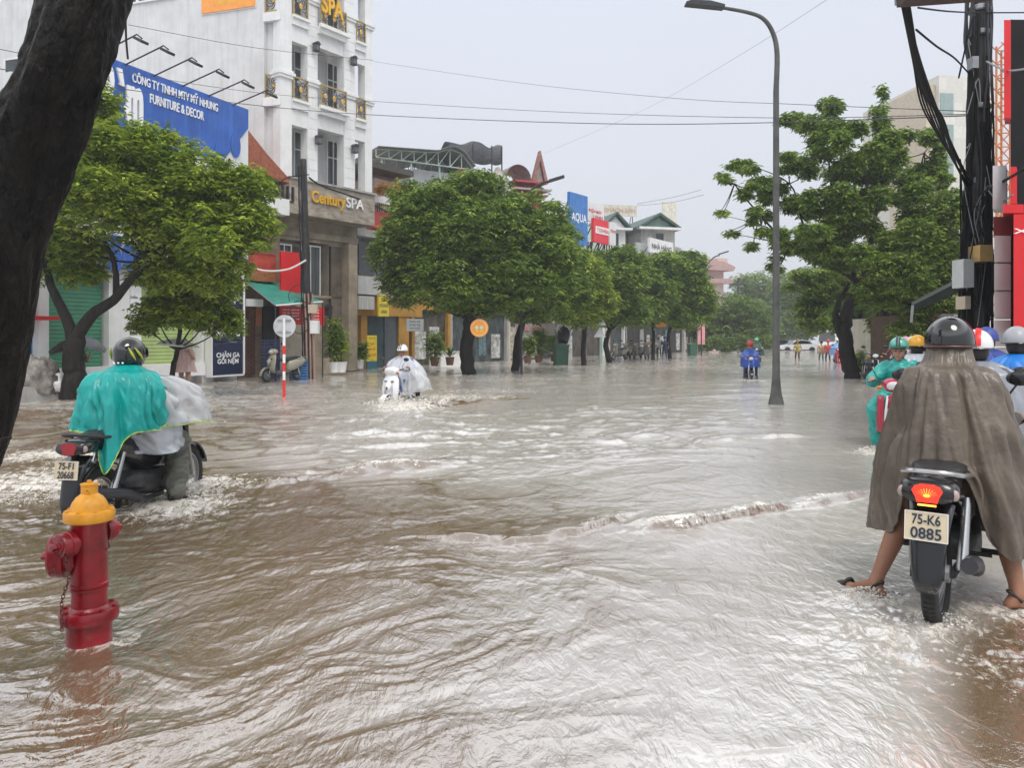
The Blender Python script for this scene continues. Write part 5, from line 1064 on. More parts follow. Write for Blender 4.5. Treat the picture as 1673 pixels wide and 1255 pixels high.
for k, (px, col, lab) in enumerate(((530, (.03, .12, .3), 'blue plastic crate on the pavement by the scooter'), (434, (.02, .03, .1), 'dark blue crate stack by the doorway, left of the scooter'))):
    Y = 26.3 if k == 0 else 26.6
    if k == 0: px = 480
    r = thing('plastic_crate', lab, 'crate', (X_(px+8, Y), Y, 0), .6, 'plastic crates by the awning shop')
    for j in range(2 if k == 0 else 4):
        mb = MB(); z0 = -.02+j*.36; mb.box(-.26, .26, -.2, .2, z0, z0+.05)
        for a in ((-.26, .26, -.2, -.18), (-.26, .26, .18, .2), (-.26, -.24, -.18, .18), (.24, .26, -.18, .18)):
            for t in range(3): mb.box(*a, z0+.07+t*.1, z0+.13+t*.1)
        for a in (-.26, .24):
            for c in (-.2, .18): mb.box(a-.004, a+.024, c-.004, c+.024, z0, z0+.34)
        mb.build('crate', mat('crate plastic %d' % k, col, .4), r)
# ---------------------------------------------------------------- motorbikes
PBLK = mat('glossy black plastic', (.010, .010, .011), .22, var=.2, coat=.3); RUB = mat('tyre rubber', (.015, .015, .015), .75, var=.3); CHR = mat('dull chrome', (.5, .5, .5), .25, .9, var=.1)
ALU = mat('cast alloy', (.28, .28, .29), .4, .7); SEATM = mat('black vinyl seat', (.018, .018, .018), .45, bump=.2); LENSW = mat('clear lamp lens', (.6, .6, .6), .12); LENSO = mat('amber lens', (.55, .2, .03), .2)
PLATE = mat('number plate white', (.66, .56, .38), .45, var=.04)
def wheel(root, name, x, R=.285, w=.05, y=0, hub=.06):
    t = MB().torus((x, y, R), R-w*.95, w, 'y', 40, 10, .85)
    for k in range(60):
        a = k*2*pi/60; c, s_ = cos(a), sin(a)
        t.add([(x+c*(R-.012)-s_*.008, -.03+y, R+s_*(R-.012)+c*.008), (x+c*(R+.004), -.028+y, R+s_*(R+.004)), (x+c*(R+.004), .028+y, R+s_*(R+.004)), (x+c*(R-.012)-s_*.008, .03+y, R+s_*(R-.012)+c*.008)], [(0, 1, 2, 3)])
    wh = thing(name, None, None); wh.parent = root; t.build('tyre', RUB, wh, True)
    m = MB(); m.torus((x, y, R), R-w*1.9, .014, 'y', 36, 6, 1.6); m.lathe([(0, -hub), (.045, -hub), (.05, 0), (.045, hub), (0, hub)], 16, (x, y, R), 'y')
    for k in range(18):
        a = k*2*pi/18; b = a+(.5 if k % 2 else -.5); m.tube([(x+.04*cos(b), y+(hub*.7 if k % 2 else -hub*.7), R+.04*sin(b)), (x+(R-w*1.8)*cos(a), y, R+(R-w*1.8)*sin(a))], .0028, 4)
    m.build('rim', ALU, wh); return wh
def lofted(rows, name, m, root, smooth=True, closed=True, caps=True):
    V, Q = loft(np.array(rows), closed); o = fast_mesh(name, V, Q, m, root, smooth=smooth)
    return o
def hull(sections, n=20):
    """sections (x, zc, half width, half height, power) -> rings around the x axis"""
    rows = []
    for x, zc, w, h, p in sections:
        th = np.linspace(0, 2*pi, n, endpoint=False); c, s_ = np.cos(th), np.sin(th)
        rows.append(np.stack([np.full(n, x), w*np.sign(c)*np.abs(c)**p, zc+h*np.sign(s_)*np.abs(s_)**p], -1))
    return rows
def motorbike(label, X, Y, slope, sink, col, scooter=False, plate=None, lit=False, yaw=None, steer=0, group=None, cat='motorbike', mirrors=True, lean=0, tailcol=None, frontcol=None):
    r = thing('motorbike', label, cat, (X, Y, -sink), head(slope) if yaw is None else yaw, group)
    if lean: r.rotation_euler = (lean, 0, r.rotation_euler.z)
    R = .22 if scooter else .285; wb = .62
    wheel(r, 'rear_wheel', -wb, R, .055 if scooter else .048); wheel(r, 'front_wheel', wb, R, .05 if scooter else .04)
    BM = col
    fc = frontcol or BM
    if scooter:
        lofted(hull([(-.98, .72, .02, .02, 1), (-.93, .72, .10, .06, .8), (-.75, .66, .16, .13, .8), (-.45, .56, .18, .2, .8), (-.2, .5, .17, .2, .8), (-.12, .46, .12, .16, .8), (-.1, .46, .02, .03, 1)]), 'body', BM, r)
        MB().box(-.2, .38, -.17, .17, .3, .36).box(-.15, .35, -.14, .14, .24, .299).build('floorboard', mat('grey floorboard', (.1, .1, .1), .6), r)
        # leg shield
        rows = []
        for z, x, w in ((.28, .40, .17), (.4, .45, .2), (.6, .44, .22), (.78, .40, .2), (.9, .36, .14), (.98, .35, .08)):
            rows.append([(x+.09*cos(t)*(1 if abs(t) < 9 else 1), w*sin(t), z) for t in np.linspace(-1.5, 1.5, 15)])
        o = lofted(rows, 'leg_shield', fc, r, closed=False); o.modifiers.new('thickness', 'SOLIDIFY').thickness = .03
        lofted(hull([(.45, .72, .01, .01, 1), (.5, .70, .07, .08, .9), (.58, .64, .08, .1, .9), (.62, .6, .03, .04, 1)]), 'nose', fc, r)
        lofted([[(wb+(R+.035)*cos(a), y, R+(R+.035)*sin(a)) for y in np.linspace(-.065, .065, 7)] for a in np.linspace(-.1, 2.5, 14)], 'front_mudguard', fc, r, closed=False).modifiers.new('thickness', 'SOLIDIFY').thickness = .008
        hz = .98
        lofted(hull([(.22, hz+.02, .03, .03, 1), (.28, hz+.02, .14, .06, .8), (.38, hz+.02, .19, .09, .8), (.46, hz, .14, .08, .8), (.49, hz, .04, .03, 1)]), 'handlebar_cowl', fc, r)
        MB(frame(.475, 0, hz)).ball((0, 0, 0), .03, .11, .06, 14, 8).build('headlight', LENSW, r, True)
        MB(frame(.5, 0, .74)).prism([(-.1, -.0), (.1, 0), (.13, .035), (0, .02), (-.13, .035)], .02, (0, 0, 0), 'yz').build('grille', PBLK, r)
        seat_z = .76
    else:
        lofted(hull([(-.86, .80, .02, .02, 1), (-.80, .79, .085, .06, .8), (-.62, .755, .11, .08, .7), (-.35, .68, .13, .11, .7), (-.1, .58, .12, .14, .7), (.12, .52, .1, .12, .7), (.3, .55, .09, .12, .7), (.42, .66, .08, .12, .8), (.46, .8, .07, .08, .8), (.44, .88, .03, .03, 1)]), 'body', BM, r)
        lofted(hull([(-.35, .38, .02, .02, 1), (-.3, .38, .12, .1, .7), (-.05, .34, .15, .11, .7), (.15, .34, .13, .13, .7), (.24, .36, .08, .08, .7), (.26, .36, .02, .02, 1)]), 'engine', mat('dark engine metal', (.06, .06, .062), .5, .5, var=.4, scale=12, bump=.4), r)
        for s_ in (-1, 1):
            rows = [[(.3+.12*t+.02*cos(a*3), s_*(.13+.12*sin(pi*min(1, t+.15))*.7), z) for t in np.linspace(0, 1, 7)] for a, z in zip(np.linspace(0, 1, 7), np.linspace(.38, .86, 7))]
            lofted(rows, 'leg_shield', fc, r, closed=False).modifiers.new('thickness', 'SOLIDIFY').thickness = .012
        lofted([[(wb+(R+.03)*cos(a), y, R+(R+.03)*sin(a)) for y in np.linspace(-.055, .055, 7)] for a in np.linspace(.25, 2.6, 14)], 'front_mudguard', fc, r, closed=False).modifiers.new('thickness', 'SOLIDIFY').thickness = .008
        hz = 1.0
        lofted(hull([(.18, hz, .03, .03, 1), (.24, hz, .12, .05, .8), (.34, hz+.01, .15, .085, .8), (.42, hz-.01, .12, .08, .8), (.46, hz-.02, .04, .04, 1)]), 'handlebar_cowl', fc, r)
        MB(frame(.44, 0, hz-.01)).ball((0, 0, 0), .03, .085, .06, 14, 8).build('headlight', LENSW, r, True)
        seat_z = .79
    for s_ in (-1, 1):
        MB().tube([(wb, s_*.085, R), (wb-.1, s_*.085, R+.36), (wb-.19, s_*.07, .86)], .018, 8).build('fork_leg', CHR, r, True)
        MB().tube([(-wb+.02, s_*.11, R+.02), (-wb+.16, s_*.12, .66)], [.028, .022], 10).build('shock_absorber', CHR, r, True)
        MB().tube([(.28, s_*.12, hz+.03), (.24, s_*.25, hz+.05), (.17, s_*.34, hz+.04)], .013, 8).build('handlebar', METAL, r, True)
        MB().tube([(.205, s_*.27, hz+.047), (.165, s_*.36, hz+.037)], .019, 8).build('grip', RUB, r, True)
        MB().tube([(.26, s_*.24, hz+.07), (.24, s_*.36, hz+.035)], .007, 5).build('brake_lever', CHR, r, True)
        if mirrors:
            MB().tube(catrom([(.26, s_*.2, hz+.05), (.29, s_*.25, hz+.16), (.27, s_*.3, hz+.24)], 4), .006, 6).build('mirror_stem', METAL, r, True)
            MB(frame(.265, s_*.31, hz+.27)).ball((0, 0, 0), .02, .07, .045, 12, 8).build('mirror', PBLK, r, True)
        MB(frame(.44, s_*.17, hz-.03)).ball((0, 0, 0), .025, .04, .025, 10, 6).build('indicator', LENSO, r, True)
        MB().tube([(.02, s_*.12, .28), (.02, s_*.26, .28)], .016, 8).build('foot_peg', RUB, r, True)
        MB().tube([(-.32, s_*.12, .34), (-.32, s_*.22, .34)], .012, 8).build('foot_peg', RUB, r, True)
        MB().tube([(-wb, s_*.07, R), (-.2, s_*.09, .3)], .022, 8).build('swing_arm', METAL, r, True)
    # rear mudguard with plate
    lofted([[(-wb+(R+.035)*cos(a), y, R+(R+.035)*sin(a)) for y in np.linspace(-.075, .075, 7)] for a in np.linspace(1.1, 3.0, 12)], 'rear_mudguard', PBLK, r, closed=False).modifiers.new('thickness', 'SOLIDIFY').thickness = .01
    rows = [[(x+.02*cos(a), w*sin(a), z) for a in np.linspace(-pi/2-.3, pi/2+.3, 11)[::-1]] for x, z, w in ((-.80, .68, .095), (-.86, .6, .085), (-.9, .5, .07), (-.925, .4, .062), (-.94, .32, .055), (-.945, .27, .035))]
    rows = [[(2*x0-(x), y, z) for (x, y, z) in rw] for rw, x0 in zip(rows, (-.80, -.86, -.9, -.925, -.94, -.945))]
    lofted(rows, 'mud_flap', PBLK, r, closed=False).modifiers.new('thickness', 'SOLIDIFY').thickness = .012
    lofted(hull([(-.78, .93-.14, .02, .01, 1), (-.74, seat_z+.02, .09, .03, .8), (-.55, seat_z+.03, .13, .045, .7), (-.3, seat_z, .14, .045, .7), (-.12, seat_z-.03, .13, .05, .7), (.05, seat_z-.05, .1, .05, .7), (.16, seat_z-.06, .05, .03, .8), (.18, seat_z-.06, .01, .01, 1)]), 'seat', SEATM, r)
    MB().tube(catrom([(-.5, .145, seat_z), (-.74, .14, seat_z+.03), (-.88, .09, seat_z+.055), (-.9, 0, seat_z+.06), (-.88, -.09, seat_z+.055), (-.74, -.14, seat_z+.03), (-.5, -.145, seat_z)], 5), .013, 8).build('grab_rail', CHR if lit or scooter else METAL, r, True)
    # tail lamp block
    zt = seat_z-.045
    lofted(hull([(-.93, zt, .05, .03, .9), (-.925, zt, .115, .05, .8), (-.86, zt+.01, .135, .062, .8), (-.76, zt+.01, .12, .06, .8), (-.72, zt, .02, .02, 1)]), 'tail_cowl', PBLK, r)
    lm = mat('lit red tail lamp', (.8, .02, .01), .2, emit=1.5, ecol=(1, .03, .01)) if lit else mat('unlit red lens', (.35, .02, .025), .2)
    tl = MB(frame(-.925, 0, zt)).prism([(-.045, -.042), (.045, -.042), (.05, -.02), (.068, .015), (.055, .035), (.03, .046), (-.03, .046), (-.055, .035), (-.068, .015), (-.05, -.02)], .02, (-.012, 0, 0), 'yz').build('tail_light', lm, r)
    if lit:
        mb = MB(frame(-.94, 0, zt-.03))
        for k in range(9):
            a = .5+k*(pi-1.)/8; c, s_ = cos(a), sin(a); mb.add([(0, c*.02-s_*.0012, .012+s_*.018), (0, c*.052-s_*.0012, .012+s_*.045), (0, c*.052+s_*.0012, .012+s_*.045), (0, c*.02+s_*.0012, .012+s_*.018)], [(0, 1, 2, 3)])
        mb.build('lamp_rays', mat('hot lamp filament', (1, .3, .03), .2, emit=2.6, ecol=(1, .27, .03)), tl)
        MB(frame(-.943, 0, zt-.02)).ball((0, 0, .012), .006, .016, .008, 12, 6).build('bulb', mat('hot lamp filament'), tl)
        MB(frame(-.94, 0, zt-.055)).box(0, .012, -.04, .04, -.004, .003).build('lower_strip', mat('orange lamp strip', (1, .35, .05), .2, emit=3, ecol=(1, .35, .05)), tl)
    for s_ in (-1, 1): MB(frame(-.905, s_*.115, zt)).ball((0, 0, 0), .018, .022, .028, 10, 8).build('indicator', mat('clear dull lens', (.4, .3, .27), .2), r, True)
    p = MB(frame(-.955, 0, zt-.155, 0, 0, .12)); p.box(-.004, .004, -.095, .095, -.07, .07); pl = p.build('license_plate', PLATE, r)
    mb = MB(frame(-.9605, 0, zt-.155, 0, 0, .12))
    for a in ((-.095, .095, .066, .07), (-.095, .095, -.07, -.066), (-.095, -.091, -.066, .066), (.091, .095, -.066, .066)): mb.box(-.002, .001, a[0], a[1], a[2], a[3])
    mb.build('plate_rim', mat('plate rim', (.8, .78, .72), .4), pl)
    Mt = frame(-.958, 0, zt-.155, -pi/2) @ Matrix.Rotation(-.12, 4, 'X')
    t1, t2 = plate or ('75-H1', '4172')
    text('plate_text', t1, LETD, pl, 0, .033, .125, .05, -.006, 0, .02, Mt); text('plate_text', t2, LETD, pl, 0, -.033, .135, .055, -.006, 0, .02, Mt)
    MB().tube(catrom([(.1, -.1, .22), (-.25, -.14, .24), (-.5, -.16, .33), (-.85, -.17, .4)], 5), [.02]*6+[.042]*9+[.04], 10).build('exhaust', METAL, r, True)
    MB().tube([(-.1, .1, .25), (-.02, .2, .02)], .01, 6).build('side_stand', METAL, r)
    return r
# ---------------------------------------------------------------- people
SKIN = mat('skin', (.42, .22, .14), .5, var=.06, scale=12); SKIN2 = mat('tanned skin', (.30, .14, .08), .5, var=.08, scale=12)
HAIR = mat('black hair', (.012, .010, .009), .5)
def capsules(bones, n=12):
    mb = MB()
    for (a, ra, b, rb, *_) in bones:
        a, b = Vector(a), Vector(b); mb.ball(a, ra, n=n, m=8); mb.ball(b, rb, n=n, m=8)
        if (b-a).length > 1e-4: mb.tube([a, b], [ra, rb], n)
    return mb
def bake(name, bones, mats, parent, vox=.012, smooth=4, disp=None, hard=None):
    """fuses the bones into one continuous skin; faces take the material of the nearest bone"""
    mb = capsules(bones); me = bpy.data.meshes.new(name); me.from_pydata(mb.v, [], mb.f)
    o = bpy.data.objects.new(name, me); COL.objects.link(o)
    m = o.modifiers.new('r', 'REMESH'); m.mode = 'VOXEL'; m.voxel_size = vox
    if smooth: q = o.modifiers.new('s', 'SMOOTH'); q.factor = .6; q.iterations = smooth
    dg = bpy.context.evaluated_depsgraph_get(); dg.update(); new = bpy.data.meshes.new_from_object(o.evaluated_get(dg))
    o.modifiers.clear(); o.data = new; bpy.data.meshes.remove(me); new.name = name
    for k in mats: new.materials.append(k)
    V = np.zeros(len(new.vertices)*3, np.float32); new.vertices.foreach_get('co', V); V = V.reshape(-1, 3)
    best = np.full(len(V), 1e9); idx = np.zeros(len(V), int)
    for b in bones:
        a, c = np.array(b[0]), np.array(b[2]); d = c-a; L2 = max((d**2).sum(), 1e-9); t = np.clip(((V-a)@d)/L2, 0, 1)
        q = np.linalg.norm(V-(a+t[:, None]*d), axis=1)-(b[1]+(b[3]-b[1])*t); k = q < best; best[k] = q[k]; idx[k] = b[4] if len(b) > 4 else 0
    if disp is not None:
        N = np.zeros(len(V)*3, np.float32); new.vertices.foreach_get('normal', N); V = V+N.reshape(-1, 3)*disp(V)[:, None]
        new.vertices.foreach_set('co', V.astype(np.float32).ravel())
    if len(mats) > 1:
        np_ = len(new.polygons); ls = np.zeros(np_, np.int32); new.polygons.foreach_get('loop_start', ls); vi = np.zeros(len(new.loops), np.int32); new.loops.foreach_get('vertex_index', vi)
        new.polygons.foreach_set('material_index', idx[vi[ls]].astype(np.int32))
    new.polygons.foreach_set('use_smooth', [True]*len(new.polygons)); new.update(); o.parent = parent; return o
def folds(amp, fx=9, fz=4, seed=0):
    def f(V):
        a = fbm(V[:, 0]*fx+seed+V[:, 1]*fx*.7, V[:, 2]*fz+seed*2+V[:, 1]*3, 3, .55); return amp*(1-np.abs(2*a-1)*2.2)
    return f
def head_bones(c, yaw=0, s=1., face=0):
    """skull, jaw, nose, ears; face looks along local yaw"""
    M = Matrix.Translation(c) @ Matrix.Rotation(yaw, 4, 'Z'); P = lambda x, y, z: tuple(M @ Vector((x*s, y*s, z*s)))
    b = [(P(-.02, 0, .03), .088*s, P(.01, 0, .035), .082*s, face), (P(.025, 0, -.02), .07*s, P(.04, 0, -.065), .05*s, face), (P(.05, 0, -.095), .032*s, P(.06, 0, -.09), .028*s, face),
         (P(.09, 0, .01), .012*s, P(.108, 0, -.025), .015*s, face), (P(.085, -.03, .035), .014*s, P(.085, .03, .035), .014*s, face), (P(.088, -.018, -.062), .011*s, P(.088, .018, -.062), .011*s, face)]
    for q in (-1, 1): b.append((P(0, q*.083, .01), .016*s, P(-.005, q*.088, -.025), .012*s, face)); b.append((P(.06, q*.035, -.03), .03*s, P(.055, q*.04, -.02), .03*s, face))
    return b
def hand_bones(w, g, side, idx=0, fine=True):
    """a hand closed round a grip: w wrist, g grip centre; knuckles run along local y"""
    w, g = Vector(w), Vector(g); d = (g-w).normalized(); b = []; k0 = g+Vector((-.015, 0, .03))
    b.append((tuple(w), .028, tuple(w.lerp(k0, .55)), .034, idx))
    for i in range(4):
        y = side*(-.033+.022*i); L_ = [.9, 1.05, 1., .8][i]
        p0 = k0+Vector((-.02, y, .0)); p1 = k0+Vector((.022*L_, y, .004)); p2 = k0+Vector((.032*L_, y*.98, -.03)); p3 = k0+Vector((.008, y*.96, -.045*L_))
        b += [(tuple(w.lerp(p0, .5)), .022, tuple(p0), .0125, idx), (tuple(p0), .0115, tuple(p1), .0105, idx), (tuple(p1), .0105, tuple(p2), .0095, idx), (tuple(p2), .0095, tuple(p3), .0085, idx)]
    t0 = w.lerp(k0, .5)+Vector((0, -side*.025, -.005)); b += [(tuple(t0), .016, tuple(k0+Vector((-.02, -side*.045, -.03))), .012, idx), (tuple(k0+Vector((-.02, -side*.045, -.03))), .012, tuple(k0+Vector((.01, -side*.04, -.045))), .009, idx)]
    return b
def leg_bones(hip, knee, ank, toe, mi_up=1, mi_low=1, mi_foot=2, s=1.):
    k, a, t = Vector(knee), Vector(ank), Vector(toe); calf = k.lerp(a, .3)
    d = (a-k).normalized(); f = (t-a); back = -Vector((f.x, f.y, 0)).normalized()*.014
    heel = a-Vector((f.x, f.y, 0)).normalized()*.045+Vector((0, 0, -.045))
    return [(hip, .085*s, knee, .06*s, mi_up), (knee, .056*s, tuple(calf+back), .056*s, mi_low), (tuple(calf+back), .056*s, tuple(a.lerp(k, .15)), .034*s, mi_low), (tuple(a.lerp(k, .15)), .034*s, ank, .036*s, mi_low),
            (tuple(a), .034*s, tuple(heel), .028*s, mi_foot), (tuple(heel), .026*s, tuple(t), .026*s, mi_foot), (tuple(a), .032*s, tuple(a.lerp(t, .7)), .028*s, mi_foot), (tuple(t), .026*s, tuple(t+Vector((f.x, f.y, 0)).normalized()*.04), .02*s, mi_foot)]
def torso_bones(pel, chest, neck, head, w=.17, mi=1, neckm=0):
    p, c, n = Vector(pel), Vector(chest), Vector(neck)
    b = [((p.x, p.y-.08, p.z), .115, (p.x, p.y+.08, p.z), .115, mi), (pel, .13, chest, .135, mi)]
    for s_ in (-1, 1): b += [((c.x, c.y+s_*.06, c.z), .12, (c.x-.0, c.y+s_*w, c.z+.11), .07, mi)]
    b += [((c.x, c.y, c.z+.08), .1, neck, .06, mi), (neck, .055, (head[0]-.01, head[1], head[2]-.04), .052, neckm)]
    return b
def helmet(parent, c, m, yaw=0, s=1., kind='half', band=None, tilt=0, trim=None):
    M = Matrix.Translation(c) @ Matrix.Rotation(yaw, 4, 'Z') @ Matrix.Rotation(tilt, 4, 'Y')
    A = 2*pi; N = 40; rows = []; cut = -.16 if kind == 'half' else -.75
    for ph in np.linspace(pi/2, cut, 20):
        row = []
        for th in np.linspace(0, A, N, endpoint=False):
            cu = ph if ph > .12 or kind == 'half' else (ph if cos(th) < .55 else max(ph, .12))
            x = .147*cos(cu)*cos(th)-(.01); y = .125*cos(cu)*sin(th); z = .145*sin(cu)+.02
            row.append(tuple(M @ (Vector((x, y, z))*s)))
        rows.append(row)
    o = lofted(rows, 'helmet', m, parent); o.modifiers.new('thickness', 'SOLIDIFY').thickness = .012; o.modifiers['thickness'].offset = 1
    rim = MB(M); pts = [(.149*s*cos(cut)*cos(t)-.01*s, .127*s*cos(cut)*sin(t), (.145*sin(cut)+.02)*s) for t in np.linspace(0, A, 41)]
    if kind == 'half':
        rim.tube(pts, .006*s, 6, False); rim.build('rim', trim or PBLK, o, True)
        v = MB(M); v.add([(( .147*cos(t)-.01)*s, .125*s*sin(t), .03*s) for t in np.linspace(-.9, .9, 13)]+[((.147*cos(t)+.05*cos(t*1.6))*s, .125*s*sin(t), .012*s) for t in np.linspace(-.9, .9, 13)], [(i, i+1, i+14, i+13) for i in range(12)])
        v.build('peak', trim or m, o, True).modifiers.new('thickness', 'SOLIDIFY').thickness = .006
    else:
        v = MB(M); R_ = .153
        v.add([((R_*cos(t)*cos(p)-.005)*s, R_*.87*s*sin(t)*cos(p), (R_*sin(p)*.98+.02)*s) for p in (.5, .3, .1, -.1) for t in np.linspace(-1.1, 1.1, 15)], [(i+15*j, i+1+15*j, i+16+15*j, i+15+15*j) for i in range(14) for j in range(3)])
        v.build('visor', mat('smoke visor', (.02, .02, .022), .08), o, True).modifiers.new('thickness', 'SOLIDIFY').thickness = .003
    if band:
        for (a0, a1, bm) in band:       # stripes running front to back
            rows = [[tuple(M @ (Vector((.1505*cos(ph)*sqrt(max(0, 1-sin(a)**2))-.01, .1285*sin(a), .1485*sin(ph)*cos(a)+.02))*s*1.045)) for a in np.linspace(a0, a1, 6)] for ph in np.linspace(.05, pi-.0, 20)]
            lofted(rows, 'stripe', bm, o, closed=False)
    return o
def strap(parent, c, s=1.):
    for q in (-1, 1): MB().tube([(c[0], c[1]+q*.1*s, c[2]), (c[0]+.05, c[1]+q*.06*s, c[2]-.1*s), (c[0]+.06, c[1], c[2]-.125*s)], .006, 5).build('chin_strap', METAL, parent)
def drape(name, m, parent, rings, N=150, amp=.02, seed=1, k=(5, 9, 14, 23), hem=None, thick=.004, sub=6, trim=None, gather=.0, open_=None, sharp=1., crumple=.75):
    """a hanging sheet round the figure: rings (z, cx, cy, rx, ry[, power]); folds deepen towards the hem"""
    Rg = catrom([tuple(r_)+((1.,) if len(r_) == 5 else ()) for r_ in rings], sub); n = len(Rg); r = random.Random(seed); ph = [r.uniform(0, 6.28) for _ in range(12)]
    th = np.linspace(0, 2*pi, N, endpoint=False); rows = []
    for i, (z, cx, cy, rx, ry, pw) in enumerate(Rg):
        t = i/(n-1); a = amp*(gather*(1-t)+t**.8); f = 0
        C_, S_ = np.cos(th), np.sin(th); tw = th+.55*2*(fbm(C_*1.6+seed+9, S_*1.6+t*2.2+seed, 3)-.5)*min(1, t*2)
        for j, kk in enumerate(k): f = f+(1-sharp*2*np.abs(np.sin(kk*tw*.5+ph[j]+.9*t*sin(ph[j+4]*3))))*[1, .7, .5, .3][j % 4]*(.25+1.5*fbm(C_*2.3+j*7+seed, S_*2.3+t*2.4+j, 2))
        f = f+1.8*(fbm(C_*3+seed+5, S_*3+t*2.6+seed, 3)-.5)*2
        cr = 1-np.abs(2*fbm(C_*5+S_*2+seed+3, S_*5-C_*2+t*7+seed, 4, .55)-1); f = f+crumple*(.35+.65*t)*(cr*cr-.4)
        c, s_ = np.cos(th), np.sin(th); f = f-np.mean(f)+.9; q = 1+a*f/max(rx, .11)*.8
        x = cx+rx*np.sign(c)*np.abs(c)**pw*q; y = cy+ry*np.sign(s_)*np.abs(s_)**pw*q; zz = np.full(N, z)+a*.5*np.sin(3*th+ph[3])*t
        if hem is not None: x, y, zz = hem(th, t, x, y, zz)
        rows.append(np.stack([x, y, zz], -1))
    rows = np.array(rows); V, Q = loft(rows)
    if open_ is not None:
        jj = Q[:, 0] % N; tt = th[jj]; ii = Q[:, 0]//N/(n-1); Q = Q[~((np.abs((tt-open_[0]+pi) % (2*pi)-pi) < open_[1]) & (ii > open_[2]))]
    o = fast_mesh(name, V, Q, m, parent, smooth=True)
    if thick: o.modifiers.new('thickness', 'SOLIDIFY').thickness = thick
    if trim: MB().tube([tuple(p) for p in rows[-1]]+[tuple(rows[-1][0])], .006, 5, False).build('hem_trim', trim, o, True)
    return o
def plastic(name, col, alpha=.45, rough=.25, transl=.4, **kw): return mat(name, col, rough, alpha=alpha, transl=0, spec=.6, **kw)
TEAL = mat('turquoise rain plastic', (.008, .46, .42), .3, var=.15, scale=6, transl=.25, spec=.6); LIME = mat('lime hem', (.5, .75, .1), .4)
CLEAR = plastic('clear rain plastic', (.78, .8, .82), .42); CLEARB = plastic('cloudy rain plastic', (.72, .76, .82), .55); GREYP = mat('grey brown poncho cloth', (.150, .120, .090), .33, var=.25, scale=3.5, bump=.5, bscale=14, spec=.6, transl=.12)
SHOE = mat('black sandal rubber', (.015, .013, .012), .6); DTR = mat('dark wet trousers', (.035, .04, .035), .55, var=.3, bump=.4, bscale=12)
JACK = lambda n, c: mat(n, c, .4, var=.15, scale=5, bump=.25, bscale=14)
WHITEH = mat('white helmet shell', (.75, .75, .75), .2, var=.03, coat=.4); BLKH = mat('black helmet shell', (.01, .01, .011), .12, var=.3, coat=.6)
def eyes(parent, c, yaw=0, s=1.):
    M = Matrix.Translation(c) @ Matrix.Rotation(yaw, 4, 'Z')
    for q in (-1, 1):
        MB(M).ball((.083*s, q*.032*s, .012*s), .010*s, .014*s, .007*s, 8, 6).build('eye', mat('eye', (.03, .02, .02), .2), parent); MB(M).tube([(.092*s, q*.014*s, .036*s), (.094*s, q*.03*s, .042*s), (.085*s, q*.048*s, .036*s)], .004*s, 5).build('eyebrow', HAIR, parent)
    MB(M).ball((.093*s, 0, -.06*s), .008*s, .024*s, .006*s, 10, 6).build('lips', mat('lips', (.35, .1, .09), .4), parent)
def rider(label, bike, mats, head=(-.18, 0, 1.48), chest=(-.22, 0, 1.12), pel=(-.3, 0, .9), feet=None, vox=.012, grips=True, hz=1.04, headyaw=0, hs=1., legs=True, knees=None, fine=True, facial=False):
    """mats: skin, jacket, trousers, shoes"""
    r = thing('person', label, 'person', bike.location, bike.rotation_euler.z)
    feet = feet or [(.0, -.22, .3), (.0, .22, .3)]; knees = knees or [(.18, -.2, .68), (.18, .2, .68)]
    neck = (chest[0]+(head[0]-chest[0])*.6, 0, chest[2]+.22)
    b = torso_bones(pel, chest, neck, head, mi=1)+head_bones(head, headyaw, hs, 0)
    for i, s_ in enumerate((-1, 1)):
        sh = (chest[0], s_*.19, chest[2]+.13); g = (.19, s_*.30, hz); w = (.10, s_*.29, hz+.02); el = ((sh[0]+w[0])/2-.02, s_*.34, (sh[2]+w[2])/2-.1)
        b += [(sh, .062, el, .047, 1), (el, .046, w, .034, 1)]
        if fine: b += hand_bones(w, g, s_, 0)
        else: b += [(w, .03, g, .032, 0)]
        if legs:
            f = Vector(feet[i]); k = knees[i]; hd = Vector((f.x-k[0], f.y-k[1], 0))
            b += leg_bones((pel[0], s_*.09, pel[2]), k, tuple(f+Vector((0, 0, .08))), tuple(f+Vector((.13, s_*.015, .0))), 2, 2, 3)
    bake('body', b, mats, r, vox)
    if facial: eyes(r, head, headyaw, hs)
    else: MB().ball((head[0]-.03, 0, head[2]-.01), .085, .09, .11, 14, 10).build('hair', HAIR, r, True)
    return r
# 1 --- the big rider seen from behind at the right
d_ = head(.75)
BK = motorbike('black motorbike with a glowing red tail lamp and plate 75-K6 0885, right foreground', 2.59, 4.49, .75, .06, mat('black paint', (.01, .01, .012), .2, coat=.4), plate=('75-K6', '0885'), lit=True)
pr = thing('person', 'rider in a long grey brown poncho and glossy black helmet, bare calves, back turned', 'person', BK.location, d_)
b = torso_bones((-.3, 0, .9), (-.25, 0, 1.12), (-.19, 0, 1.32), (-.14, 0, 1.44), mi=1)+head_bones((-.14, 0, 1.44), 0, 1, 0)
b += leg_bones((-.3, .1, .86), (-.2, .22, .54), (-.47, .33, .12), (-.40, .46, .06), 0, 0, 0, 1.12)+leg_bones((-.3, -.1, .86), (-.08, -.26, .53), (-.22, -.33, .12), (-.12, -.46, .055), 0, 0, 0, 1.15)
for s_ in (-1, 1):
    b += [((-.25, s_*.16, 1.22), .055, (-.05, s_*.27, 1.02), .047, 1), ((-.05, s_*.27, 1.02), .046, (.1, s_*.3, 1.05), .034, 1)]+hand_bones((.1, s_*.3, 1.05), (.19, s_*.3, 1.02), s_, 0)
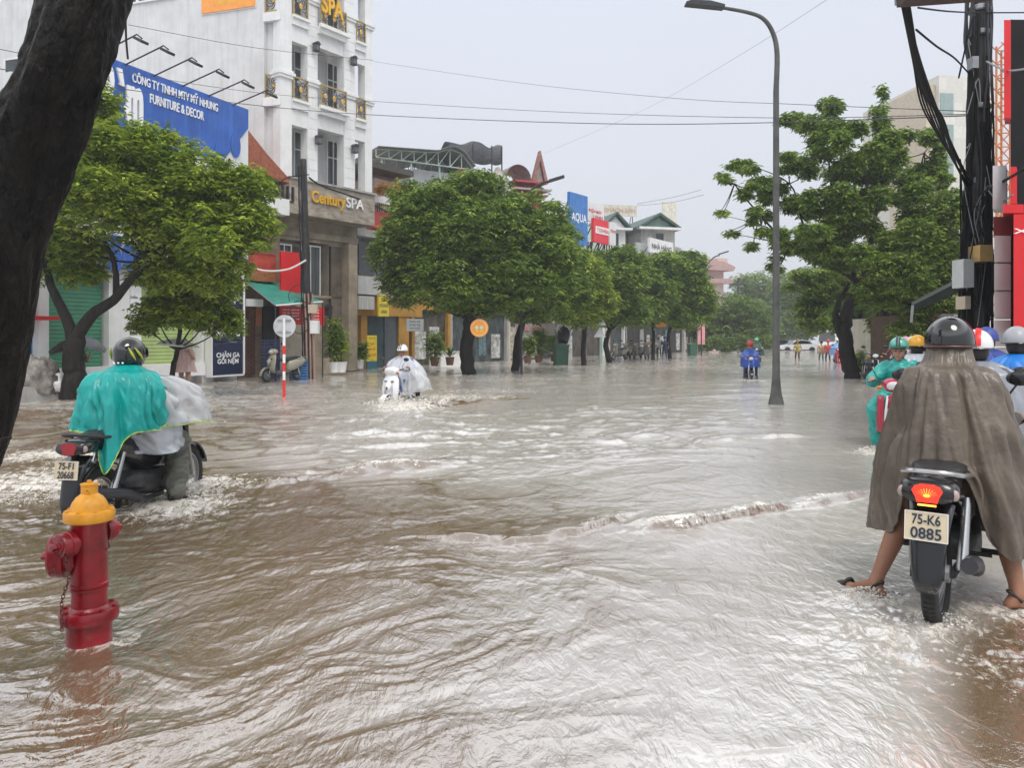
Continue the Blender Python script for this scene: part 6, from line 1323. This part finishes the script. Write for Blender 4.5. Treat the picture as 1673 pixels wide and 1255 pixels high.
bake('body', b, [SKIN2, DTR], pr, .009); MB().ball((-.17, 0, 1.43), .085, .09, .11, 14, 10).build('hair', HAIR, pr, True)
for (c, tx) in (((-.47, .33, .03), (-.36, .50, .0)), ((-.22, -.33, .03), (-.1, -.50, .0))):
    a = Vector(c); t = Vector(tx); f = (t-a); f.z = 0; f.normalize(); L_ = Vector((-f.y, f.x, 0)); mb = MB()
    P = [a-f*.07+L_*.0, a-f*.05+L_*.035, a+L_*.04, t+L_*.048, t+f*.06+L_*.02, t+f*.06-L_*.02, t-L_*.045, a-L_*.04, a-f*.05-L_*.035]
    mb.prism([(p.x, p.y) for p in P], .03, (0, 0, .035), 'xy'); mb.build('sandal', SHOE, pr)
    MB().tube(catrom([tuple(t-L_*.045+Vector((0, 0, .06))), tuple(t-f*.02+Vector((0, 0, .097))), tuple(t+L_*.045+Vector((0, 0, .06)))], 5), .012, 6).build('sandal_strap', SHOE, pr)
    MB().tube(catrom([tuple(a-L_*.04+Vector((0, 0, .07))), tuple(a-f*.055+Vector((0, 0, .12))), tuple(a+L_*.04+Vector((0, 0, .07)))], 5), .009, 6).build('sandal_strap', SHOE, pr)
def hemg(th, t, x, y, z):
    back = np.exp(-((np.abs((th-pi+pi) % (2*pi)-pi))/.62)**4)     # th = pi points backwards
    k = np.clip((t-.45)/.55, 0, 1); z = z-.03*k*np.sin(2*th+.6)
    lift = np.clip(.835-z, 0, 1)*back                              # the back panel lies over the seat instead of falling
    return x-lift*.22, y+.015*k, z+lift*.97
drape('poncho', GREYP, pr, [(1.475, -.16, 0, .10, .10), (1.40, -.18, 0, .115, .108), (1.355, -.20, 0, .135, .125), (1.335, -.22, 0, .175, .18), (1.30, -.23, -.01, .20, .205), (1.22, -.24, -.01, .215, .232), (1.08, -.24, -.015, .24, .262), (.93, -.23, -.02, .27, .298), (.78, -.2, -.025, .32, .332), (.6, -.15, -.03, .36, .362), (.46, -.12, -.03, .38, .368), (.35, -.1, -.03, .38, .36)],
      N=260, amp=.032, seed=4, k=(5, 9, 14, 23), hem=hemg, gather=.10, sub=8, trim=GREYP)
MB().tube(catrom([(-.30, -.2, 1.285), (-.345, -.1, 1.30), (-.36, 0, 1.295), (-.345, .1, 1.30), (-.30, .2, 1.285)], 6), .008, 6).build('yoke_seam', GREYP, pr, True)
h = helmet(pr, (-.14, 0, 1.465), BLKH, 0, 1.03, 'half', trim=mat('brown rim', (.10, .04, .03), .4))
# 2 --- turquoise rider on the left
BL = motorbike('black motorbike with a pale number plate, ridden by the person in the turquoise poncho', -3.215, 6.70, .144, .14, mat('black paint'), plate=('75-F1', '20668'), mirrors=False)
pr = rider('rider in a lime hemmed turquoise poncho and black full helmet at left', BL, [SKIN, mat('milky sleeve plastic', (.55, .57, .57), .35, var=.2, scale=9), mat('wet green grey trousers', (.11, .115, .09), .45, var=.3, bump=.5, bscale=14), SHOE], head=(-.2, 0, 1.42), chest=(-.28, 0, 1.08), pel=(-.34, 0, .88), feet=[(.05, -.24, .16), (.05, .24, .16)], knees=[(.16, -.22, .66), (.16, .22, .66)], vox=.01)
bake('trousers', [((-.25, -.1, .86), .1, (.16, -.22, .66), .095, 0), ((.16, -.22, .66), .09, (.07, -.25, .27), .088, 0), ((-.25, .1, .86), .1, (.16, .22, .66), .095, 0), ((.16, .22, .66), .09, (.07, .25, .27), .088, 0)], [mat('wet green grey trousers')], pr, .012, 3, folds(.02, 9, 14, 3))
def hemt(th, t, x, y, z):
    k = np.clip((t-.5)/.5, 0, 1); fr = np.cos(th)                       # lower towards the tail, raised over the thighs
    z = z+k*(.09*np.clip(fr, 0, 1)+.02*np.sin(3*th)); tail = np.exp(-((np.abs((th-pi*1.12+pi) % (2*pi)-pi))/.22)**2)*np.clip((t-.72)/.28, 0, 1)
    return x-tail*.10, y, z-tail*.30
drape('poncho', TEAL, pr, [(1.36, -.24, 0, .08, .085), (1.32, -.27, 0, .12, .13), (1.285, -.30, 0, .18, .23), (1.2, -.32, 0, .22, .285), (1.08, -.33, 0, .24, .31), (.95, -.33, 0, .27, .325), (.83, -.32, 0, .29, .335)], N=220, amp=.03, seed=11, k=(6, 10, 17, 27), hem=hemt, gather=.25, sub=9, trim=LIME)
drape('front_cape', CLEAR, pr, [(1.26, -.10, 0, .16, .27), (1.18, -.0, 0, .28, .37), (1.07, .07, 0, .36, .42), (.95, .12, 0, .40, .44), (.84, .15, 0, .41, .45)], N=120, amp=.03, seed=12, gather=.3, sub=6, trim=LIME)
drape('skirt', CLEARB, pr, [(.95, -.15, 0, .28, .25), (.85, -.1, 0, .3, .28), (.72, -.06, 0, .27, .3), (.62, -.04, 0, .2, .3)], N=120, amp=.04, seed=13, gather=.3)
h = helmet(pr, (-.2, 0, 1.43), BLKH, 0, 1., 'full', tilt=.12)
for k, (a, l, mm) in enumerate(((2.35, .5, mat('lime flame decal', (.45, .5, .05), .3)), (-2.2, .55, mat('lime flame decal')), (-2.55, .42, mat('lime flame decal')))):
    mb = MB(frame(-.2, 0, 1.45)); P = []
    for t in np.linspace(0, 1, 9): aa = a+l*t*(1 if a < 0 else -1); z = .06-.11*t; P.append((.157*cos(aa)*cos(z*5)-.01, .138*sin(aa)*cos(z*5), z))
    mb.tube(P, [.002+.009*sin(pi*t) for t in np.linspace(0, 1, 9)], 6); mb.build('flame_decal', mm, h, True)
for q in (-.04, 0, .04): MB(frame(-.2, 0, 1.38)).ball((-.158, q, .0), .004, .011, .008, 8, 6).build('white_mark', LETW, h)
# 3 --- white scooter coming towards the camera
yw = atan2(-.94, -.33)
SC = motorbike('white scooter ploughing through the flood towards the camera, left of centre', -2.63, 17.9, 0, .30, mat('white scooter paint', (.78, .78, .8), .2, var=.02, coat=.5), scooter=True, yaw=yw)
BLUJ = JACK('blue rain jacket', (.06, .12, .42))
pr = rider('rider in a clear billowing poncho over blue, white cap helmet, on the white scooter', SC, [SKIN2, BLUJ, BLUJ, SHOE], head=(-.14, 0, 1.42), chest=(-.2, 0, 1.1), pel=(-.3, 0, .88), feet=[(.2, -.12, .42), (.2, .12, .42)], knees=[(.2, -.16, .74), (.2, .2, .78)], vox=.014, facial=True)
helmet(pr, (-.14, 0, 1.44), WHITEH, 0, .98, 'half', band=[(-.25, -.1, METAL), (.1, .25, METAL)])
drape('poncho', CLEAR, pr, [(1.33, -.17, 0, .08, .09), (1.28, -.19, 0, .12, .17), (1.2, -.18, 0, .2, .27), (1.08, -.12, .05, .3, .34), (.9, -.12, .10, .38, .42), (.7, -.2, .16, .4, .44), (.52, -.26, .2, .38, .4)], N=160, amp=.05, seed=21, gather=.25)
# 4 --- oncoming rider in green, red and white motorbike
yw = atan2(-.84, -.55)
BR = motorbike('red and white motorbike facing the camera, left of the grey poncho rider', X_(1467, 10.3), 10.3, 0, .17, mat('cherry red paint', (.45, .015, .05), .2, coat=.5), yaw=yw, frontcol=mat('cherry red paint'))
lofted(hull([(.40, .62, .02, .02, 1), (.43, .64, .09, .1, .8), (.5, .56, .07, .09, .8), (.53, .52, .02, .03, 1)]), 'white_panel', mat('white scooter paint'), BR)
GRJ = mat('sea green rain suit', (.012, .36, .31), .35, var=.15, scale=5, spec=.6)
pr = rider('rider in a sea green rain suit and striped green helmet, facing the camera', BR, [SKIN, GRJ, GRJ, GRJ], head=(-.10, 0, 1.43), chest=(-.18, 0, 1.1), pel=(-.28, 0, .88), feet=[(.05, -.2, .14), (.05, .2, .14)], knees=[(.2, -.24, .66), (.2, .24, .66)], vox=.009, facial=True, headyaw=.05)
bake('rain_suit', [((-.28, 0, .92), .17, (-.18, 0, 1.16), .165, 0), ((-.18, -.1, 1.18), .11, (-.18, .1, 1.18), .11, 0), ((-.17, 0, 1.24), .09, (-.14, 0, 1.31), .062, 0)]+
     [q for s_ in (-1, 1) for q in (((-.18, s_*.16, 1.21), .095, (-.05, s_*.33, 1.03), .078, 0), ((-.05, s_*.33, 1.03), .076, (.07, s_*.3, 1.06), .055, 0), ((-.26, s_*.1, .88), .12, (.2, s_*.24, .67), .11, 0), ((.2, s_*.24, .67), .105, (.08, s_*.22, .25), .10, 0))], [GRJ], pr, .012, 2, folds(.022, 10, 9, 5))
helmet(pr, (-.10, 0, 1.475), mat('green helmet shell', (.10, .40, .30), .2, coat=.5), .05, .98, 'half', trim=mat('dark green trim', (.02, .06, .05), .3), band=[(-.2, -.05, METAL), (.05, .2, METAL)])
strap(pr, (-.10, 0, 1.45))
# 5 --- riders ahead of the grey poncho
def far_rider(label, px, Y, slope, sink, bl, coat, hm, headz=1.44, yaw=None, skin=SKIN, poncho=None, scooter=False, bcol=None, band=None, vox=.02, kind='half', rings=None, seed=1, side=0):
    bk = motorbike(bl, X_(px, Y), Y, slope, sink, bcol or mat('black paint'), yaw=yaw, scooter=scooter)
    p = rider(label, bk, [skin, coat, coat, SHOE], head=(-.16, 0, headz), chest=(-.22, 0, headz-.33), pel=(-.3, 0, .88), vox=vox, fine=False, facial=yaw is not None)
    helmet(p, (-.16, 0, headz+(.02 if yaw is None else .04)), hm, 0, 1., kind, band=band)
    if poncho: drape('poncho', poncho, p, rings or [(headz-.09, -.18, 0, .08, .09), (headz-.14, -.2, 0, .12, .17), (headz-.22, -.2, 0, .18, .26), (headz-.4, -.18, 0, .26, .33), (.85, -.15, 0, .32, .37), (.65, -.12, 0, .36, .4)], N=110, amp=.03, seed=seed, gather=.25, sub=5)
    return p
REDB = mat('red reflective')
far_rider('rider in a red striped white helmet and smoky poncho beyond the grey poncho', 1598, 6.7, .68, .12, 'dark motorbike under the rider with the red striped helmet', JACK('dark blue grey jacket', (.08, .09, .12)), WHITEH, 1.46, poncho=plastic('smoky rain plastic', (.32, .34, .38), .8), band=[(-.28, .05, REDB)], seed=31, vox=.014)
far_rider('rider in a bright blue rain jacket and grey helmet at the right edge', 1660, 7.6, .62, .12, 'motorbike of the blue jacket rider, cut by the right edge', JACK('bright blue jacket', (.01, .18, .55)), mat('grey helmet shell', (.35, .36, .38), .35), 1.5, poncho=mat('bright blue rain cloth', (.01, .18, .58), .45, var=.12), seed=32, vox=.016)
far_rider('rider with a yellow topped helmet and clear poncho between the green and grey riders', 1500, 11.2, .6, .15, 'motorbike of the clear poncho rider with the yellow topped helmet', JACK('grey striped shirt', (.35, .36, .4)), mat('yellow orange helmet', (.7, .35, .03), .3), 1.46, poncho=CLEARB, seed=33)
far_rider('rider in a dark blue hooded raincoat just above the red striped helmet', 1612, 9.4, .6, .1, 'motorbike of the hooded blue rider', JACK('navy raincoat', (.02, .04, .2)), mat('navy hood', (.03, .06, .28), .5), 1.5, poncho=mat('navy rain cloth', (.02, .05, .25), .5), seed=34, vox=.02)
# blue riders in the middle distance
BLUEP = mat('blue rain cape', (.03, .09, .42), .45, var=.25); NVY = mat('navy rain trousers', (.012, .02, .09), .5)
far_rider('rider in a blue cape and red helmet facing the camera, near the lamp pole', 1226, 27.6, 0, .28, 'motorbike hidden under the blue caped rider by the lamp pole', JACK('deep blue rain jacket', (.03, .08, .38)), mat('red helmet shell', (.6, .03, .05), .3), 1.42, yaw=atan2(-1, -.25), poncho=BLUEP, seed=41, rings=[(1.33, -.18, 0, .08, .09), (1.28, -.2, 0, .12, .17), (1.2, -.17, 0, .22, .24), (1.05, .0, 0, .36, .29), (.85, .05, 0, .42, .3), (.68, .05, 0, .42, .3)])
far_rider('rider in dark green directly behind the blue caped rider', 1236, 44, 0, .2, 'dark motorbike behind the blue caped rider', JACK('dark green jacket', (.02, .08, .06)), mat('green helmet shell'), 1.45, yaw=atan2(-1, -.3), poncho=mat('dark green cape', (.015, .07, .06), .5), seed=42)
far_rider('rider in a light blue cape on a red scooter beside the curved trunk', 1369, 44, 0, .2, 'red scooter left of the curved tree trunk', JACK('light blue jacket', (.15, .35, .7)), mat('white helmet shell'), 1.45, yaw=atan2(-1, -.3), scooter=True, bcol=mat('cherry red paint'), poncho=mat('light blue cape', (.2, .42, .75), .5), seed=43)
def walker(label, px, Y, H, sink, coat, trou, skin=SKIN, hair=HAIR, yaw=pi/2, step=.18, skirt=None, hat=None, arm='down', vox=.02, s=None, feetm=None):
    """upright figure on local x = facing; scaled to height H"""
    r = thing('person', label, 'person', (X_(px, Y), Y, -sink), yaw); s = H/1.7
    hd = (0.01, 0, 1.57); b = torso_bones((0, 0, .95), (0, 0, 1.2), (0, 0, 1.42), hd, mi=1)+head_bones(hd)
    b += leg_bones((0, .09, .92), (step*.9+.03, .1, .5), (step, .1, .09), (step+.13, .12, .03), 2, 2, 3)+leg_bones((0, -.09, .92), (-step*.1+.02, -.1, .5), (-step, -.1, .1), (-step+.13, -.12, .03), 2, 2, 3)
    for q in (-1, 1):
        if arm == 'up' and q == 1: b += [((0, q*.18, 1.36), .055, (.08, q*.26, 1.12), .042, 1), ((.08, q*.26, 1.12), .04, (.2, q*.14, 1.3), .03, 0), ((.2, q*.14, 1.3), .03, (.21, q*.12, 1.36), .034, 0)]
        else: b += [((0, q*.19, 1.36), .055, (-.02, q*.27, 1.1), .042, 1), ((-.02, q*.27, 1.1), .04, (.06, q*.25, .88), .03, 0), ((.06, q*.25, .88), .028, (.08, q*.24, .8), .03, 0)]
    b = [(tuple(Vector(q[0])*s), q[1]*s, tuple(Vector(q[2])*s), q[3]*s, q[4]) for q in b]
    bake('body', b, [skin, coat, trou, feetm or SHOE], r, vox)
    if hat is None: MB().ball((-.015*s, 0, 1.615*s), .105*s, .1*s, .1*s, 14, 10).build('hair', hair, r, True)
    else: helmet(r, (0, 0, 1.6*s), hat, 0, s)
    if skirt: drape('dress', skirt, r, [(1.42*s, 0, 0, .09, .16), (1.3*s, 0, 0, .13, .2), (1.1*s, 0, 0, .14, .17), (.95*s, 0, 0, .17, .2), (.75*s, .02, 0, .22, .25)], N=90, amp=.02, seed=5, gather=.5)
    return r
def umbrella(label, px, py, Y, R_, m, tilt=0, ty=0):
    c = W3(px, py, Y); r = thing('umbrella', label, 'umbrella', c, 0); M = frame(0, 0, 0, 0, ty, tilt); N = 8
    rows = [[tuple(M @ Vector((R_*t*cos(a)*(1-.07*t*abs(sin(a*N/2))), R_*t*sin(a)*(1-.07*t*abs(sin(a*N/2))), .32*R_*(1-t*t)+.0))) for a in np.linspace(0, 2*pi, 64, endpoint=False)] for t in np.linspace(.02, 1, 10)]
    lofted(rows, 'canopy', m, r).modifiers.new('thickness', 'SOLIDIFY').thickness = .006
    MB(M).tube([(0, 0, .36*R_), (0, 0, -.62)], .009, 6).build('shaft', METAL, r)
    for k in range(8): a = k*pi/4; MB(M).tube([(0, 0, .28*R_), (R_*.95*cos(a), R_*.95*sin(a), .03)], .004, 4).build('rib', STEEL, r)
PINKD = mat('pale pink dress', (.62, .42, .38), .6, var=.1)
walker('woman in a short pale pink dress wading under a white umbrella', 302, 20.4, 1.58, .16, PINKD, SKIN, yaw=-pi/2+.3, skirt=PINKD, arm='up', vox=.014, feetm=SKIN, hair=mat('brown hair', (.06, .03, .02), .5))
umbrella('white umbrella held by the woman in the pink dress', 291, 565, 19.9, .55, mat('white umbrella cloth', (.7, .68, .62), .6, transl=.2), .1)
walker('person in dark clothes walking half hidden behind the forked tree trunk', 130, 18.9, 1.62, .2, mat('dark shirt', (.02, .02, .025), .6), mat('dark blue shorts', (.02, .05, .12), .6), yaw=.1, arm='up', vox=.016)
umbrella('black umbrella behind the forked tree trunk', 108, 566, 19.1, .42, mat('black umbrella cloth', (.02, .02, .022), .5), -.5)
umbrella('silver grey umbrella tilted right of the forked tree trunk', 147, 562, 18.9, .42, mat('silver umbrella cloth', (.22, .22, .24), .35), .55)
walker('man in a white shirt holding a phone to his ear behind the turquoise rider', 205, 22.5, 1.7, .05, mat('white shirt', (.7, .7, .7), .6), mat('white shirt'), yaw=0, arm='up', vox=.018)
walker('wading person in a yellow jacket and brown trousers before the white car', 1303, 51.8, 1.62, .33, mat('yellow rain jacket', (.30, .24, .05), .5), mat('brown trousers', (.09, .05, .03), .6), yaw=pi/2, step=.1, hat=mat('dull yellow cap', (.25, .18, .05), .6))
walker('wading person in a red jacket right of the yellow jacket', 1353, 48, 1.6, .3, mat('red jacket', (.42, .06, .05), .5), DTR, yaw=pi/2, step=.12, hat=mat('red helmet shell'))
walker('wading person in a tan jacket and grey trousers left of the red jacket', 1342, 48.5, 1.55, .3, mat('tan jacket', (.4, .25, .14), .5), mat('grey trousers', (.15, .16, .18), .6), yaw=pi/2, step=.12)
walker('distant person in a white and pink top right of the curved tree trunk', 1398, 50, 1.7, .0, mat('lilac top', (.5, .42, .6), .5), DTR, hat=mat('pink helmet', (.6, .25, .3), .4))
walker('distant person in white right of the lilac top', 1391, 52, 1.7, .0, mat('white shirt'), mat('pale blue trousers', (.3, .45, .55), .5), hat=mat('yellow orange helmet'))
walker('person in a clear raincoat on the pavement between the thin far trees', 1077, 52, 1.65, .05, mat('white raincoat', (.5, .52, .55), .5), DTR, hat=mat('white helmet shell'))
walker('person in a navy raincoat right of the clear raincoat', 1086, 51.5, 1.6, .1, NVY, NVY, hat=mat('navy hood'))
umbrella('beige umbrella between the thin far tree trunks', 1063, 563, 51, .6, mat('beige umbrella cloth', (.5, .38, .22), .6))
for i, (px, py, col, hc) in enumerate(((1492, 560, (.3, .3, .33), 'white helmet shell'), (1480, 562, (.5, .4, .4), 'pink helmet'), (1521, 557, (.12, .1, .3), 'grey helmet shell'), (1468, 556, (.35, .1, .1), 'red helmet shell'))):
    far_rider(['rider in grey far behind the yellow topped helmet', 'rider in pale pink far behind the green helmet', 'rider in purple beside the black helmet, far back', 'rider in dark red beyond the green helmet'][i], px, [17, 20, 15, 24][i], .6, .12, ['dark motorbike of the far grey rider', 'dark motorbike of the far pale pink rider', 'dark motorbike of the far purple rider', 'dark motorbike of the far dark red rider'][i], mat('coat %d' % i, col, .5), mat(hc), 1.43, vox=.025)
# parked motorbikes: one model copied with its parts
pk = motorbike('cream scooter parked under the green awning between the striped post and the leaning pole', X_(462, 25.6), 25.6, 0, .0, mat('cream scooter paint', (.30, .28, .22), .3), scooter=True, yaw=-2.2, group='parked motorbikes on the pavements')
for px, Y, yw, lab in ((1025, 52, -2, 'parked motorbike right of the dark round street tree'), (1042, 53, -2.1, 'parked motorbike, middle one between the far tree trunks'), (1057, 53.5, -1.9, 'parked motorbike just left of the beige umbrella'), (1012, 50, -2.4, 'parked motorbike nearest the dark round street tree')):
    c = copy_tree(pk); c.location = (X_(px, Y), Y, 0); c.rotation_euler.z = yw; c['label'] = lab
pb = motorbike('parked dark motorbike with round pale mirror at the foot of the curved tree', X_(1425, 24), 24, 0, .1, mat('black paint'), yaw=-1.8, group='parked motorbikes on the pavements')
# cars far down the street
def car(label, px, Y, yaw, col, van=False, L_=4.5, sink=.25):
    r = thing('van' if van else 'car', label, 'van' if van else 'car', (X_(px, Y), Y, -sink), yaw); h = 1.45 if not van else 2.5; w = .88; P = col
    if van: prof = [(-2.6, .35), (2.5, .35), (2.6, .8), (2.5, 1.3), (2.15, 2.3), (1.9, 2.5), (-2.5, 2.5), (-2.6, 2.3)]
    else: prof = [(-2.2, .35), (2.2, .35), (2.25, .6), (2.1, .78), (1.1, .92), (.45, 1.35), (-.2, 1.46), (-1.0, 1.4), (-1.75, 1.0), (-2.2, .95), (-2.25, .6)]
    rows = []
    for y in np.linspace(-1, 1, 13):
        k = 1-.06*abs(y)**3; rows.append([(x*(k if z < 1 else k*.99), y*w*(1 if z < .95 else 1-(z-.95)*.28), .35+(z-.35)*(1 if abs(y) < .99 else .97)) for x, z in prof])
    V, Q = loft(np.array(rows)); o = fast_mesh('body', V, Q, P, r, smooth=False); mb = MB(); mb.prism([(x*.94, z) for x, z in prof], 1.7*w/.88, (0, -.85, 0)); mb.build('inner_body', P, r)
    if van:
        MB().add([(2.42, -.75, 1.35), (2.42, .75, 1.35), (2.08, .7, 2.2), (2.08, -.7, 2.2)], [(0, 1, 2, 3)]).build('windscreen', GLASS, r)
        bpy.data.objects[r.children[-1].name].location.x = .09
    else:
        for s_ in (-1, 1): MB().prism([(.95, .95), (.42, 1.3), (-.2, 1.4), (-.95, 1.34), (-1.5, 1.02)], .01, (0, s_*(w-.04) if s_ > 0 else -(w-.035), 0)).build('side_window', GLASS, r)
        MB().add([(1.1, -.7, .95), (1.1, .7, .95), (.5, .6, 1.34), (.5, -.6, 1.34)], [(0, 1, 2, 3)]).build('windscreen', GLASS, r)
    for x in (-1.4, 1.4):
        for s_ in (-1, 1): MB().lathe([(0, -.1), (.2, -.1), (.32, -.09), (.33, .09), (.2, .1), (0, .1)], 20, (x, s_*(w-.06), .33), 'y').build('wheel', RUB, r, True)
    for s_ in (-1, 1): MB().ball((2.2 if not van else 2.56, s_*.62, .68), .06, .16, .08, 10, 6).build('headlight', LENSW, r)
    return r
car('white car crossing the far end of the flooded street', 1302, 88, pi, mat('white car paint', (.75, .75, .76), .25, coat=.5, var=.02))
car('boxy white van coming down the street beyond the red jacket', 1354, 78, atan2(-1, -.5), mat('white car paint'), True)
car('dark car behind the white car, at the far crossing', 1268, 100, pi, mat('dark car paint', (.04, .045, .06), .25, coat=.5))
car('second dark car behind the white car, further right', 1300, 104, pi+.2, mat('dark car paint'))
# ---------------------------------------------------------------- fire hydrant in the left foreground
YH = 3.63; XH = X_(146, YH); HR = mat('hydrant red enamel', (.24, .004, .010), .28, var=.42, scale=9, streak=.25, dirt=(.10, .01, .01), bump=.12, bscale=30, coat=.1)
HY = mat('hydrant yellow enamel', (.72, .32, .018), .38, var=.22, scale=8, streak=.35, dirt=(.3, .12, .02), bump=.12, bscale=30)
hy = thing('fire_hydrant', 'red fire hydrant with a yellow bonnet standing in the flood', 'fire hydrant', (XH, YH, 0)); s = YH/F
zf = lambda py: Z_(py, YH)
mb = MB().lathe([(.098, -.3), (.098, zf(1013)), (.125, zf(1012)), (.128, zf(1008)), (.128, zf(997)), (.122, zf(993)), (.09, zf(992)), (.078, zf(988)), (.077, zf(962)), (.084, zf(961)), (.084, zf(958)), (.077, zf(957)), (.077, zf(955)), (.084, zf(954)), (.084, zf(951)), (.079, zf(950)), (.08, zf(850)), (.084, zf(848))], 40)
mb.build('barrel', HR, hy, 35)
for k in range(8): a = k*pi/4+.2; MB().lathe([(0, zf(990)), (.012, zf(990)), (.012, zf(994)), (0, zf(994))][::-1], 6, (.108*cos(a), .108*sin(a), .002)).build('flange_bolt', HR, hy)
mb = MB().lathe([(.08, zf(851)), (.107, zf(850)), (.11, zf(848)), (.11, zf(836)), (.106, zf(833)), (.084, zf(832)), (.080, zf(826)), (.072, zf(819)), (.058, zf(812)), (.042, zf(808)), (.036, zf(806)), (.036, zf(793)), (.039, zf(792)), (.039, zf(790)), (.0, zf(789.5))], 40); mb.build('bonnet', HY, hy, 35)
MB().torus((.012, -.037, zf(801)), .009, .003, 'y', 14, 6).build('chain_eye', HY, hy, True); MB().lathe([(0, 0), (.011, 0), (.011, zf(786)-zf(790)+.004), (0, zf(786)-zf(790)+.004)], 5, (0, 0, zf(790))).build('operating_nut', HY, hy)
for k in range(8): a = k*pi/4; MB().lathe([(0, .0), (.009, 0), (.009, .007), (0, .007)][::-1], 6, (.096*cos(a), .096*sin(a), zf(833))).build('bonnet_bolt', HY, hy)
def nozzle(dx, dy, z, r_, ln, name):
    a = atan2(dy, dx); M = frame(0, 0, z, a); mb = MB(M)
    mb.lathe([(r_*.78, .05), (r_*.78, ln*.55), (r_*1.05, ln*.56), (r_*1.05, ln*.72), (r_*.98, ln*.74), (r_*.98, ln*.9), (r_*.9, ln*.96), (r_*.62, ln*.97), (r_*.60, ln), (r_*.4, ln+.002), (r_*.38, ln+.008), (0, ln+.009)], 32, (0, 0, 0), 'x'); o = mb.build(name, HR, hy, 35)
    MB(M).lathe([(0, ln), (.017, ln), (.015, ln+.03), (0, ln+.03)], 5, (0, 0, 0), 'x').build('cap_nut', HR, o)
    return o
nozzle(-.55, -1, zf(882), .058, .15, 'hose_outlet'); nozzle(-1., -.30, zf(904), .10, .17, 'pumper_outlet'); nozzle(.62, 1., zf(872), .055, .125, 'hose_outlet')
def chain(P, name='chain'):
    C = catrom(P, 12); d = np.r_[0, np.cumsum(np.linalg.norm(np.diff(C, axis=0), axis=1))]; mb = MB(); n = int(d[-1]/.019)
    for k in range(n):
        q = np.array([np.interp((k+.5)*.019, d, C[:, j]) for j in range(3)]); q2 = np.array([np.interp((k+.7)*.019, d, C[:, j]) for j in range(3)]); t = Vector(q2-q).normalized()
        M = Matrix.Translation(q) @ t.to_track_quat('X', 'Z').to_matrix().to_4x4() @ Matrix.Rotation((k % 2)*pi/2, 4, 'X')
        mb.M = M; mb.tube([(.0125*cos(a), .007*sin(a), 0) for a in np.linspace(0, 2*pi, 11)], .0023, 5, False)
    return mb.build(name, mat('rusty red chain', (.12, .03, .025), .5, .3, var=.4, scale=20), hy, True)
def hp(px, py, dy=-.1): return tuple(W3(px, py, YH+dy)-Vector((XH, YH, 0)))
chain([hp(107, 905, -.17), hp(110, 925, -.15), hp(113, 945, -.13), hp(106, 965, -.13), hp(101, 985, -.13), hp(101, 1005, -.13), hp(101, 1038, -.13)]); chain([hp(172, 880, .05), hp(177, 893, .05), hp(172, 898, .0), hp(168, 890, .0)])
# ---------------------------------------------------------------- splashes: beads of thrown water where wheels and feet break the surface
SPL = mat('white water spray', (.7, .67, .62), .25, var=.1)
def splash(label, px, py, rx, ry, n, h, seed, size=.012):
    cx, cy = G_(px, py); r = np.random.default_rng(seed); mb = MB()
    for k in range(n):
        a = r.random()*2*pi; q = r.random()**.7; x, y = rx*q*cos(a), ry*q*sin(a); z = h*(1-q)*r.random()**1.5+.01; s_ = size*(.3+r.random()**2.5)
        mb.ball((x, y, z), s_*(1+r.random()), s_, s_*(.7+.6*r.random()), 5, 4)
    o = mb.build('spray', SPL, None, True); o.location = (cx, cy, 0); tag(o, label, kind='stuff')
splash('white spray thrown up by the front of the white scooter', 655, 662, .9, .5, 1400, .34, 1, .011); splash('white spray around the turquoise rider front wheel', 315, 812, .45, .35, 700, .14, 2, .006)
splash('churned spray behind the turquoise rider rear wheel', 85, 820, .8, .4, 700, .10, 3, .006); splash('spray round the left foot of the grey poncho rider', 1420, 978, .18, .12, 420, .07, 4, .006)
splash('spray at the rear wheel of the grey poncho rider', 1530, 1018, .2, .12, 300, .06, 5, .005); splash('spray at the foot of the green suited rider', 1437, 738, .3, .2, 220, .1, 6, .01)
# ---------------------------------------------------------------- rain-hazed air
hz = MB().box(-520, 520, -6, 420, -1, 26).build('haze', bpy.data.materials.new('rain haze')); hm = hz.data.materials[0]; hm.use_nodes = True; t = hm.node_tree; t.nodes.clear()
oo = t.nodes.new('ShaderNodeOutputMaterial'); pv = t.nodes.new('ShaderNodeVolumePrincipled'); pv.inputs['Color'].default_value = (.93, .96, 1, 1); pv.inputs['Density'].default_value = .0012; pv.inputs['Anisotropy'].default_value = 0
t.links.new(pv.outputs[0], oo.inputs['Volume']); tag(hz, 'pale rain haze filling the street', kind='stuff')
